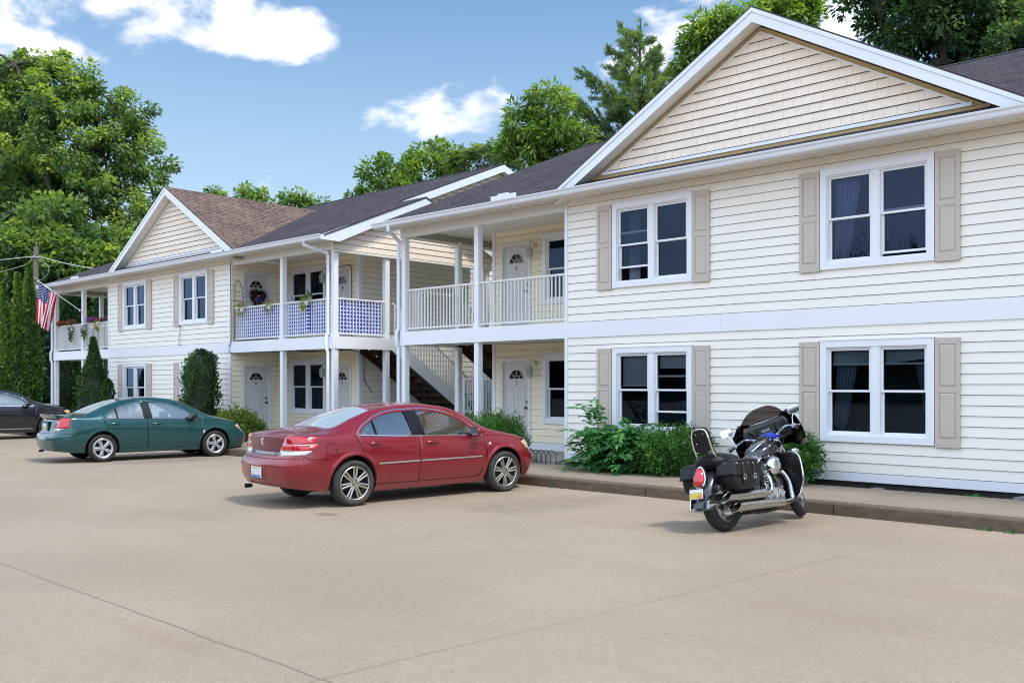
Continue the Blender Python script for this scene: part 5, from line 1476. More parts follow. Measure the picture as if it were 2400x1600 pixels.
def hull(pts):
    P = sorted(set((round(a, 5), round(b, 5)) for a, b in pts))
    def half(P):
        o = []
        for p in P:
            while len(o) > 1 and (o[-1][0] - o[-2][0]) * (p[1] - o[-2][1]) - (o[-1][1] - o[-2][1]) * (p[0] - o[-2][0]) <= 0: o.pop()
            o.append(p)
        return o
    a, b = half(P), half(P[::-1]); return a[:-1] + b[:-1]

def side_planes(poly):
    """outward planes of a convex polygon drawn in side view (x, z)"""
    h = hull(poly); out = []
    for i in range(len(h)):
        a, b = h[i], h[(i + 1) % len(h)]
        n = Vector((b[1] - a[1], 0, -(b[0] - a[0]))).normalized(); out.append((Vector((a[0], 0, a[1])), n))
    return out
def rear_planes(poly):
    h = hull(poly); out = []
    for i in range(len(h)):
        a, b = h[i], h[(i + 1) % len(h)]
        n = Vector((0, b[1] - a[1], -(b[0] - a[0]))).normalized(); out.append((Vector((0, a[0], a[1])), n))
    return out
def top_planes(poly):
    h = hull(poly); out = []
    for i in range(len(h)):
        a, b = h[i], h[(i + 1) % len(h)]
        n = Vector((b[1] - a[1], -(b[0] - a[0]), 0)).normalized(); out.append((Vector((a[0], a[1], 0)), n))
    return out
YP = (Vector((0, 0, 0)), Vector((0, -1, 0))); YN = (Vector((0, 0, 0)), Vector((0, 1, 0)))
def lim(axis, v, sign):
    n = Vector((0, 0, 0)); n[axis] = sign; c = Vector((0, 0, 0)); c[axis] = v; return (c, n)

def clip(bm, planes):
    b = bm.copy()
    for c, n in planes:
        bmesh.ops.bisect_plane(b, geom=b.verts[:] + b.edges[:] + b.faces[:], plane_co=c, plane_no=n, clear_outer=True, dist=1e-5)
    return b
def hole(bm, planes, keep=None):
    cand = [f for f in bm.faces if not any(all((v.co - c).dot(n) > 1e-5 for v in f.verts) for c, n in planes)]
    for c, n in planes:
        g = set(cand)
        for f in cand: g.update(f.edges); g.update(f.verts)
        r = bmesh.ops.bisect_plane(bm, geom=list(g), plane_co=c, plane_no=n, dist=1e-5)
        cand = [x for x in r['geom'] if isinstance(x, bmesh.types.BMFace)]
    dead = [f for f in cand if f.is_valid and all((f.calc_center_median() - c).dot(n) < 1e-6 for c, n in planes)]
    bmesh.ops.delete(bm, geom=dead, context='FACES')
def push(bm, d):
    bm.normal_update()
    nn = [(v, v.normal.copy()) for v in bm.verts]
    for v, n in nn: v.co += n * d
def bm_obj(bm, name, mats, parent, solid=0.0, smooth=True, angle=50):
    me = bpy.data.meshes.new(name); bm.to_mesh(me); bm.free()
    for m in (mats if isinstance(mats, (list, tuple)) else [mats]): me.materials.append(m)
    if smooth:
        me.shade_smooth()
        try: me.set_sharp_from_angle(angle=rad(angle))
        except Exception: pass
    o = bpy.data.objects.new(name, me); link(o); o.parent = parent
    if solid:
        s = o.modifiers.new('thickness', 'SOLIDIFY'); s.thickness = solid; s.offset = -1
        if len(me.materials) > 1: s.material_offset = 1
    return o
def circle(cx, cz, r, n=28): return [(cx + r * math.cos(2 * PI * k / n), cz + r * math.sin(2 * PI * k / n)) for k in range(n)]

M_tyre = mat('tyre_rubber', (.011, .011, .012), .7, var=.5, vscale=12, vcol=(.028, .027, .025))
M_tyred = mat('tyre_rubber_dusty', (.028, .026, .025), .85, var=.8, vscale=9, vcol=(.075, .068, .058))
M_chrome = mat('chrome', (.80, .82, .85), .10, 1.0)
M_bar = mat('trunk_bar_silver', (.34, .33, .34), .42, .6)
M_mirr = mat('mirror_dark', (.16, .17, .19), .1, 1.0)
M_alloy = mat('alloy_wheel', (.55, .53, .47), .32, .9, var=.5, vscale=14, vcol=(.30, .27, .22))
M_silver = mat('silver_cover', (.62, .64, .66), .30, .75, var=.2, vscale=10)
M_dull = mat('dull_black', (.010, .010, .011), .7)
M_gloss = mat('gloss_black', (.008, .008, .010), .12)
M_gap = mat('panel_gap', (.004, .004, .005), .9)
M_trimb = mat('black_trim', (.018, .018, .020), .45)
M_carglass = glass_mat('car_glass', (.92, .98, .97), .02, .0, 0, 1.5, .30)
M_rearglass = glass_mat('car_rear_glass', (.80, .90, .92), .10, .03, 0, 1.55, .30, sky_sheen=.38)
M_seat = mat('seat_cloth', (.46, .44, .41), .9, var=.3, vscale=20)
M_dash = mat('dashboard', (.03, .03, .032), .7)
M_redlamp = mat('red_lamp', (.48, .005, .012), .08, 0, .6, coat=1.0)
M_clear = mat('clear_lamp', (.72, .70, .66), .08, .2, .6, coat=1.0)
M_amber = mat('amber_lamp', (.75, .42, .14), .1, 0, .6, coat=1.0)
M_plate = mat('plate_white', (.68, .70, .70), .4)
M_platb = mat('plate_blue', (.08, .16, .45), .4)
M_platy = mat('plate_yellow', (.60, .46, .08), .4)
M_plato = mat('plate_orange', (.62, .22, .03), .4)
M_logo = mat('emblem_red', (.45, .02, .02), .3)

def wheel_parts(R, rimR, wd, style, tm):
    """wheel facing +y, centre at origin: returns list (name, MB, mats, smooth)"""
    t = MB(); h = wd / 2
    t.lathe([(rimR - .012, h - .015), (rimR + .004, h - .006), (rimR + .018, h + .002), ((R + rimR) / 2, h + .010), (R - .03, h + .004), (R - .008, h - .018), (R, h - .04), (R, -h + .04), (R - .01, -h + .015), (rimR, -h), (rimR - .01, -h + .02)], 44, 'y', cap=False)
    for k in range(3): t.lathe([(R + .0012, h - .055 - k * .04), (R + .0012, h - .060 - k * .04)], 44, 'y', mat=1, cap=False)
    r = MB(); d0 = h - .012
    r.lathe([(rimR - .002, h - .010), (rimR - .010, h - .004), (rimR - .022, h - .012), (rimR - .030, h - .06), (rimR - .05, -h + .02)], 44, 'y', cap=False)
    r.lathe([(rimR - .03, -h + .05), (.0, -h + .05)], 24, 'y', mat=1)
    r.lathe([(.15, .0), (.15, .02), (.06, .02)], 24, 'y', mat=1)
    def spoke(a, w0, w1, r0, r1, y0, y1, th=.022):
        ca, sa = math.cos(a), math.sin(a)
        def pt(rr, w, y): return (rr * ca - w * sa, y, rr * sa + w * ca)
        o = []
        secs = [(r0, w0, y0), ((r0 + r1) / 2, (w0 + w1) / 2 * .92, (y0 + y1) / 2 + .004), (r1, w1, y1)]
        L_ = []
        for rr, w, y in secs: L_.append([pt(rr, -w, y - .008), pt(rr, -w * .6, y), pt(rr, w * .6, y), pt(rr, w, y - .008), pt(rr, w * .9, y - th), pt(rr, -w * .9, y - th)])
        r.loft(L_)
    if style == 'twin':
        for k in range(7):
            a = PI / 2 + 2 * PI * k / 7
            for s in (-1, 1):
                ca = a + s * .115
                r.tube([(.055 * math.cos(a + s * .25), d0 - .012, .055 * math.sin(a + s * .25)), ((rimR - .018) * math.cos(ca), d0 - .002, (rimR - .018) * math.sin(ca))], [.016, .0155], 6, 0, flat=(1, .8))
        r.lathe([(.0, d0 + .004), (.032, d0 + .002), (.036, d0 - .008), (.062, d0 - .010), (.072, d0 - .03)][::-1], 24, 'y')
        for k in range(5):
            a = PI / 2 + 2 * PI * k / 5; r.lathe([(.0085, d0 - .0075), (.0085, d0 - .004), (0, d0 - .004)], 8, 'y', (.050 * math.cos(a), 0, .050 * math.sin(a)), 1)
    elif style == 'star':
        for k in range(5):
            a = PI / 2 + 2 * PI * k / 5
            spoke(a, .030, .050, .04, rimR - .010, d0 - .004, d0 - .002)
            r.tube([(.10 * math.cos(a), d0 + .001, .10 * math.sin(a)), ((rimR - .03) * math.cos(a), d0 + .001, (rimR - .03) * math.sin(a))], .006, 4, 1)
        r.lathe([(.0, d0 + .012), (.028, d0 + .010), (.034, d0 + .0), (.075, d0 - .004), (.085, d0 - .03)][::-1], 24, 'y')
        r.lathe([(rimR - .012, d0 + .0), (rimR - .045, d0 - .006), (rimR - .05, d0 - .02)], 44, 'y', cap=False)
        for k in range(5):
            a = -PI / 2 + 2 * PI * k / 5; r.lathe([(.015, d0 - .02), (.015, d0 + .001), (0, d0 + .0)], 8, 'y', (.062 * math.cos(a), 0, .062 * math.sin(a)), 1)
    else:
        for k in range(10):
            a = PI / 2 + 2 * PI * k / 10; spoke(a, .016, .022, .04, rimR - .012, d0 - .01, d0 - .002)
        r.lathe([(.0, d0 + .004), (.03, d0 + .002), (.06, d0 - .008), (.07, d0 - .03)][::-1], 24, 'y')
    return t, r

def make_car(label, S, loc, heading):
    root = thing('parked_car', label, 'car', loc, heading)
    xr, xf = S['xr'], S['xf']; ax_r, ax_f = S['axles']; R = S['R']
    c = {k: curve(v) for k, v in S['curves'].items()}
    RX = S.get('round_r', .5); FX = S.get('round_f', .6)
    def pr(x):
        m = 1.0
        d = x - xr
        if d < RX: m = min(m, .70 + .30 * math.sqrt(max(0, 1 - ((RX - d) / RX) ** 2.3)))
        d = xf - x
        if d < FX: m = min(m, .64 + .36 * math.sqrt(max(0, 1 - ((FX - d) / FX) ** 2.2)))
        return m
    rs = curve(S['rear_prof']); fs_ = curve(S['front_prof'])
    cnt = [2, 1, 3, 9, 8, 9, 6, 5]
    def section(x):
        m = pr(x)
        yb, ym, ysh, yr = [c[k](x) * m for k in ('yb', 'ym', 'ysh', 'yr')]
        zb, zm, zsh, zr, zt = [c[k](x) for k in ('zb', 'zm', 'zsh', 'zr', 'zt')]
        K = [(-.0, zb), (yb * .6, zb), (yb - .04, zb + .004), (yb, zb + .05), (ym, zm), (ysh, zsh), (yr, zr), (yr * .60, zr + .64 * (zt - zr)), (0, zt)]
        K = [Vector((a, b, 0)) for a, b in K]
        pts = []
        for i in range(8):
            p1, p2 = K[i], K[i + 1]
            p0 = K[i - 1] if i else Vector((-K[1].x, K[1].y, 0)); p3 = K[i + 2] if i < 7 else Vector((-K[7].x, K[7].y, 0))
            for k in range(cnt[i]):
                t = k / cnt[i]; q = .5 * ((2 * p1) + (p2 - p0) * t + (2 * p0 - 5 * p1 + 4 * p2 - p3) * t * t + (3 * p1 - p0 - 3 * p2 + p3) * t ** 3)
                pts.append((q.x, q.y))
        pts.append((0, zt))
        wr = max(0, 1 - (x - xr) / .55) ** 2; wf = max(0, 1 - (xf - x) / .6) ** 2
        return [(x + wr * rs(z) - wf * fs_(z), y, z) for y, z in pts]
    xs = [xr + d for d in (0, .012, .03, .06, .10, .15, .21, .28, .36)] + list(np.arange(xr + .44, xf - .5, .068)) + [xf - d for d in (.46, .38, .30, .23, .17, .12, .075, .04, .015, 0)]
    secs = [section(x) for x in xs]; nh = len(secs[0])
    bm = bmesh.new()
    rings = []
    for s in secs:
        Lf = [bm.verts.new(p) for p in s]; Rt = [Lf[0]] + [bm.verts.new((p[0], -p[1], p[2])) for p in s[1:-1]] + [Lf[-1]]
        rings.append((Lf, Rt))
    for (a, ar), (b, br) in zip(rings, rings[1:]):
        for i in range(nh - 1):
            bm.faces.new((a[i], b[i], b[i + 1], a[i + 1])); bm.faces.new((ar[i + 1], br[i + 1], br[i], ar[i]))
    J = 10
    for (Lf, Rt), sg, bul in ((rings[0], -1, S.get('bul_r', .07)), (rings[-1], 1, S.get('bul_f', .12))):
        grid = []
        for i in range(nh):
            if i in (0, nh - 1): grid.append([Lf[i]] * (J + 1)); continue
            row = [Lf[i]]
            for j in range(1, J):
                t = j / J; p = Lf[i].co.lerp(Rt[i].co, t); ed = min(1, min(i, nh - 1 - i) / 6.0)
                p.x += sg * bul * (1 - (2 * t - 1) ** 2) * ed
                row.append(bm.verts.new(p))
            row.append(Rt[i]); grid.append(row)
        for i in range(nh - 1):
            for j in range(J):
                q = [grid[i][j], grid[i][j + 1], grid[i + 1][j + 1], grid[i + 1][j]]
                u = []
                for v in q:
                    if v not in u: u.append(v)
                if len(u) > 2:
                    try: bm.faces.new(u if sg > 0 else u[::-1])
                    except ValueError: pass
    bmesh.ops.recalc_face_normals(bm, faces=bm.faces)
    bm.normal_update()
    full = bm.copy()
    bvh = BVHTree.FromBMesh(full)
    def hit(view, a, b):
        if view in (1, -1): o, d = Vector((a, 2.0 * view, b)), Vector((0, -view, 0))
        elif view == 'rear': o, d = Vector((-4, a, b)), Vector((1, 0, 0))
        elif view == 'front': o, d = Vector((4, a, b)), Vector((-1, 0, 0))
        else: o, d = Vector((a, b, 4)), Vector((0, 0, -1))
        l, n, i, ds = bvh.ray_cast(o, d)
        return (l, n) if l is not None else None
    def ribbon(mb, pts, view, w, off, mi=0, closed=False, step=.03):
        P = list(pts) + ([pts[0]] if closed else []); q = []
        for p, r in zip(P, P[1:]):
            n = max(1, int(math.dist(p, r) / step))
            q += [(p[0] + (r[0] - p[0]) * k / n, p[1] + (r[1] - p[1]) * k / n) for k in range(n)]
        q.append(P[-1])
        hs = [h for h in (hit(view, *p) for p in q) if h]
        prev = None
        for i in range(len(hs)):
            a = hs[max(i - 1, 0)][0]; b = hs[min(i + 1, len(hs) - 1)][0]
            if closed and i in (0, len(hs) - 1): a = hs[-2][0]; b = hs[1][0]
            l, n = hs[i]; t = (b - a)
            if t.length < 1e-6: continue
            s = n.cross(t.normalized())
            cur = (l + s * w / 2 + n * off, l - s * w / 2 + n * off, l + s * w / 2 - n * .004, l - s * w / 2 - n * .004)
            if prev and (cur[0] - prev[0]).length < .3:
                mb.poly([prev[0], cur[0], cur[1], prev[1]], mi); mb.poly([prev[2], cur[2], cur[0], prev[0]], mi); mb.poly([prev[1], cur[1], cur[3], prev[3]], mi)
            prev = cur
    paint, inner = S['paint'], M_trimb
    arch_r = S['arch']
    for ax in (ax_r, ax_f):
        hole(bm, side_planes([p for p in circle(ax, R + .02, arch_r) if p[1] > R - .05] + [(ax - arch_r, .02), (ax + arch_r, .02), (ax - arch_r, R - .05), (ax + arch_r, R - .05)]))
    upz = lim(2, S['belt'] - .12, -1)
    glass = {}
    for nm in ('win_r', 'win_f'):
        hole(bm, side_planes(S[nm]) + [upz])
    wsp = top_planes(S['ws']) + [lim(2, S['ws_z'], -1)]; rwp = top_planes(S['rw']) + [lim(2, S['rw_z'], -1)]
    hole(bm, wsp); hole(bm, rwp)
    # doors
    arch_cut = side_planes(circle(ax_r, R + .02, arch_r + .001))
    for nm in ('door_f', 'door_r'):
        dp = side_planes(S[nm])
        for yy in (YP, YN):
            d = clip(bm, dp + [yy, lim(1, .45 if yy is YP else -.45, -1 if yy is YP else 1), lim(2, S['curves']['zb'][0][1] * 0 + .27, -1)])
            o = bm_obj(d, 'door', [paint, inner], root, .03)
            S.setdefault('_doors', []).append((o, nm, 1 if yy is YP else -1))
        hole(bm, dp + [lim(1, .45, -1), lim(2, .27, -1)]); hole(bm, dp + [lim(1, -.45, 1), lim(2, .27, -1)])
    bm_obj(bm, 'body', [paint, inner], root, .03)
    # glass
    for nm in ('win_r', 'win_f'):
        for yy in (YP, YN):
            g = clip(full, side_planes(S[nm]) + [upz, yy]); push(g, -.010); bm_obj(g, 'window', M_carglass, root)
    g = clip(full, wsp); push(g, -.006); bm_obj(g, 'windscreen', M_carglass, root)
    g = clip(full, rwp); push(g, -.006); bm_obj(g, 'rear_window', M_rearglass, root)
    for nm, pl, off, m in S['decals']:
        for yy in ((YP, YN) if nm in ('headlight', 'tail_light', 'door_pillar', 'turn_signal') else (None,)):
            mir = pl if yy is not YN else [(Vector((c_[0], -c_[1], c_[2])), Vector((n_[0], -n_[1], n_[2]))) for c_, n_ in pl]
            g = clip(full, mir + ([yy] if yy else []))
            if not len(g.faces): continue
            push(g, off)
            bm_obj(g, nm, m, root, max(.004, off + .004) if off > .003 else 0)
    # gaps, trims
    gm = MB()
    for sd in (1, -1):
        for line in S['gaps']: ribbon(gm, line, sd, .009, .0012)
    for line in S['gaps_rear']: ribbon(gm, line, 'rear', .010, .0012)
    for line in S['gaps_top']: ribbon(gm, line, 'top', .009, .0012)
    gm.build('panel_gap', [M_gap], root)
    for sd in (1, -1):
        for nm, line, w_, off, m, closed in S['strips']:
            s = MB(); ribbon(s, line, sd, w_, off, 0, closed); s.build(nm, [m], root)
    # arch lips
    for ax in (ax_r, ax_f):
        for sd in (1, -1):
            lip = MB()
            rows = []
            for rr, off in ((arch_r - .004, -.03), (arch_r - .004, .004), (arch_r + .008, S['lip']), (arch_r + .030, S['lip'] * .9), (arch_r + .062, -.001)):
                row = []
                for k in range(25):
                    a = rad(-8 + 196 * k / 24); h = hit(sd, ax + rr * math.cos(a), R + .02 + rr * math.sin(a))
                    if h is None:
                        row.append(None); continue
                    row.append(h[0] + h[1] * off)
                rows.append(row)
            for r0, r1 in zip(rows, rows[1:]):
                for k in range(24):
                    if None in (r0[k], r0[k + 1], r1[k], r1[k + 1]): continue
                    q = [r0[k], r0[k + 1], r1[k + 1], r1[k]]
                    lip.poly(q if sd > 0 else q[::-1])
            lip.build('wheel_arch_lip', [paint], root, smooth=True, angle=60)
    # wheel wells and underside
    ub = MB()
    W = c['ym'](0) - .05
    for ax in (ax_r, ax_f):
        for sd in (1, -1):
            prof = [(arch_r + .0, sd * (W + .02)), (arch_r - .005, sd * (W - .30)), (.02, sd * (W - .30))]
            n = 20
            for p, q in zip(prof, prof[1:]):
                for k in range(n):
                    a0, a1 = rad(-14 + 208 * k / n), rad(-14 + 208 * (k + 1) / n)
                    ub.poly([(ax + p[0] * math.cos(a0), p[1], R + .02 + p[0] * math.sin(a0)), (ax + p[0] * math.cos(a1), p[1], R + .02 + p[0] * math.sin(a1)), (ax + q[0] * math.cos(a1), q[1], R + .02 + q[0] * math.sin(a1)), (ax + q[0] * math.cos(a0), q[1], R + .02 + q[0] * math.sin(a0))])
    ub.box(ax_r + .45, ax_f - .45, -W + .06, W - .06, .19, .30); ub.box(xr + .5, xf - .55, -.42, .42, .20, .34)
    ub.tube([(ax_r, -W + .1, R), (ax_r, W - .1, R)], .04, 8); ub.tube([(ax_f, -W + .1, R), (ax_f, W - .1, R)], .035, 8)
    ub.build('underbody', [M_dull], root)
    # cabin
    fl = MB(); fl.box(S['rw'][0][0] * .9, .95, -W + .1, W - .1, .30, .42); fl.box(-1.62, -1.28, -.62, .62, .42, S['belt'] - .02); fl.build('cabin_floor', [M_dash], root)
    ds = MB(); ds.cbox((.92, 0, S['belt'] - .12), (.42, 1.36, .24), 0, .07); ds.build('dashboard', [M_dash], root, smooth=True)
    def seat(x, y, w_, rear=False):
        s = MB(); s.cbox((x + .12, y, .50), (.50, w_, .18), 0, .06)
        s.xf = Matrix.Translation((x - .16, y, .55)) @ Matrix.Rotation(rad(-16), 4, 'Y')
        s.cbox((0, 0, .27), (.15, w_, .60), 0, .06)
        if rear:
            for q in (-.42, .42): s.cbox((-.0, q, .62), (.09, .26, .16), 0, .04)
        else: s.cbox((0, 0, .68), (.10, .27, .19), 0, .045)
        s.xf = None
        s.build('seat', [M_seat], root, smooth=True)
    seat(.12, .37, .50); seat(.12, -.37, .50); seat(-.82, 0, 1.28, True)
    sw = MB(); sw.xf = Matrix.Translation((.56, .37, S['belt'] - .04)) @ Matrix.Rotation(rad(62), 4, 'Y')
    sw.tube([(.185 * math.cos(2 * PI * k / 24), .185 * math.sin(2 * PI * k / 24), 0) for k in range(24)], .014, 6, closed=True); sw.tube([(-.18, 0, 0), (.18, 0, 0)], .02, 6); sw.xf = None
    sw.build('steering_wheel', [M_dash], root, smooth=True)
    if S.get('mirror_in'):
        mi_ = MB(); mi_.cbox((.60, 0, 1.27), (.03, .24, .07), 0, .012); mi_.build('rear_view_mirror', [M_dash], root)
    # outside mirrors and handles
    for sd in (1, -1):
        mx, mz = S['mirror']; h = hit(sd, mx, mz)
        p = h[0]
        m = MB(); m.tube([p + Vector((0, -sd * .02, 0)), p + Vector((-.02, sd * .07, .015))], .03, 8, 1)
        secs = []
        for k, (dx, s_) in enumerate(((-.085, .92), (-.075, 1.0), (-.02, .98), (.04, .80), (.085, .45), (.10, .12))):
            secs.append([(p.x + dx - .02, p.y + sd * (.15 + .115 * s_ * math.cos(2 * PI * j / 14) + .03 * (-dx)), p.z + .04 + .080 * s_ * math.sin(2 * PI * j / 14)) for j in range(14)])
        m.loft(secs, 0); o = m.build('side_mirror', [S['mirror_mat'], M_trimb], root, smooth=True, recalc=True)
        gl = MB(); gl.poly([(p.x - .1065, p.y + sd * (.1535 + .095 * math.cos(2 * PI * j / 14)), p.z + .04 + .066 * math.sin(2 * PI * j / 14)) for j in range(14)]); gl.build('mirror_glass', [M_mirr], o)
    for o, nm, sd in S['_doors']:
        hx, hz = S['handle_' + nm[-1]]; h = hit(sd, hx, hz); p, n = h
        m = MB()
        m.tube(catmull([p + n * -.002 + Vector((-.115, 0, .0)), p + n * .026 + Vector((-.07, 0, 0)), p + n * .030 + Vector((.03, 0, 0)), p + n * -.002 + Vector((.095, 0, 0))], 5), .019, 8, 0, flat=(1, .8))
        m.build('handle', [S['handle_mat']], o, smooth=True)
        m = MB(); m.poly([p + n * .0015 + Vector((.085 * math.cos(2 * PI * j / 16) - .005, 0, .036 * math.sin(2 * PI * j / 16) - .004)) for j in range(16)]); m.build('handle_recess', [M_gap], o)
    # wheels
    t, r = wheel_parts(R, S['rimR'], S['tw'], S['wheel'], S['tyre'])
    tb = rb = None; track = S['track']
    for ax in (ax_r, ax_f):
        for sd in (1, -1):
            wr = bpy.data.objects.new('wheel', None); link(wr); wr.parent = root; wr.location = (ax, sd * track, R); wr.rotation_euler = (0, S.get('spin', .3) * (1 if ax > 0 else 2.1), 0 if sd > 0 else PI)
            if tb is None: a = t.build('tyre', [S['tyre'], M_dull], wr, smooth=True); b = r.build('rim', [S['rim_mat'], M_dull], wr, smooth=True); tb, rb = a, b
            else:
                for q in (tb, rb): z = q.copy(); link(z); z.parent = wr
    S['extra'](root, hit, ribbon, full, c)
    full.free()
    return root

def dims(pl): return pl
# ---- red sedan
P_red = mat('red_paint', (.24, .007, .016), .28, .2, .5, coat=.85, coat_rough=.04, var=.25, vscale=2.2, vcol=(.22, .007, .015), dirt=(.18, .52, (.20, .09, .08), .45))
P_redd = mat('dusty_trunk_paint', (.16, .018, .028), .38, .2, .5, coat=.5, coat_rough=.12, var=.6, vscale=5, vcol=(.13, .04, .045), stretch=(1, 2.5, .4))
def red_extra(root, hit, ribbon, full, c):
    # dusty trunk face
    h = hit('rear', 0, .50); dx = h[0].x
    m = MB(); m.cbox((dx - .012, 0, .50), (.012, .305, .155), 0, .003); o = m.build('licence_plate', [M_plate], root)
    q = MB(); q.poly([(dx - .0195, .14, .430), (dx - .0195, -.14, .430), (dx - .0195, -.14, .460), (dx - .0195, .14, .460)][::-1]); q.build('plate_band', [M_platb], o)
    q = MB(); q.poly([(dx - .0195, .12, .553), (dx - .0195, -.12, .553), (dx - .0195, -.12, .567), (dx - .0195, .12, .567)][::-1]); q.build('plate_band', [M_platy], o)
    h = hit('rear', 0, .93)[0]; x = h.x - .006
    m = MB(); m.cbox((x, 0, .93), (.016, .085, .105), 1, .006); m.cbox((x - .0075, 0, .93), (.008, .066, .084), 0, .003)
    ar = lambda s: [(x - .0125, .030 - .06 * k / 8, .93 + s * (-.034 + .068 * (k / 8) ** 1.5)) for k in range(9)]
    m.tube(ar(1), .005, 5, 1); m.tube([(a, -b, z_) for a, b, z_ in ar(1)], .004, 5, 1)
    m.build('emblem', [M_logo, M_chrome], root)
    for tx, yy in (('AURA', .30), ('XE', -.36)):
        cu = bpy.data.curves.new('badge', 'FONT'); cu.body = tx; cu.size = .05; cu.align_x = 'CENTER'; cu.extrude = .001
        ob = bpy.data.objects.new('tmp', cu); link(ob); bpy.context.view_layer.update()
        me = bpy.data.meshes.new_from_object(ob.evaluated_get(bpy.context.evaluated_depsgraph_get())); bpy.data.objects.remove(ob)
        me.materials.clear(); me.materials.append(M_trimb); me.name = 'badge'
        h = hit('rear', yy, .772)[0]
        o = bpy.data.objects.new('badge', me); link(o); o.parent = root; o.location = (h.x - .022, yy, .757); o.rotation_euler = (rad(90), 0, rad(-90 + yy * 12 * -1))
    m = MB(); m.lathe([(.030, -.03), (.034, -.12), (.030, -.12), (.026, -.02)], 14, 'x', (-2.31, .52, .255)); m.build('exhaust_tip', [M_trimb], root, smooth=True)
    s = MB(); pts = [(ci[0], ci[1]) for ci in circle(-1.80, .84, .085, 22)]; ribbon(s, pts, -1, .008, .001, 0, True); s.build('fuel_flap', [M_gap], root)
    h = hit(-1, 1.10, .80); m = MB(); m.cbox(h[0] + Vector((0, -.003, 0)), (.05, .006, .04), 0, .001); m.build('side_badge', [M_clear], root)
    m = MB(); l, n = hit('top', .35, .0); 
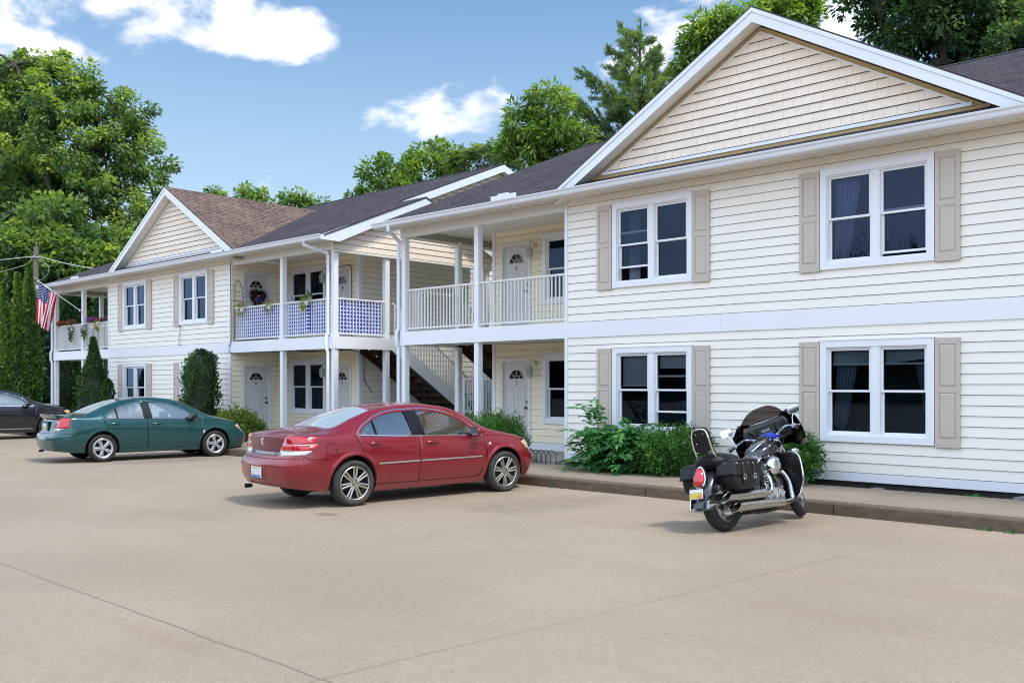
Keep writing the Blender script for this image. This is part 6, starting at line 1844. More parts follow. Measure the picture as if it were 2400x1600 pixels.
RED = dict(xr=-2.43, xf=2.25, axles=(-1.426, 1.426), R=.330, rimR=.247, tw=.225, track=.785, arch=.382, lip=.016, belt=.985, paint=P_red, wheel='twin', rim_mat=M_alloy, tyre=M_tyred,
    mirror=(.80, .975), mirror_mat=P_red, handle_mat=P_red, handle_f=(-.04, .865), handle_r=(-1.06, .885), ws_z=1.0, rw_z=1.06, spin=.4, bul_r=.075, bul_f=.14,
    curves=dict(
        zb=[(-2.43, .30), (-1.9, .235), (-1.0, .185), (1.0, .185), (1.9, .20), (2.25, .23)],
        zm=[(-2.43, .58), (-1.4, .66), (0, .60), (1.4, .60), (2.25, .50)],
        zsh=[(-2.43, .95), (-2.0, .985), (-1.4, .985), (0, .955), (1.0, .935), (1.6, .87), (2.1, .765), (2.25, .62)],
        zr=[(-2.43, 1.015), (-2.1, 1.045), (-1.75, 1.075), (-1.25, 1.235), (-.8, 1.345), (-.2, 1.392), (.3, 1.365), (.65, 1.285), (1.18, 1.025), (1.6, .935), (2.1, .815), (2.25, .65)],
        zt=[(-2.43, 1.045), (-2.1, 1.085), (-1.78, 1.115), (-1.25, 1.305), (-.8, 1.425), (-.2, 1.466), (.3, 1.440), (.65, 1.36), (1.22, 1.075), (1.6, 1.005), (2.1, .88), (2.25, .70)],
        yb=[(-2.43, .80), (-1.4, .80), (0, .81), (1.4, .79), (2.25, .76)],
        ym=[(-2.43, .885), (-1.4, .893), (0, .888), (1.4, .893), (2.25, .885)],
        ysh=[(-2.43, .83), (-1.9, .845), (-1.2, .855), (0, .850), (1.0, .845), (1.7, .83), (2.25, .83)],
        yr=[(-2.43, .72), (-2.0, .70), (-1.7, .665), (-1.2, .605), (-.7, .575), (0, .585), (.4, .60), (.8, .645), (1.2, .73), (1.7, .74), (2.25, .74)]),
    rear_prof=[(.2, .16), (.32, .06), (.46, .0), (.60, .0), (.70, .035), (.735, .085), (.76, .105), (.9, .10), (1.0, .10), (1.05, .12), (1.2, .12)],
    front_prof=[(.15, .16), (.26, .05), (.45, .0), (.56, .02), (.66, .10), (.8, .16)],
    win_r=[(-1.30, 1.03), (-.34, .985), (-.375, 1.335), (-.58, 1.332), (-.80, 1.295), (-1.0, 1.225), (-1.20, 1.125)],
    win_f=[(-.20, .98), (.93, .955), (.62, 1.175), (.42, 1.265), (.20, 1.325), (-.02, 1.345), (-.245, 1.348)],
    ws=[(.62, -.50), (.62, .50), (.70, .55), (1.14, .66), (1.22, .60), (1.255, 0), (1.22, -.60), (1.14, -.66), (.70, -.55), (.60, 0)],
    rw=[(-1.70, 0), (-1.67, -.52), (-1.62, -.58), (-.98, -.505), (-.92, -.44), (-.885, 0), (-.92, .44), (-.98, .505), (-1.62, .58), (-1.67, .52)],
    door_f=[(-.255, .275), (.90, .275), (1.02, .42), (1.045, .66), (1.0, .93), (.66, 1.225), (.45, 1.308), (.2, 1.362), (-.02, 1.38), (-.285, 1.388)],
    door_r=[(-.98, .275), (-.265, .275), (-.295, 1.388), (-.60, 1.372), (-.85, 1.325), (-1.08, 1.24), (-1.32, 1.115), (-1.40, 1.04), (-1.26, .72), (-1.04, .42)],
    decals=[('door_pillar', side_planes([(-.385, .985), (-.155, .98), (-.20, 1.352), (-.425, 1.342)]), .003, M_gloss),
            ('door_pillar', side_planes([(-1.045, 1.012), (-1.015, 1.012), (-1.005, 1.222), (-1.035, 1.21)]), .003, M_gloss),
            ('trunk_lid', rear_planes([(-.60, .80), (.60, .80), (.60, 1.02), (-.60, 1.02), (-.52, .795), (.52, .795)]) + [lim(0, -2.25, 1)], .003, P_redd),
            ('tail_light', rear_planes([(.40, .735), (.95, .77), (.95, 1.02), (.56, 1.03)]) + side_planes([(-2.6, .735), (-2.22, .745), (-2.00, .885), (-2.05, .975), (-2.2, 1.015), (-2.6, 1.04)]) + [lim(2, .915, -1)], .010, M_redlamp),
            ('tail_light', rear_planes([(.40, .735), (.95, .77), (.95, 1.02), (.56, 1.03)]) + side_planes([(-2.6, .735), (-2.22, .745), (-2.00, .885), (-2.05, .975), (-2.2, 1.015), (-2.6, 1.04)]) + [lim(2, .903, 1), lim(2, .825, -1)], .010, M_redlamp),
            ('tail_light', rear_planes([(.40, .735), (.95, .77), (.95, 1.02), (.56, 1.03)]) + side_planes([(-2.6, .735), (-2.22, .745), (-2.00, .885), (-2.05, .975), (-2.2, 1.015), (-2.6, 1.04)]), .007, M_clear),
            ('trunk_bar', rear_planes([(-.43, .742), (.43, .742), (.45, .79), (-.45, .79)]) + [lim(0, -2.2, 1)], .012, M_bar),
            ('headlight', side_planes([(1.80, .80), (1.92, .83), (2.6, .68), (2.6, .60), (2.03, .65)]) + [lim(1, .42, -1)], .005, M_clear),
            ('turn_signal', side_planes([(1.80, .80), (1.86, .812), (1.97, .72), (1.93, .68)]) + [lim(1, .42, -1)], .007, M_amber)],
    gaps=[[(-.27, .285), (-.285, 1.0)], [(.915, .285), (1.02, .42), (1.045, .66), (.995, .935)], [(-1.05, .42), (-1.26, .72), (-1.395, 1.03)], [(-.98, .285), (.90, .285)],
          [(-1.86, .70), (-2.12, .70), (-2.25, .76)], [(1.03, .93), (1.5, .91), (2.0, .80)], [(1.82, .66), (2.0, .70)]],
    gaps_rear=[[(-.56, .80), (-.62, 1.04)], [(.56, .80), (.62, 1.04)], [(-.86, .715), (-.4, .70), (.4, .70), (.86, .715)], [(-.24, .59), (-.24, .41), (.24, .41), (.24, .59)]],
    gaps_top=[[(-2.25, -.645), (-1.72, -.60)], [(-2.25, .645), (-1.72, .60)], [(1.27, -.70), (1.30, 0), (1.27, .70)]],
    strips=[('chrome_trim', [(-1.34, 1.015), (-.5, .975), (.97, .942)], .020, .006, M_chrome, False), ('chrome_trim', [(-1.34, 1.015), (-1.335, 1.06), (-1.22, 1.145), (-1.0, 1.255), (-.80, 1.325), (-.55, 1.362), (-.2, 1.374), (.05, 1.368), (.25, 1.340), (.46, 1.28), (.66, 1.19), (.97, .95)], .017, .006, M_chrome, False),
            ('side_moulding', [(-1.02, .595), (-.285, .60)], .020, .012, M_silver, False), ('side_moulding', [(-.255, .60), (.93, .605)], .020, .012, M_silver, False)],
    extra=red_extra)
hd = rad(84.6)
rrx, rry = -11.08, 8.38      # rear right tyre contact
o = Vector((math.cos(hd), math.sin(hd), 0)); sd_ = Vector((-math.sin(hd), math.cos(hd), 0))
pos = Vector((rrx, rry, 0)) + o * 1.426 + sd_ * .80
make_car('dusty dark red sedan parked nose-in at the kerb in front of the stairs', RED, tuple(pos), hd)

# ---- green sedan
P_green = mat('teal_green_paint', (.005, .072, .076), .26, .3, .5, coat=1.0, coat_rough=.03, var=.15, vscale=2, vcol=(.003, .045, .05), dirt=(.15, .45, (.05, .07, .065), .35))
def green_extra(root, hit, ribbon, full, c):
    h = hit('rear', 0, .80)[0].x
    m = MB(); m.cbox((h - .002, 0, .775), (.02, .52, .30), 0, .004); m.build('plate_recess', [mat('recess_teal', (.004, .035, .038), .4)], root)
    m = MB(); m.cbox((h - .018, 0, .80), (.012, .305, .155), 0, .003); o = m.build('licence_plate', [M_plate], root)
    q = MB(); q.poly([(h - .0255, -.13, .735), (h - .0255, .13, .735), (h - .0255, .13, .80), (h - .0255, -.13, .80)]); q.build('plate_band', [M_platy], o)
    m = MB(); z = c['zt'](-2.2)
    secs = []
    for y in np.linspace(-.62, .62, 15):
        f = 1 - (y / .66) ** 4; x0 = -2.315 + .07 * (y / .62) ** 2
        secs.append([(x0 - .02, y, z + .012 + .025 * f), (x0 - .03, y, z + .030 + .028 * f), (x0 + .03, y, z + .036 + .026 * f), (x0 + .16, y, z + .004), (x0 + .16, y, z - .03), (x0 + .03, y, z - .04)])
    m.loft(secs); m.build('spoiler', [P_green], root, smooth=True, recalc=True)
    s = MB(); sq = [(-1.94, .80), (-1.915, .775), (-1.79, .775), (-1.765, .80), (-1.765, .92), (-1.79, .945), (-1.915, .945), (-1.94, .92)]; ribbon(s, sq, -1, .008, .001, 0, True); s.build('fuel_flap', [M_gap], root)
    h = hit(-1, 1.02, .62); m = MB(); m.cbox(h[0] + Vector((0, -.003, 0)), (.045, .006, .075), 0, .001); m.build('side_badge', [M_clear], root)
    m = MB(); m.lathe([(.022, .03), (.026, -.07), (.022, -.07), (.02, .02)], 12, 'x', (-2.26, .40, .235)); m.build('exhaust_tip', [M_trimb], root, smooth=True)
    h = hit('rear', .0, .93)[0].x
    m = MB(); m.cbox((h - .008, 0, .945), (.012, .05, .05), 0, .003); m.build('emblem', [M_chrome], root)
    h = hit('rear', .40, .80)[0].x
    m = MB()
    for k in range(3): m.cbox((h - .006, .44 - .05 * k, .80), (.008, .03, .035), 0, .002)
    m.build('badge', [M_chrome], root)
ctl = [(-2.6, .90), (-2.30, .70), (-2.02, .80), (-1.99, .99), (-2.06, .995), (-2.6, 1.04)]
GREEN = dict(xr=-2.34, xf=2.21, axles=(-1.31, 1.31), R=.315, rimR=.226, tw=.195, track=.745, arch=.368, lip=.004, belt=.955, paint=P_green, wheel='star', rim_mat=M_silver, tyre=M_tyre,
    mirror=(.74, .955), mirror_mat=M_trimb, handle_mat=P_green, handle_f=(-.10, .835), handle_r=(-1.05, .855), ws_z=.98, rw_z=1.045, spin=.2, bul_r=.09, bul_f=.15, mirror_in=True,
    curves=dict(
        zb=[(-2.34, .27), (-1.8, .22), (-1.0, .185), (1.0, .185), (1.8, .19), (2.21, .21)],
        zm=[(-2.34, .52), (-1.3, .62), (0, .58), (1.3, .58), (2.21, .47)],
        zsh=[(-2.34, .935), (-1.9, .965), (-1.3, .965), (0, .935), (1.0, .905), (1.6, .835), (2.05, .725), (2.21, .57)],
        zr=[(-2.34, .985), (-2.0, 1.015), (-1.65, 1.055), (-1.2, 1.225), (-.75, 1.345), (-.2, 1.395), (.3, 1.350), (.65, 1.255), (1.2, .99), (1.6, .895), (2.05, .770), (2.21, .60)],
        zt=[(-2.34, 1.01), (-2.0, 1.045), (-1.7, 1.085), (-1.2, 1.290), (-.75, 1.415), (-.2, 1.458), (.3, 1.420), (.65, 1.325), (1.25, 1.035), (1.6, .955), (2.05, .82), (2.21, .63)],
        yb=[(-2.34, .765), (-1.3, .765), (0, .78), (1.3, .76), (2.21, .73)],
        ym=[(-2.34, .845), (-1.3, .853), (0, .848), (1.3, .853), (2.21, .845)],
        ysh=[(-2.34, .795), (-1.8, .81), (-1.1, .82), (0, .815), (1.0, .805), (1.6, .79), (2.21, .79)],
        yr=[(-2.34, .70), (-1.9, .68), (-1.6, .64), (-1.1, .575), (-.6, .545), (0, .555), (.4, .575), (.8, .62), (1.2, .695), (1.6, .70), (2.21, .70)]),
    rear_prof=[(.2, .10), (.32, .03), (.46, .0), (.62, .015), (.66, .055), (.69, .12), (.8, .135), (.95, .16), (1.05, .19), (1.2, .19)],
    front_prof=[(.15, .14), (.26, .04), (.42, .0), (.52, .03), (.62, .12), (.8, .2)],
    win_r=[(-1.245, .985), (-.36, .955), (-.385, 1.325), (-.58, 1.325), (-.80, 1.285), (-1.0, 1.205), (-1.16, 1.10)],
    win_f=[(-.22, .95), (.90, .925), (.60, 1.145), (.40, 1.24), (.18, 1.305), (-.02, 1.330), (-.26, 1.338)],
    ws=[(.62, -.48), (.62, .48), (.70, .53), (1.14, .63), (1.22, .57), (1.255, 0), (1.22, -.57), (1.14, -.63), (.70, -.53), (.60, 0)],
    rw=[(-1.64, 0), (-1.61, -.50), (-1.56, -.555), (-.94, -.48), (-.88, -.42), (-.845, 0), (-.88, .42), (-.94, .48), (-1.56, .555), (-1.61, .50)],
    door_f=[(-.28, .275), (.86, .275), (.95, .42), (.98, .64), (.965, .90), (.63, 1.195), (.42, 1.285), (.18, 1.345), (-.02, 1.368), (-.305, 1.38)],
    door_r=[(-.90, .275), (-.29, .275), (-.315, 1.38), (-.60, 1.368), (-.85, 1.318), (-1.06, 1.225), (-1.25, 1.10), (-1.30, 1.0), (-1.19, .72), (-.98, .42)],
    decals=[('door_pillar', side_planes([(-.385, .955), (-.195, .95), (-.235, 1.342), (-.41, 1.335)]), .003, M_gloss),
            ('door_pillar', side_planes([(-1.0, .975), (-.965, .975), (-.975, 1.215), (-1.01, 1.20)]), .003, M_gloss),
            ('tail_light', rear_planes([(.44, .66), (.98, .66), (.98, 1.02), (.60, 1.02)]) + side_planes(ctl) + [lim(2, .775, -1)], .008, M_redlamp),
            ('tail_light', rear_planes([(.44, .66), (.98, .66), (.98, 1.02), (.60, 1.02)]) + side_planes(ctl) + [lim(2, .785, 1)], .006, M_clear),
            ('headlight', side_planes([(1.82, .74), (1.91, .77), (2.6, .62), (2.6, .52), (2.03, .60)]) + [lim(1, .42, -1)], .005, M_clear),
            ('turn_signal', side_planes([(1.82, .74), (1.87, .755), (1.98, .68), (1.95, .65)]) + [lim(1, .42, -1)], .007, M_amber)],
    gaps=[[(-.29, .285), (-.305, .97)], [(.87, .285), (.95, .42), (.98, .64), (.96, .905)], [(-.95, .42), (-1.19, .72), (-1.30, 1.0), (-1.25, 1.09)], [(-.90, .285), (.86, .285)],
          [(-1.66, .66), (-2.2, .66)], [(.99, .90), (1.5, .875), (2.0, .755)], [(-1.25, 1.10), (-1.06, 1.228), (-.85, 1.322), (-.6, 1.373), (-.02, 1.373), (.18, 1.350), (.42, 1.29), (.64, 1.2), (.96, .91)], [(-2.0, 1.0), (-1.62, 1.05), (-1.35, 1.17)]],
    gaps_rear=[[(-.56, .66), (-.60, .99)], [(.56, .66), (.60, .99)], [(-.56, .66), (.56, .66)]],
    gaps_top=[[(-2.25, -.60), (-1.68, -.585)], [(-2.25, .60), (-1.68, .585)], [(1.27, -.67), (1.30, 0), (1.27, .67)]],
    strips=[('belt_moulding', [(-1.25, .972), (.92, .915)], .016, .005, M_trimb, False), ('side_crease', [(-.75, .555), (-.30, .565)], .016, .008, P_green, False), ('side_crease', [(-.27, .565), (.85, .575)], .016, .008, P_green, False)],
    extra=green_extra)
hd = rad(84.0)
o = Vector((math.cos(hd), math.sin(hd), 0)); sd_ = Vector((-math.sin(hd), math.cos(hd), 0))
pos = Vector((-21.40, 9.23, 0)) + o * 1.31 + sd_ * .755
make_car('teal green sedan with red tail lights parked nose-in before the farther building', GREEN, tuple(pos), hd)

# ---- dark sedan at the left edge
P_dark = mat('midnight_paint', (.012, .012, .020), .25, .3, .5, coat=1.0, coat_rough=.03, var=.2, vscale=2, vcol=(.02, .02, .03), dirt=(.15, .4, (.05, .05, .055), .3))
import copy
DARK = copy.copy(RED); DARK.pop('_doors', None)
DARK.update(paint=P_dark, mirror_mat=P_dark, handle_mat=P_dark, wheel='multi', rim_mat=M_silver, tyre=M_tyre, lip=.004, arch=.375)
DARK['decals'] = [d if d[0] != 'trunk_lid' else (d[0], d[1], d[2], P_dark) for d in RED['decals']]
DARK['strips'] = RED['strips'][:2] + [('sill_trim', [(-.95, .30), (.95, .30)], .022, .006, M_silver, False)]
DARK['extra'] = lambda *a: None
hd = rad(86)
dk = make_car('near-black sedan cut by the left edge of the picture', DARK, DARKPOS, hd); dk.scale = (1.1, 1.1, 1.1)
# ------------------------------------------------------------------ motorcycle (x forward, y left, z up)
P_bk = mat('black_enamel', (.006, .006, .009), .18, 0, .5, coat=1.0, coat_rough=.03)
P_bkd = mat('black_enamel_dusty', (.016, .016, .022), .30, 0, .5, coat=.7, coat_rough=.1, var=.5, vscale=5, vcol=(.035, .034, .036))
M_leather = mat('black_leather', (.007, .007, .008), .33, 0, .28, var=.5, vscale=7, vcol=(.022, .021, .021), bump=.35, bscale=45)
M_chr = mat('bike_chrome', (.78, .80, .82), .12, 1.0, var=.35, vscale=9, vcol=(.45, .46, .48))
M_chrd = mat('muffler_chrome', (.62, .62, .62), .20, 1.0, var=.6, vscale=8, vcol=(.38, .36, .34), stretch=(.4, 2, 2))
M_cast = mat('cast_metal', (.42, .42, .43), .35, .9, var=.4, vscale=12)
M_eng = mat('engine_black', (.02, .02, .021), .5)
M_smoke = glass_mat('smoked_screen', (.16, .12, .11), .30, .02, 0, 1.5, .05)
M_smokeL = mat('smoked_lens', (.03, .025, .025), .1, coat=1.0)
M_glassm = mat('mirror_silver', (.85, .88, .90), .03, 1.0)
M_radio = mat('radio_face', (.05, .055, .065), .35)
M_disp = mat('display_grey', (.30, .32, .34), .3)
M_rag = mat('blue_rag', (.012, .05, .42), .85, var=.5, vscale=14, vcol=(.006, .02, .22))
WB = .83; RR = .325; RFr = .325
LEAN = rad(-10); HEAD = rad(87.5); STEER = rad(24)
mid = Vector((-5.895, 10.83, 0))
BIKE = thing('motorcycle', 'black touring cruiser motorcycle with chrome pipes, saddlebags and fairing leaning on its stand', 'motorcycle', tuple(mid))
BIKE.rotation_euler = (LEAN, 0, HEAD)
hp = Vector((.50, 0, .95)); sax = Vector((-math.sin(rad(31)), 0, math.cos(rad(31))))
SX = Matrix.Translation(hp) @ Matrix.Rotation(STEER, 4, sax) @ Matrix.Translation(-hp)

def bike_wheel(cx, w, style, xf):
    e = bpy.data.objects.new('wheel', None); link(e); e.parent = BIKE
    e.matrix_local = (xf if xf is not None else Matrix.Identity(4)) @ Matrix.Translation((cx, 0, RR))
    t = MB(); R = RR; rim = .215
    prof = [(rim, w * .40), (rim + .02, w * .47)] + [(R - .055 + .055 * math.cos(a), w * .5 * math.sin(a)) for a in np.linspace(rad(88), rad(-88), 13)] + [(rim + .02, -w * .47), (rim, -w * .40)]
    t.lathe(prof, 40, 'y', cap=False)
    t.build('tyre', [M_tyre], e, smooth=True)
    r = MB()
    for s in (1, -1): r.lathe([(rim + .002, s * w * .40), (rim - .008, s * w * .43), (rim - .022, s * w * .36), (rim - .03, s * w * .1), (rim - .03, 0)], 40, 'y', cap=False)
    n = 9 if style else 5
    for k in range(n):
        a = 2 * PI * k / n + .3
        for s in (1, -1): r.tube([(.05 * math.cos(a), s * .045, .05 * math.sin(a)), ((rim - .02) * math.cos(a + .12), s * w * .30, (rim - .02) * math.sin(a + .12))], [.020, .015], 6)
    r.lathe([(.0, .075), (.05, .075), (.06, .05), (.06, -.05), (.05, -.075), (0, -.075)], 20, 'y')
    r.build('rim', [M_cast], e, smooth=True)
    d = MB(); s = -1
    d.lathe([(.145, s * .070), (.145, s * .076), (.085, s * .076), (.085, s * .070)], 32, 'y', close=True)
    for k in range(6): d.tube([(.05 * math.cos(k), s * .073, .05 * math.sin(k)), (.09 * math.cos(k + .1), s * .073, .09 * math.sin(k + .1))], .009, 5)
    d.build('brake_disc', [M_chr], e, smooth=True)
    return e
bike_wheel(-WB, .165, 0, None); bike_wheel(WB, .13, 1, SX)

def fender(cx, cz, r, a0, a1, w, name, m, xf=None, drop=.09, flare=0.0, trim=None):
    secs = []; n = 22
    for k in range(n + 1):
        a = rad(a0 + (a1 - a0) * k / n); q = k / n
        rr = r + flare * max(0, q - .6) ** 2 * 4
        c = Vector((cx + rr * math.cos(a), 0, cz + rr * math.sin(a))); o = Vector((math.cos(a), 0, math.sin(a)))
        ring = []
        for j in range(15):
            b = rad(-100 + 200 * j / 14)
            y = w / 2 * math.sin(b) if abs(b) < PI / 2 else w / 2 * math.copysign(1, b)
            h = -drop * (1 - math.cos(b)) if abs(b) < PI / 2 else -drop * (1 + (abs(b) - PI / 2) * 3.2)
            ring.append(c + Vector((0, y, 0)) + o * h)
        ring += [p - o * .012 for p in reversed(ring)]
        secs.append(ring)
    mb = MB(); mb.xf = xf; mb.loft(secs); return mb.build(name, [m], BIKE, smooth=True, recalc=True)
fender(-WB, RR, .425, 48, 186, .235, 'rear_fender', P_bkd, None, .085, .05)
fender(WB, RR, .365, 25, 165, .155, 'front_fender', P_bk, SX, .06)
# chrome rear fender tip with slots
mb = MB()
for s in (-1, 1):
    mb.prism([(-1.30, .30), (-1.02, .36), (-.98, .47), (-1.26, .44)], s * .119, s * .128, 'y', 0)
    for k in range(3): mb.prism([(-1.20, .355 + k * .027), (-1.04, .385 + k * .027), (-1.04, .397 + k * .027), (-1.20, .367 + k * .027)], s * .128, s * .134, 'y', 1)
mb.prism([(-1.315, .31), (-1.285, .31), (-1.262, .37), (-1.29, .37)], -.07, .07, 'y', 2)
mb.build('fender_trim', [M_chr, M_eng, P_bkd], BIKE)
# tail lamp
mb = MB()
def pear(off, sc):
    P_ = []
    for k in range(20):
        a = 2 * PI * k / 20; y = .078 * sc * math.sin(a) * (1 - .25 * math.cos(a)); z = .115 * sc * math.cos(a)
        P_.append((-1.20 - off - .28 * (.68 - (z + .66)) * -0.0 - (.115 - z) * .32 * 1.0 + .045, y, z + .665))
    return P_
mb.loft([pear(-.03, 1.12), pear(.012, 1.12), pear(.016, 1.04)], 0)
mb.build('tail_light_bezel', [M_chr], BIKE, smooth=True)
mb = MB(); mb.loft([pear(.012, 1.0), pear(.040, .93), pear(.058, .70), pear(.066, .35)], 0); mb.build('tail_light', [M_redlamp], BIKE, smooth=True)
# plate
mb = MB(); mb.xf = Matrix.Translation((-1.315, 0, .475)) @ Matrix.Rotation(rad(12), 4, 'Y')
mb.cbox((0, 0, 0), (.012, .185, .115), 0, .003)
o = mb.build('licence_plate', [M_plate], BIKE)
for z0, z1, m, y0, y1 in ((-.052, -.018, M_plato, -.02, -.088), (-.052, -.018, M_platy, .088, -.02), (-.018, .016, M_platy, .088, -.088)):
    q = MB(); q.xf = mb.xf; q.poly([(-.0072, y0, z0), (-.0072, y1, z0), (-.0072, y1, z1), (-.0072, y0, z1)][::-1]); q.build('plate_band', [m], o)
mb = MB(); mb.cbox((-1.27, 0, .46), (.07, .10, .06), 0, .01); mb.build('plate_bracket', [M_eng], BIKE)
for s in (-1, 1):      # rear turn signals
    mb = MB(); mb.tube([(-1.10, s * .11, .52), (-1.11, s * .17, .52)], .012, 6, 0); mb.lathe([(.0, .045), (.03, .04), (.036, .01), (.038, -.03)], 16, 'x', (-1.11, s * .18, .52), 0, cap=False); mb.lathe([(.038, -.03), (.03, -.04), (0, -.042)], 16, 'x', (-1.11, s * .18, .52), 1)
    mb.build('turn_signal', [M_eng, M_smokeL], BIKE, smooth=True)
# saddlebags
def rounded(pts, n=5): return [(p.x, p.z) for p in catmull([(a, 0, b) for a, b in pts], n, True)]
body_o = rounded([(-1.03, .52), (-.96, .475), (-.58, .475), (-.50, .53), (-.50, .66), (-.56, .75), (-.95, .75), (-1.04, .66)])
lid_o = rounded([(-1.05, .645), (-.50, .635), (-.475, .66), (-.50, .76), (-.56, .815), (-.94, .825), (-1.03, .78), (-1.07, .68)])
for s in (-1, 1):
    mb = MB()
    cx, cz = -.77, .62
    def ring(o, y, k): return [(cx + (a - cx) * k, s * y, cz + (b - cz) * k) for a, b in o]
    mb.loft([ring(body_o, .15, .97), ring(body_o, .17, 1.0), ring(body_o, .33, 1.0), ring(body_o, .365, .97), ring(body_o, .38, .90)])
    mb.loft([ring(lid_o, .145, .97), ring(lid_o, .165, 1.0), ring(lid_o, .345, 1.0), ring(lid_o, .382, .975), ring(lid_o, .398, .92)])
    o = mb.build('saddlebag', [M_leather], BIKE, smooth=True, recalc=True)
    st = MB(); bk = MB()
    for x in (-.88, -.66):
        st.tube([(x, s * .20, .832), (x, s * .36, .815), (x, s * .402, .75), (x, s * .404, .60), (x, s * .395, .53)], .018, 4, flat=(.25, 1.2))
        bk = MB(); bk.tube([(x - .026, s * .411, .585), (x + .026, s * .411, .585), (x + .026, s * .411, .635), (x - .026, s * .411, .635)], .006, 5, closed=True); bk.build('buckle', [M_chr], o)
    st.build('strap', [M_eng], o)
# seat
secs = []
for x, w_, zt, zb in ((-1.04, .12, .88, .80), (-.99, .18, .925, .74), (-.82, .215, .94, .71), (-.64, .22, .915, .68), (-.53, .22, .865, .66), (-.40, .23, .80, .64), (-.22, .215, .785, .64), (-.10, .17, .80, .66), (-.0, .12, .825, .70), (.04, .06, .83, .74)):
    ring = []
    for k in range(20):
        a = 2 * PI * k / 20; c_, s_ = math.cos(a), math.sin(a)
        ring.append((x, w_ * math.copysign(abs(s_) ** .7, s_), (zt + zb) / 2 + (zt - zb) / 2 * math.copysign(abs(c_) ** .7, c_) - .03 * (abs(s_) ** 2) * (1 if c_ > 0 else 0)))
    secs.append(ring)
mb = MB(); mb.loft(secs); mb.build('seat', [M_leather], BIKE, smooth=True, recalc=True)
# backrest
mb = MB()
bar = catmull([(-.78, .135, .66), (-.90, .135, .78), (-1.02, .125, .93), (-1.075, .12, 1.10), (-1.085, .10, 1.19), (-1.09, .05, 1.225), (-1.09, -.05, 1.225), (-1.085, -.10, 1.19), (-1.075, -.12, 1.10), (-1.02, -.125, .93), (-.90, -.135, .78), (-.78, -.135, .66)], 5)
mb.tube(bar, .0115, 8); mb.tube([(-1.03, .123, .955), (-1.03, -.123, .955)], .010, 8)
for s in (-1, 1):
    mb.prism([(-.80, .60), (-.66, .60), (-.62, .64), (-.76, .73), (-.84, .72)], s * .150, s * .158, 'y')
    mb.lathe([(.016, 0), (.012, .014), (0, .016)], 10, 'y', (-.70, s * .158 - (0 if s > 0 else .016), .63))
mb.build('sissy_bar', [M_chr], BIKE, smooth=True)
mb = MB(); mb.xf = Matrix.Translation((-1.045, 0, 1.10)) @ Matrix.Rotation(rad(-9), 4, 'Y')
secs = []
for x, k in ((.055, .80), (.045, .93), (.02, 1.0), (-.01, 1.0), (-.028, .95)):
    ring = []
    for j in range(24):
        a = 2 * PI * j / 24; c_, s_ = math.cos(a), math.sin(a)
        ring.append((x, .118 * k * math.copysign(abs(s_) ** .55, s_) * (1 - .12 * c_), .155 * k * math.copysign(abs(c_) ** .6, c_)))
    secs.append(ring)
mb.loft(secs); mb.xf = None
o = mb.build('backrest_pad', [M_leather], BIKE, smooth=True, recalc=True)
mb = MB()
for y, z in ((.05, 1.17), (-.05, 1.17), (.05, 1.06)): mb.lathe([(.010, -.004), (.007, -.010), (0, -.011)], 8, 'x', (-1.078, y, z))
mb.build('pad_bolts', [M_chr], o)
# tank with console
def tank_sec(x, w_, zt, zb, n=22, p=.75):
    ring = []
    for k in range(n):
        a = 2 * PI * k / n; c_, s_ = math.cos(a), math.sin(a)
        ring.append((x, w_ * math.copysign(abs(s_) ** p, s_), (zt + zb) / 2 + (zt - zb) / 2 * math.copysign(abs(c_) ** p, c_)))
    return ring
mb = MB(); mb.xf = Matrix.Translation((0, 0, .10)); mb.loft([tank_sec(*q) for q in ((-.05, .03, .76, .73), (-.03, .09, .80, .70), (.06, .155, .865, .675), (.20, .195, .925, .665), (.34, .20, .95, .68), (.44, .175, .945, .72), (.50, .12, .925, .77), (.53, .05, .90, .82))])
mb.build('fuel_tank', [P_bk], BIKE, smooth=True, recalc=True)
mb = MB(); mb.xf = Matrix.Translation((0, 0, .10)); secs = []
for x, w_, z in ((-.02, .02, .815), (.03, .05, .855), (.12, .075, .908), (.24, .09, .952), (.34, .09, .975), (.40, .07, .98), (.44, .03, .972)):
    secs.append([(x, w_ * math.cos(PI * k / 8), z + .018 * math.sin(PI * k / 8) - .012) for k in range(9)] + [(x, -w_, z - .05), (x, w_, z - .05)])
mb.loft(secs); o = mb.build('tank_console', [M_chr], BIKE, smooth=True, recalc=True)
mb = MB(); mb.xf = Matrix.Translation((.27, 0, 1.068)) @ Matrix.Rotation(rad(-18), 4, 'Y'); mb.lathe([(.062, -.01), (.062, .012), (.054, .014), (.05, .008), (0, .009)], 22, 'z', mat=0); mb.build('speedometer', [M_eng], o, smooth=True)
# engine
mb = MB()
mb.cbox((.06, 0, .38), (.52, .30, .30), 0, .05); mb.cbox((-.22, 0, .40), (.22, .26, .26), 0, .05); mb.cbox((.05, 0, .21), (.55, .22, .08), 0, .02)
mb.build('crankcase', [M_eng], BIKE, smooth=True)
for s in (1, -1):
    mb = MB()
    for (x, z, r, y) in ((-.02, .385, .135, .175), (.20, .36, .105, .165)):
        pr_ = [(r, -.03), (r * 1.0, .02), (r * .93, .042), (r * .55, .052), (r * .52, .060), (r * .30, .064), (0, .064)]
        mb.lathe([(a, s * b) for a, b in pr_], 28, 'y', (x, s * y, z))
        for k in range(6): mb.lathe([(.010, s * .044), (.008, s * .052), (0, s * .053)], 8, 'y', (x + r * .8 * math.cos(k * 1.047), s * y, z + r * .8 * math.sin(k * 1.047)))
    mb.build('engine_cover', [M_chr], BIKE, smooth=True)
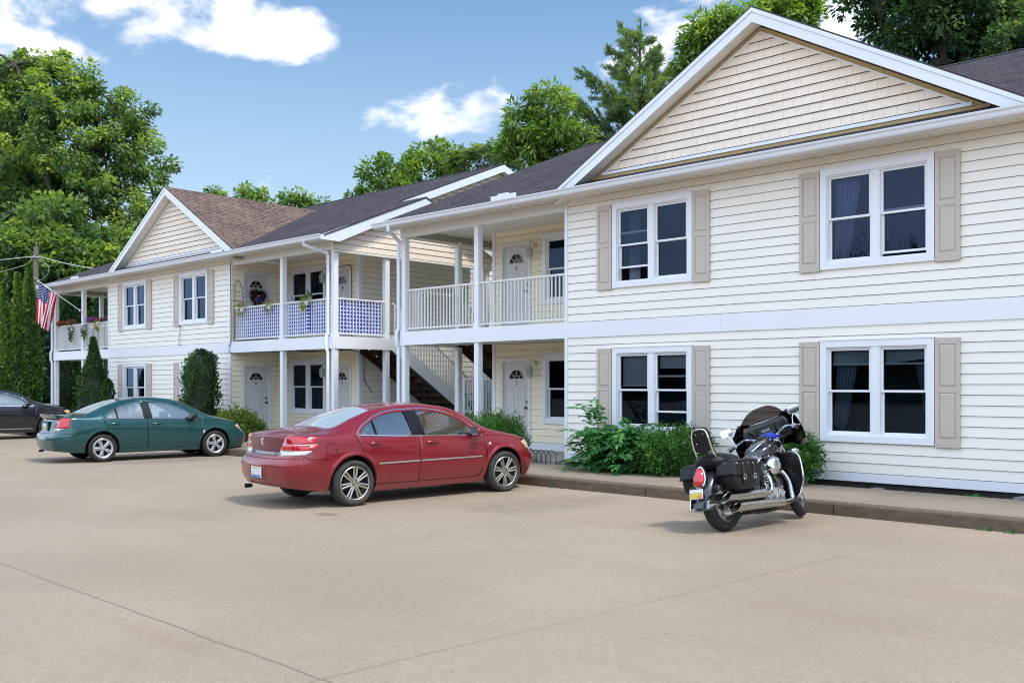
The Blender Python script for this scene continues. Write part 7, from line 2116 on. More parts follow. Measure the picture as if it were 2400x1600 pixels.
for nm, a in (('rear', -27), ('front', 27)):
    mb = MB(); mb.xf = Matrix.Translation((.09, 0, .49)) @ Matrix.Rotation(rad(a), 4, 'Y')
    prof = []
    for k in range(10):
        z = .08 + k * .022; prof += [(.088, z), (.128, z + .004), (.128, z + .010), (.088, z + .014)]
    mb.lathe(prof, 20, 'z', mat=0)
    mb.cbox((0, 0, .345), (.22, .24, .10), 1, .03)
    mb.build('cylinder', [M_cast, M_chr], BIKE, smooth=True, angle=30)
for s in (-1,):
    mb = MB()    # finned side plates and the air box
    for k in range(6): mb.tube([(-.14, s * (.185 + .004 * k), .50 + k * .030), (.02 - .012 * k, s * (.195), .47 + k * .034)], .010, 5)
    mb.build('finned_cover', [M_chr], BIKE, smooth=True)
    mb = MB(); secs = []
    for y, k in ((.13, .9), (.20, 1.0), (.235, .92), (.255, .70), (.262, .35)):
        secs.append([(.15 + .135 * k * math.cos(t_) * (1 - .25 * math.sin(t_)), s * y, .71 + .125 * k * math.sin(t_)) for t_ in np.linspace(0, 2 * PI, 21)[:-1]])
    mb.loft(secs); mb.build('air_cleaner', [M_chr], BIKE, smooth=True, recalc=True)
# exhaust
def slash_pipe(pts, r, rm, x0, x1, y, z0, z1):
    mb = MB(); mb.tube(catmull(pts, 6), r, 10, 0)
    n = 20; secs = []
    for k, (x, z, rr) in enumerate(((x0, z0, r), (x0 - .06, z0, rm), (x0 - .10, z0 + (z1 - z0) * .2, rm * 1.0), (x1 + .1, z1, rm * 1.0))):
        secs.append([(x, y + rr * math.cos(2 * PI * j / n), z + rr * math.sin(2 * PI * j / n)) for j in range(n)])
    sl_ = 1.35
    secs.append([(x1 + sl_ * rm * math.sin(2 * PI * j / n) * -1 * -1, y + rm * math.cos(2 * PI * j / n), z1 + rm * math.sin(2 * PI * j / n)) for j in range(n)])
    mb.loft(secs, 0, cap=False)
    inn = [(p[0] + .004, y + (p[1] - y) * .86, z1 + (p[2] - z1) * .86) for p in secs[-1]]
    mb.loft([secs[-1], inn], 0, cap=False)
    deep = [(p[0] + .08, y + (p[1] - y) * .95, z1 + (p[2] - z1) * .95) for p in inn]
    mb.loft([inn, deep], 1, cap=False); mb.poly(deep, 1)
    mb.build('exhaust_pipe', [M_chrd, M_eng], BIKE, smooth=True, angle=40)
slash_pipe([(-.02, -.10, .62), (-.06, -.20, .60), (-.09, -.255, .50), (-.11, -.265, .42), (-.17, -.265, .385), (-.26, -.265, .385)], .030, .056, -.22, -1.12, -.265, .385, .395)
slash_pipe([(.26, -.10, .66), (.33, -.18, .62), (.37, -.235, .50), (.37, -.255, .34), (.34, -.262, .265), (.26, -.265, .245), (.14, -.265, .245)], .030, .056, .16, -.94, -.265, .245, .270)
# frame and chassis
mb = MB()
mb.tube(catmull([(.50, 0, .80), (.45, .09, .55), (.38, .12, .28), (.25, .13, .17), (-.35, .13, .17), (-.52, .12, .30)], 5), .018, 8); mb.tube(catmull([(.50, 0, .80), (.45, -.09, .55), (.38, -.12, .28), (.25, -.13, .17), (-.35, -.13, .17), (-.52, -.12, .30)], 5), .018, 8)
mb.tube([(.50, 0, .86), (-.05, 0, .68), (-.55, 0, .60)], .028, 8)
for s in (-1, 1):
    mb.tube([(-.30, s * .13, .33), (-WB, s * .125, RR)], .024, 8); mb.tube([(-.62, s * .14, .62), (-WB + .02, s * .14, RR + .03)], .026, 8); mb.tube([(-.55, s * .10, .60), (-1.0, s * .12, .66)], .014, 6)
    mb.cbox((-.25, s * .12, .50), (.20, .06, .20), 0, .03)
mb.tube([(-WB, -.16, RR), (-WB, .16, RR)], .018, 8)
mb.build('frame', [M_eng], BIKE, smooth=True)
mb = MB(); mb.tube([(-.10, .16, .20), (-.16, .30, .035)], .013, 6); mb.cbox((-.16, .31, .025), (.07, .06, .012), 0, .003); mb.build('side_stand', [M_eng], BIKE)
for s in (-1, 1):
    mb = MB(); mb.xf = Matrix.Translation((.30, s * .30, .24)); mb.cbox((0, 0, 0), (.26, .10, .022), 0, .008); mb.xf = None
    mb.tube([(.28, s * .14, .20), (.28, s * .27, .23)], .011, 6); mb.build('footboard', [M_eng], BIKE, smooth=True)
# engine guard with lowers
mb = MB()
for s in (-1, 1): mb.tube(catmull([(.46, s * .05, .82), (.47, s * .24, .85), (.46, s * .37, .80), (.44, s * .41, .62), (.43, s * .39, .42), (.42, s * .30, .27), (.40, s * .10, .20)], 6), .015, 8)
mb.build('engine_guard', [M_chr], BIKE, smooth=True)
for s in (-1, 1):
    mb = MB(); P_ = [(s * .06, .82), (s * .24, .845), (s * .35, .80), (s * .395, .62), (s * .37, .42), (s * .29, .30), (s * .12, .26)]
    fr_ = [(.475 + .04 * math.sin((b - .2) / .55 * PI), a, b) for a, b in P_]; bk_ = [(p[0] - .035, p[1], p[2]) for p in fr_]
    mb.loft([[(p[0] - .005, p[1] * .9, .5 + (p[2] - .5) * .92) for p in bk_], bk_, fr_, [(p[0] + .02, p[1] * .85, .5 + (p[2] - .5) * .85) for p in fr_]])
    mb.build('lower_fairing', [M_leather], BIKE, smooth=True, recalc=True)
    mb = MB(); mb.lathe([(.0, -.055), (.030, -.045), (.044, -.02), (.046, .01), (.038, .045), (.0, .06)], 16, 'x', (.52, s * .30, .86), 0); mb.lathe([(.044, -.022), (.03, -.05), (0, -.06)], 16, 'x', (.52, s * .30, .86), 0); mb.tube([(.52, s * .12, .85), (.52, s * .30, .86)], .010, 6)
    mb.build('driving_light', [M_chr], BIKE, smooth=True)
# ---- steered parts
def steered(): m = MB(); m.xf = SX; return m
mb = steered()
for s in (-1, 1):
    a = Vector((.47, s * .105, 1.02)); ax_ = Vector((WB, s * .105, RR)); mb.tube([a, ax_], .026, 12); mb.tube([a.lerp(ax_, .55), ax_], .034, 12)
mb.tube([(WB, -.13, RR), (WB, .13, RR)], .02, 10); mb.cbox((.50, 0, .90), (.10, .27, .05), 0, .015); mb.cbox((.46, 0, 1.02), (.10, .27, .045), 0, .015)
mb.cbox((WB - .10, -.10, RR + .06), (.09, .05, .10), 0, .015)
mb.build('front_fork', [M_chr], BIKE, smooth=True)
mb = steered()
mb.tube(catmull([(.10, .43, 1.035), (.22, .40, 1.07), (.36, .28, 1.13), (.43, .12, 1.07), (.44, .05, 1.04), (.44, -.05, 1.04), (.43, -.12, 1.07), (.36, -.28, 1.13), (.22, -.40, 1.07), (.10, -.43, 1.035)], 6), .0135, 8)
mb.build('handlebar', [M_chr], BIKE, smooth=True)
for s in (-1, 1):
    mb = steered(); mb.tube([(.06, s * .445, 1.025), (.20, s * .41, 1.065)], .020, 10); mb.build('grip', [M_eng], BIKE, smooth=True)
    mb = steered(); mb.cbox((.235, s * .395, 1.085), (.075, .06, .065), 0, .015); mb.tube([(.26, s * .42, 1.09), (.20, s * .47, 1.075), (.08, s * .475, 1.055)], .008, 6); mb.build('brake_lever', [M_chr], BIKE, smooth=True)
    mb = steered(); mb.tube(catmull([(.23, s * .39, 1.11), (.24, s * .41, 1.19), (.25, s * .44, 1.235)], 4), .007, 6, 0)
    ring = lambda x, k: [(x, s * .455 + .078 * k * math.copysign(abs(math.cos(t_)) ** .5, math.cos(t_)), 1.285 + .052 * k * math.copysign(abs(math.sin(t_)) ** .5, math.sin(t_))) for t_ in np.linspace(0, 2 * PI, 25)[:-1]]
    mb.loft([ring(.262, 1.0), ring(.285, 1.0), ring(.305, .8), ring(.315, .4)]); o = mb.build('mirror', [M_chr], BIKE, smooth=True, recalc=True)
    g = steered(); g.poly(ring(.2605, .93)); g.build('mirror_glass', [M_glassm], o)
# fairing shell
def fair(u, v, off=0.0):
    au = abs(u)
    z0 = .985 - .10 * au ** 1.5 - .05 * math.exp(-((au - .78) / .22) ** 2); z1 = 1.335 + .03 * math.exp(-((au - .72) / .2) ** 2) - .13 * max(0, au - .80) / .20
    z = z0 + (z1 - z0) * v
    w_ = .435 + .02 * math.sin(v * PI)
    bulge = .07 * math.sin(v * PI)
    x = .86 - .33 * au ** 2.4 + bulge * (1 - au ** 3) - .10 * (v - .3)
    return Vector((x - off, w_ * u * (1 - .03 * off), z))
mb = steered(); nu, nv = 30, 10
for off, fl in ((0, 1), (.03, -1)):
    for i in range(nu):
        for j in range(nv):
            u0, u1, v0, v1 = -1 + 2 * i / nu, -1 + 2 * (i + 1) / nu, j / nv, (j + 1) / nv
            q = [fair(u0, v0, off), fair(u1, v0, off), fair(u1, v1, off), fair(u0, v1, off)]
            mb.poly(q if fl > 0 else q[::-1])
def edge(seq):
    for (a, b) in zip(seq, seq[1:]): mb.poly([fair(*a, 0), fair(*b, 0), fair(*b, .03), fair(*a, .03)])
edge([(-1 + 2 * i / nu, 0) for i in range(nu + 1)]); edge([(-1 + 2 * i / nu, 1) for i in range(nu + 1)]); edge([(-1, j / nv) for j in range(nv + 1)]); edge([(1, j / nv) for j in range(nv + 1)])
mb.build('fairing', [P_bk], BIKE, smooth=True, recalc=True)
mb = steered()     # inner console
secs = []
for y in (-.30, -.27, -.20, -.10, 0, .10, .20, .27, .30):
    d = .04 if abs(y) > .22 else .0; k = 1 if abs(y) < .28 else .6
    secs.append([(.56 - d * .9, y, 1.05), (.53 - d * .9, y, 1.09), (.50 - d * .9, y, 1.10 + .14 * k), (.53 - d * .9, y, 1.13 + .16 * k), (.74 - d, y, 1.12 + .17 * k), (.74 - d, y, 1.04)])
mb.loft(secs); mb.build('fairing_dash', [M_eng], BIKE, smooth=True, angle=30)
mb = steered(); mb.xf = SX @ Matrix.Translation((.512, 0, 1.165)) @ Matrix.Rotation(rad(-14), 4, 'Y')
mb.cbox((-.012, 0, 0), (.03, .235, .105), 0, .008); mb.cbox((-.029, 0, .008), (.006, .19, .07), 1, .002); mb.cbox((-.034, 0, .018), (.004, .12, .028), 2, .001)
for k in range(6): mb.cbox((-.034, -.08 + .032 * k, -.020), (.006, .020, .012), 2, .001)
mb.build('radio', [M_radio, M_eng, M_disp], BIKE)
for s in (-1, 1):
    mb = steered(); mb.xf = SX @ Matrix.Translation((.50, s * .21, 1.16)) @ Matrix.Rotation(rad(-14), 4, 'Y') @ Matrix.Rotation(rad(-s * 18), 4, 'Z')
    mb.lathe([(.074, .02), (.074, -.012), (.062, -.016), (.056, -.004), (.02, .008), (0, .004)], 24, 'x', mat=0); mb.build('speaker', [M_eng], BIKE, smooth=True)
mb = steered()
secs = []
for i in range(25):
    u = -1 + 2 * i / 24; au = abs(u)
    top = 1.505 - .20 * au ** 2.6
    ring = []
    for j in range(7):
        v = j / 6; z = 1.285 + (top - 1.285) * v
        ring.append((.78 - .16 * au ** 2 - .16 * v, .34 * u * (1 - .08 * v), z))
    secs.append(ring)
mb.loft(secs, 0, closed=False, cap=False); mb.build('windscreen', [M_smoke], BIKE, smooth=True)
mb = steered(); mb.tube([(.70 - .16 * u * u, .33 * u, 1.318) for u in np.linspace(-.62, .62, 13)], .007, 6); mb.build('windscreen_trim', [M_chr], BIKE, smooth=True)
mb = steered(); mb.lathe([(.0, .05), (.07, .04), (.085, .0), (.085, -.06)], 22, 'x', (.88, 0, 1.08)); mb.build('headlight', [M_clear], BIKE, smooth=True)
mb = MB()     # hoses and cables from the bars down to the frame
for a_, b_, c_, d_ in (((.30, -.34, 1.10), (.46, -.20, 1.12), (.47, -.06, .98), (.40, -.05, .74)), ((.30, .34, 1.10), (.47, .22, 1.14), (.48, .07, .96), (.36, .06, .72)), ((.26, -.38, 1.08), (.52, -.16, .98), (.55, -.13, .70), (.74, -.12, .42))):
    q_ = [SX @ Vector(a_), SX @ Vector(b_), Vector(c_), Vector(d_)]
    mb.tube(catmull(q_, 6), .006, 5)
mb.build('cable', [M_eng], BIKE, smooth=True)
mb = MB()
for s_ in (-1, 1):
    for k in range(5): mb.lathe([(.010, s_ * .004), (.008, s_ * .011), (0, s_ * .012)], 8, 'y', (-.99 + .11 * k, s_ * .398, .775 - .004 * k))
mb.build('bag_studs', [M_chr], BIKE)
# blue rag tucked under the dash
MW = Matrix.Translation(mid) @ Matrix.Rotation(HEAD, 4, 'Z') @ Matrix.Rotation(LEAN, 4, 'X')
rg = np.random.default_rng(4); bmr = bmesh.new(); bmesh.ops.create_icosphere(bmr, subdivisions=4, radius=1)
from mathutils import noise as mnoise
for v in bmr.verts:
    c = v.co.copy(); f = 1 + .28 * mnoise.noise(c * 2.2) + .16 * mnoise.noise(c * 5.5)
    v.co = Vector((.05 * c.x * f, .125 * c.y * f, .045 * c.z * f + .03 * c.y))
    v.co = MW @ (SX @ (v.co + Vector((.455, -.03, 1.075))))
mb = MB(); mb.addbm(bmr); tag(mb.build('cloth', [M_rag], smooth=True, angle=80), 'crumpled blue cloth stuffed under the motorcycle radio', 'cloth')
# ------------------------------------------------------------------ smaller things about the place
# flag on the far porch post
M_pole = mat('flagpole_white', (.75, .75, .74), .4)
M_fr = mat('flag_red', (.52, .015, .03), .8); M_fw = mat('flag_white', (.80, .80, .82), .8); M_fb = mat('flag_blue', (.018, .03, .17), .8)
tip = Vector((-37.20, 13.66, 5.60)); foot = Vector((-35.50, 14.50, 4.46))
flag = thing('flag', 'striped and starred flag on a slanting white pole at the far porch', 'flag', tuple(foot))
mb = MB(); mb.tube([foot, tip], .014, 8); mb.ell(tip, (.03, .03, .03), 10, 6); mb.cbox(foot, (.06, .05, .09), 0, .01); mb.build('flagpole', [M_pole], flag, smooth=True, off=foot)
def flag_pt(u, v):
    h = tip + (foot - tip) * (.03 + .44 * u)
    sag = .05 * math.sin(PI * u) * (1 - v)
    dv = Vector((-.10 - .46 * u ** 1.0 + .10 * u, -.04, -1.0 + .02 * u)) * 1.46
    pnt = h + dv * v * (1 - .03 * u) + Vector((-.06 * v * v, 0, -sag))
    fold = .075 * math.sin(u * 9.5 + 2.2 * v) * (.25 + .75 * v) + .03 * math.sin(u * 21 + 4 * v)
    nrm = Vector((.35, -.93, 0))
    squeeze = (u - .5) * -.16 * v
    return pnt + nrm * fold + (foot - tip) * squeeze * .5
mb = MB(); nu, nv = 52, 40
for i in range(nu):
    for j in range(nv):
        u, v = (i + .5) / nu, (j + .5) / nv
        m = 2 if (u < 7 / 13 and v < .4) else (0 if int(u * 13) % 2 == 0 else 1)
        mb.poly([flag_pt(i / nu, j / nv), flag_pt((i + 1) / nu, j / nv), flag_pt((i + 1) / nu, (j + 1) / nv), flag_pt(i / nu, (j + 1) / nv)], m)
cloth = mb.build('flag_cloth', [M_fr, M_fw, M_fb], flag, smooth=True, off=foot, recalc=True, angle=85)
mb = MB()
for r in range(9):
    for c_ in range(6 if r % 2 == 0 else 5):
        u0 = (r + 1) / 10 * 7 / 13; v0 = ((2 * c_ + 1 + (r % 2)) / 12) * .4
        C = flag_pt(u0, v0); du = (flag_pt(u0 + .01, v0) - C).normalized(); dv = (flag_pt(u0, v0 + .01) - C).normalized(); nn = du.cross(dv).normalized()
        for s in (-1, 1):
            P_ = []
            for k in range(10):
                rr = .026 if k % 2 == 0 else .0115; a = PI / 2 + k * PI / 5
                P_.append(C + (du * math.cos(a) + dv * math.sin(a)) * rr + nn * .004 * s)
            mb.poly(P_ if s > 0 else P_[::-1])
mb.build('stars', [M_fw], cloth, off=foot)
# utility pole and lines
M_polew = mat('pole_wood', (.20, .165, .13), .9, var=.7, vscale=6, vcol=(.11, .09, .07), stretch=(1, 1, .12), bump=.4)
M_wire = mat('line_grey', (.42, .42, .43), .5)
pb_ = Vector((-49.4, 18.05, 0))
up = thing('utility_pole', 'weathered wooden utility pole behind the arborvitae at left', 'pole', tuple(pb_))
mb = MB(); mb.tube([pb_, pb_ + Vector((0, 0, 8.55))], [.16, .115], 12); mb.build('pole', [M_polew], up, smooth=True, off=pb_)
top = pb_ + Vector((0, 0, 8.0)); e = Vector(RT)
mb = MB(); mb.tube([top - e * .12 + Vector((0, -.2, .0)), top + e * .42 + Vector((0, -.2, .02))], .025, 6); mb.tube([top + Vector((0, 0, .5)), top + Vector((.02, 0, .95))], .012, 5)
for k in (.12, .4): mb.lathe([(.03, -.05), (.04, -.02), (.03, .02), (.04, .05), (0, .07)], 10, 'z', tuple(top + e * k + Vector((0, -.2, .05))))
mb.build('hardware', [M_wire], up, smooth=True, off=pb_)
def wire(a, b, sag, r, n=14): return [a.lerp(b, k / n) - Vector((0, 0, sag * 4 * (k / n) * (1 - k / n))) for k in range(n + 1)]
for nm, a, b, sg, r in (('service line running from the utility pole to the left edge', top - e * .1 + Vector((0, -.2, .03)), top - e * 9 + Vector((0, -4, -.9)), .25, .022),
                    ('second thinner line sagging from the utility pole to the left edge', top - e * .1 + Vector((0, -.2, -.3)), top - e * 7 + Vector((0, -3, -.35)), .9, .014),
                    ('service drop from the utility pole to the far end of the farther roof', top + e * .42 + Vector((0, -.2, .03)), Vector((-38.6, 19.2, 6.55)), .25, .024)):
    mb = MB(); mb.tube(wire(a, b, sg, r), r, 6); tag(mb.build('power_line', [M_wire], smooth=True), nm, 'power line', 'lines on the utility pole')
mb = MB(); mb.tube(catmull([top + e * .05 + Vector((0, -.2, 0)), top - e * .25 + Vector((0, -.25, -.5)), top + e * .05 + Vector((0, -.2, -.95)), top + e * .55 + Vector((0, -.25, -1.1)), top + e * .9 + Vector((0, -.25, -.6)), top + e * .45 + Vector((0, -.2, 0))], 6), .012, 5); mb.build('drip_loop', [M_wire], up, smooth=True, off=pb_)
# blue striped privacy cloth tied behind the railings
def sheet(name, label, P, u0, u1, z0, z1, m, group, d=-.035, cat='privacy screen'):
    rg_ = np.random.default_rng(int(abs(u0 * 10))); ph = rg_.random() * 6
    n, k = 60, 8; mb = MB()
    def pt(i, j):
        u = u0 + (u1 - u0) * i / n
        return P(u, z0 + (z1 - z0) * j / k - .012 * math.sin(i * .5 + ph) * (j / k), d + .010 * math.sin(i * .9 + ph) + .008 * math.sin(i * .37 + j))
    for i in range(n):
        for j in range(k): mb.poly([pt(i, j), pt(i + 1, j), pt(i + 1, j + 1), pt(i, j + 1)])
    o = mb.build(name, [m], smooth=True); tag(o, label, cat, group); return o
Pf = FRONT(F + .07)
g_ = 'blue striped cloths on the corner balcony'
sheet('privacy_cloth', 'blue and white striped cloth behind the balcony rail under door 11', Pf, -24.98, -22.56, 3.075, 3.95, M_blue, g_)
sheet('privacy_cloth', 'blue and white striped cloth behind the balcony rail left of the downspout corner', Pf, -22.38, -20.22, 3.075, 3.95, M_blue, g_)
sheet('privacy_cloth', 'blue and white striped cloth on the side rail of the corner balcony beside the stairs', RIGHT(-20.12), 14.75, 16.20, 3.075, 3.93, M_blue, g_)
sheet('lattice_screen', 'white lattice screen behind the far balcony rail beside the flag', Pf, -37.95, -35.65, 3.07, 3.93, M_lattice, None, cat='lattice screen')
mb = MB(); mb.cbox((-21.24, F + .035, 3.53), (.115, .012, .72), 0, .003); tag(mb.build('hanging_cloth', [M_blue]), 'narrow bright blue striped strip hanging outside the balcony rail', 'cloth')
# plants on the rails
M_yg = leaf_material('spider_plant', (.12, .17, .015), (.26, .30, .03), (.42, .42, .06), .3)
M_vine = leaf_material('vine', (.02, .06, .015), (.05, .11, .02), (.11, .16, .04), .3)
M_pink = leaf_material('pink_flowers', (.35, .03, .09), (.55, .08, .16), (.70, .30, .35), .2, tcol=(1, .6, .6))
M_purp = leaf_material('purple_flowers', (.22, .03, .26), (.42, .08, .45), (.60, .25, .62), .2, tcol=(1, .6, 1))
M_rust = leaf_material('rust_flowers', (.25, .03, .02), (.42, .08, .04), (.55, .22, .10), .2, tcol=(1, .6, .5))
def tuft(name, m, parent, base, c, n, r, ln, up, seed, wid=.3, down=0.0):
    rg_ = np.random.default_rng(seed)
    d = rnd_unit(rg_, n); pos = np.array(c) + d * np.array(r) * (rg_.random((n, 1)) ** .5)
    ax = d + np.array([0, -.2, up - down]); l = ln * (.5 + rg_.random(n))
    return leaf_mesh(name, pos, ax, rnd_unit(rg_, n), l, l * wid, .5 + .25 * rg_.normal(size=n), m, parent, base)
for k, (x, lab) in enumerate(((-24.42, 'yellow-green plant in a white scroll holder at the left end of the corner balcony rail'), (-23.00, 'yellow-green plant in a scroll holder left of the middle balcony post'), (-21.22, 'largest yellow-green trailing plant on the rail right of the middle balcony post'))):
    b = (x, F + .0, 3.93); t = thing('rail_plant', lab, 'plant', b, 0, 'scroll-held plants on the corner balcony rail')
    mb = MB()
    for s in (-1, 1): mb.tube([(x + .10 + .05 * math.cos(a) * (1 - a / 9), F - .03 + .03 * s, 3.93 + .05 * math.sin(a) * (1 - a / 9)) for a in np.linspace(0, 5.5, 12)], .008, 5)
    mb.lathe([(.05, -.11), (.065, -.01), (.07, 0), (.06, 0)], 14, 'z', (x, F - .04, 3.95)); mb.build('pot', [M_white2], t, smooth=True, off=b)
    tuft('foliage', M_yg, t, b, (x - .02, F - .04, 3.97), 60 if k < 2 else 90, (.07, .05, .05), .12, .5, 500 + k, .16, .35)
    tuft('trailing_leaves', M_yg, t, b, (x - .08, F - .07, 3.84), 40 if k < 2 else 70, (.04, .03, .08 if k < 2 else .14), .10, -.9, 510 + k, .2)
    if k == 2: tuft('stalks', M_vine, t, b, (x + .10, F - .03, 4.06), 26, (.08, .03, .08), .15, 1.2, 520, .2)
for k, (x0, x1, m, lab) in enumerate(((-38.1, -37.35, M_rust, 'flower box of rust red blooms at the left end of the far balcony rail'), (-37.25, -36.25, M_pink, 'flower box of pink blooms on the far balcony rail behind the flag'), (-35.42, -34.55, M_purp, 'flower box of purple blooms right of the flag post'), (-34.4, -33.5, M_pink, 'flower box of pale mixed blooms at the right end of the far balcony rail'))):
    b = ((x0 + x1) / 2, F + .2, 3.95); t = thing('flower_box', lab, 'flower box', b, 0, 'flower boxes on the far balcony rail')
    mb = MB(); mb.prism([(F + .12, 3.80), (F + .28, 3.80), (F + .30, 3.93), (F + .11, 3.93)], x0, x1, 'x'); mb.build('box', [M_white2], t, off=b)
    c = ((x0 + x1) / 2, F + .12, 4.02); h = (x1 - x0) / 2
    tuft('foliage', M_vine, t, b, c, 170, (h, .08, .07), .075, .4, 530 + k, .5)
    tuft('flowers', m, t, b, (c[0], c[1] - .03, c[2] + .06), 110 if k < 3 else 50, (h, .08, .06 if k != 2 else .08), .06, .5, 540 + k, .9)
    if k in (1, 2): tuft('trailing_leaves', M_vine, t, b, ((x1 - .15) if k == 1 else x0 + .15, F - .06, 3.68), 150, (.10, .05, .34), .08, -.7, 550 + k, .5)
    if k == 3: tuft('trailing_leaves', M_yg, t, b, (c[0] - .2, F - .06, 3.85), 60, (.12, .05, .16), .09, -.6, 556, .4)
# wreath on door 11
M_wr = leaf_material('wreath_twigs', (.02, .008, .006), (.05, .02, .014), (.10, .04, .03), .05)
b = (-25.0, 15.43, 4.33); t = thing('wreath', 'dark heart-shaped twig wreath with blue bow on door 11', 'wreath', b)
rg_ = np.random.default_rng(8); a = rg_.random(620) * 2 * PI
hx = .012 * 16 * np.sin(a) ** 3; hz = .0125 * (13 * np.cos(a) - 5 * np.cos(2 * a) - 2 * np.cos(3 * a) - np.cos(4 * a))
pos = np.stack([-24.985 + .03 * rg_.normal(size=620), 15.43 + hx + .022 * rg_.normal(size=620), 4.35 + hz + .022 * rg_.normal(size=620)], 1)
leaf_mesh('twigs', pos, rnd_unit(rg_, 620), rnd_unit(rg_, 620), .11, .03, .4 + .3 * rg_.normal(size=620), M_wr, t, b)
M_bow = mat('blue_ribbon', (.03, .07, .35), .6); M_pk = mat('pink_ribbon', (.55, .22, .30), .6)
mb = MB(); mb.ell((-24.93, 15.36, 4.27), (.03, .075, .05), 10, 8, 0); mb.ell((-24.93, 15.50, 4.27), (.03, .075, .05), 10, 8, 0); mb.ell((-24.92, 15.43, 4.28), (.03, .035, .035), 8, 6, 0); mb.ell((-24.93, 15.43, 4.37), (.03, .06, .035), 8, 6, 1)
mb.build('bow', [M_bow, M_pk], t, smooth=True, off=b)
mb = MB()
for y in (15.38, 15.44, 15.48): mb.poly([(-24.94, y - .025, 4.23), (-24.94, y + .025, 4.23), (-24.93, y + .03, 3.92), (-24.93, y - .02, 3.92)])
mb.build('ribbon_tails', [M_pk], t, off=b)
# arched wire trellis
M_iron = mat('dark_iron', (.03, .045, .06), .5, .4)
b = (-24.97, 14.83, 2.98); t = thing('garden_trellis', 'thin arched wire trellis leaning by door 11 with a string of hearts', 'trellis', b)
mb = MB()
for y0, y1 in ((14.66, 14.86),): mb.tube([(-24.98, y0, 2.98), (-24.98, y0, 4.62)] + [(-24.98, (y0 + y1) / 2 - .1 * math.cos(k * PI / 8), 4.62 + .16 * math.sin(k * PI / 8)) for k in range(1, 8)] + [(-24.98, y1, 4.62), (-24.98, y1 + .05, 4.55)], .0085, 5)
for z in (3.7, 3.95, 4.2, 4.45): mb.tube([(-24.98, 14.60, z), (-24.98, 14.93, z)], .007, 4)
mb.build('frame', [M_iron], t, off=b)
mb = MB(); mb.tube([(-24.95, 14.90, 4.65), (-24.95, 14.90, 3.8)], .003, 4, 1)
for z in (4.42, 4.30, 4.16, 4.05, 3.96, 3.86): mb.ell((-24.94, 14.90, z), (.008, .028, .032), 8, 6, 0)
mb.build('hearts', [mat('violet_hearts', (.32, .10, .40), .5), M_iron], t, off=b)
mb = MB(); mb.tube([(-24.95, 14.62, 2.98), (-25.0, 14.66, 4.05)], .012, 6); tag(mb.build('broom_handle', [mat('broom_wood', (.35, .14, .06), .6)]), 'thin brown broom handle leaning at the corner of the blue-screened balcony', 'broom')
# wire hoop edging by the right porch
b = (-12.9, 14.2, .16); M_blackw = mat('hoop_wire', (.012, .012, .013), .5)
mb = MB()
for k in range(9):
    x = -13.55 + k * .14
    mb.tube([(x, 14.18, .08), (x, 14.18, .33)] + [(x + .12 - .12 * math.cos(q * PI / 8), 14.18, .33 + .11 * math.sin(q * PI / 8)) for q in range(1, 8)] + [(x + .24, 14.18, .33), (x + .24, 14.18, .08)], .0075, 5)
mb.tube([(-13.6, 14.18, .15), (-12.15, 14.18, .15)], .006, 4)
tag(mb.build('hoop_edging', [M_blackw], smooth=True), 'low black wire hoop edging in front of the porch right of the red car', 'garden edging')
# stones, fallen leaves
M_stone = mat('grey_stone', (.20, .19, .19), .9, var=.6, vscale=10, bump=.5)
for k, (x, y, s, lab) in enumerate(((-5.85, 14.27, .09, 'small grey stone at the wall foot right of the motorcycle'), (-3.78, 14.3, .12, 'larger grey stone among the weeds at the wall foot near the right edge'))):
    bm_ = bmesh.new(); bmesh.ops.create_icosphere(bm_, subdivisions=3, radius=1)
    for v in bm_.verts: v.co = Vector((v.co.x * s * 1.6, v.co.y * s, v.co.z * s * .7)) * (1 + .3 * mnoise.noise(v.co * 1.7 + Vector((k * 7, 0, 0)))) + Vector((x, y, .09 + s * .4))
    mb = MB(); mb.addbm(bm_); tag(mb.build('stone', [M_stone], smooth=True), lab, 'stone')
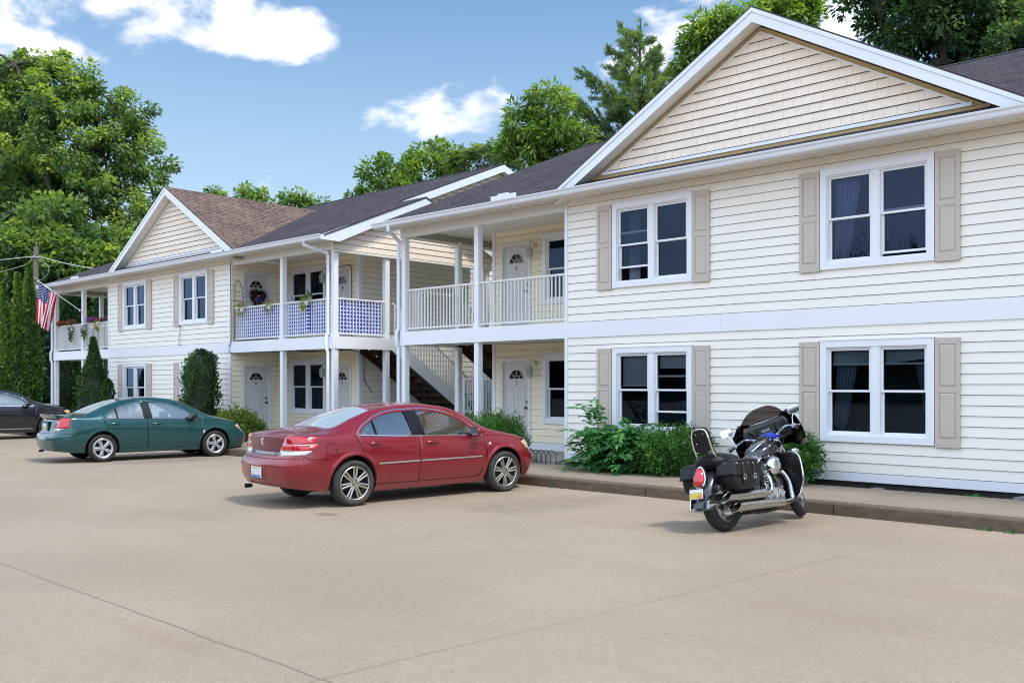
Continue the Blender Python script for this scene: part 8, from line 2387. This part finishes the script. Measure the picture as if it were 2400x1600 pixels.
# deck between the houses with two teal chairs
b = (-18.7, 19.5, 0); t = thing('back_deck', 'raised deck with white rail between the two apartment houses', 'deck', b)
M_deck = mat('deck_brown', (.16, .09, .06), .8, var=.5, vscale=8)
mb = MB(); y = 18.1
while y < 21.2: mb.box(-18.95, -17.5, y, y + .135, .87, .905); y += .142
mb.build('deck_boards', [M_deck], t, off=b)
mb = MB(); mb.box(-18.95, -17.5, 18.06, 18.095, .70, .865); mb.build('rim_board', [M_deck], t, off=b)
mb = MB(); mb.box(-18.9, -17.55, 18.12, 21.1, -.02, .69); mb.build('base', [M_slab], t, off=b)
railing(FRONT(18.15), -18.9, -17.55, 1.0, 1.88).build('railing', [M_white2], t, off=b)
mb = MB(); mb.tube([(-18.9, 18.15, 1.895), (-17.55, 18.15, 1.895)], .02, 6); mb.build('rusty_rail', [mat('rust_rail', (.42, .25, .14), .7, var=.6, vscale=15)], t, off=b)
for x in (-18.93, -18.2, -17.52):
    mb = MB(); mb.cbox((x, 18.16, 1.4), (.09, .09, 1.0), 0, .005); mb.build('post', [M_white], t, off=b)
M_teal = mat('teal_plastic', (.0, .27, .30), .45)
def adirondack(label, loc, rz):
    t = thing('garden_chair', label, 'chair', loc, rz, 'teal chairs on the back deck')
    mb = MB()
    for k in range(5): mb.xf = Matrix.Translation((0, .24, .32)) @ Matrix.Rotation(rad(-22), 4, 'X'); mb.cbox((-.22 + .11 * k, 0, .36 - .02 * abs(k - 2)), (.10, .02, .76 - .06 * abs(k - 2)), 0, .004)
    mb.xf = None; mb.build('backrest', [M_teal], t)
    mb = MB()
    for k in range(5): mb.cbox((0, -.26 + .11 * k, .37 - .018 * k), (.54, .10, .02), 0, .004)
    mb.build('seat', [M_teal], t)
    for s in (-1, 1):
        mb = MB(); mb.cbox((s * .32, -.02, .57), (.12, .68, .025), 0, .008); mb.build('armrest', [M_teal], t)
        mb = MB(); mb.cbox((s * .30, -.28, .28), (.03, .10, .56), 0, .004); mb.prism([(-.30, .30), (-.30, .38), (.40, .10), (.44, 0), (.34, 0)], s * .28, s * .25, 'x'); mb.build('leg', [M_teal], t)
adirondack('teal slatted chair on the back deck seen behind the middle porch post', (-18.75, 18.6, .905), rad(30)); adirondack('teal chair at the rear of the deck beside the siding corner', (-18.45, 19.6, .905), rad(200))
# red pot in the window light
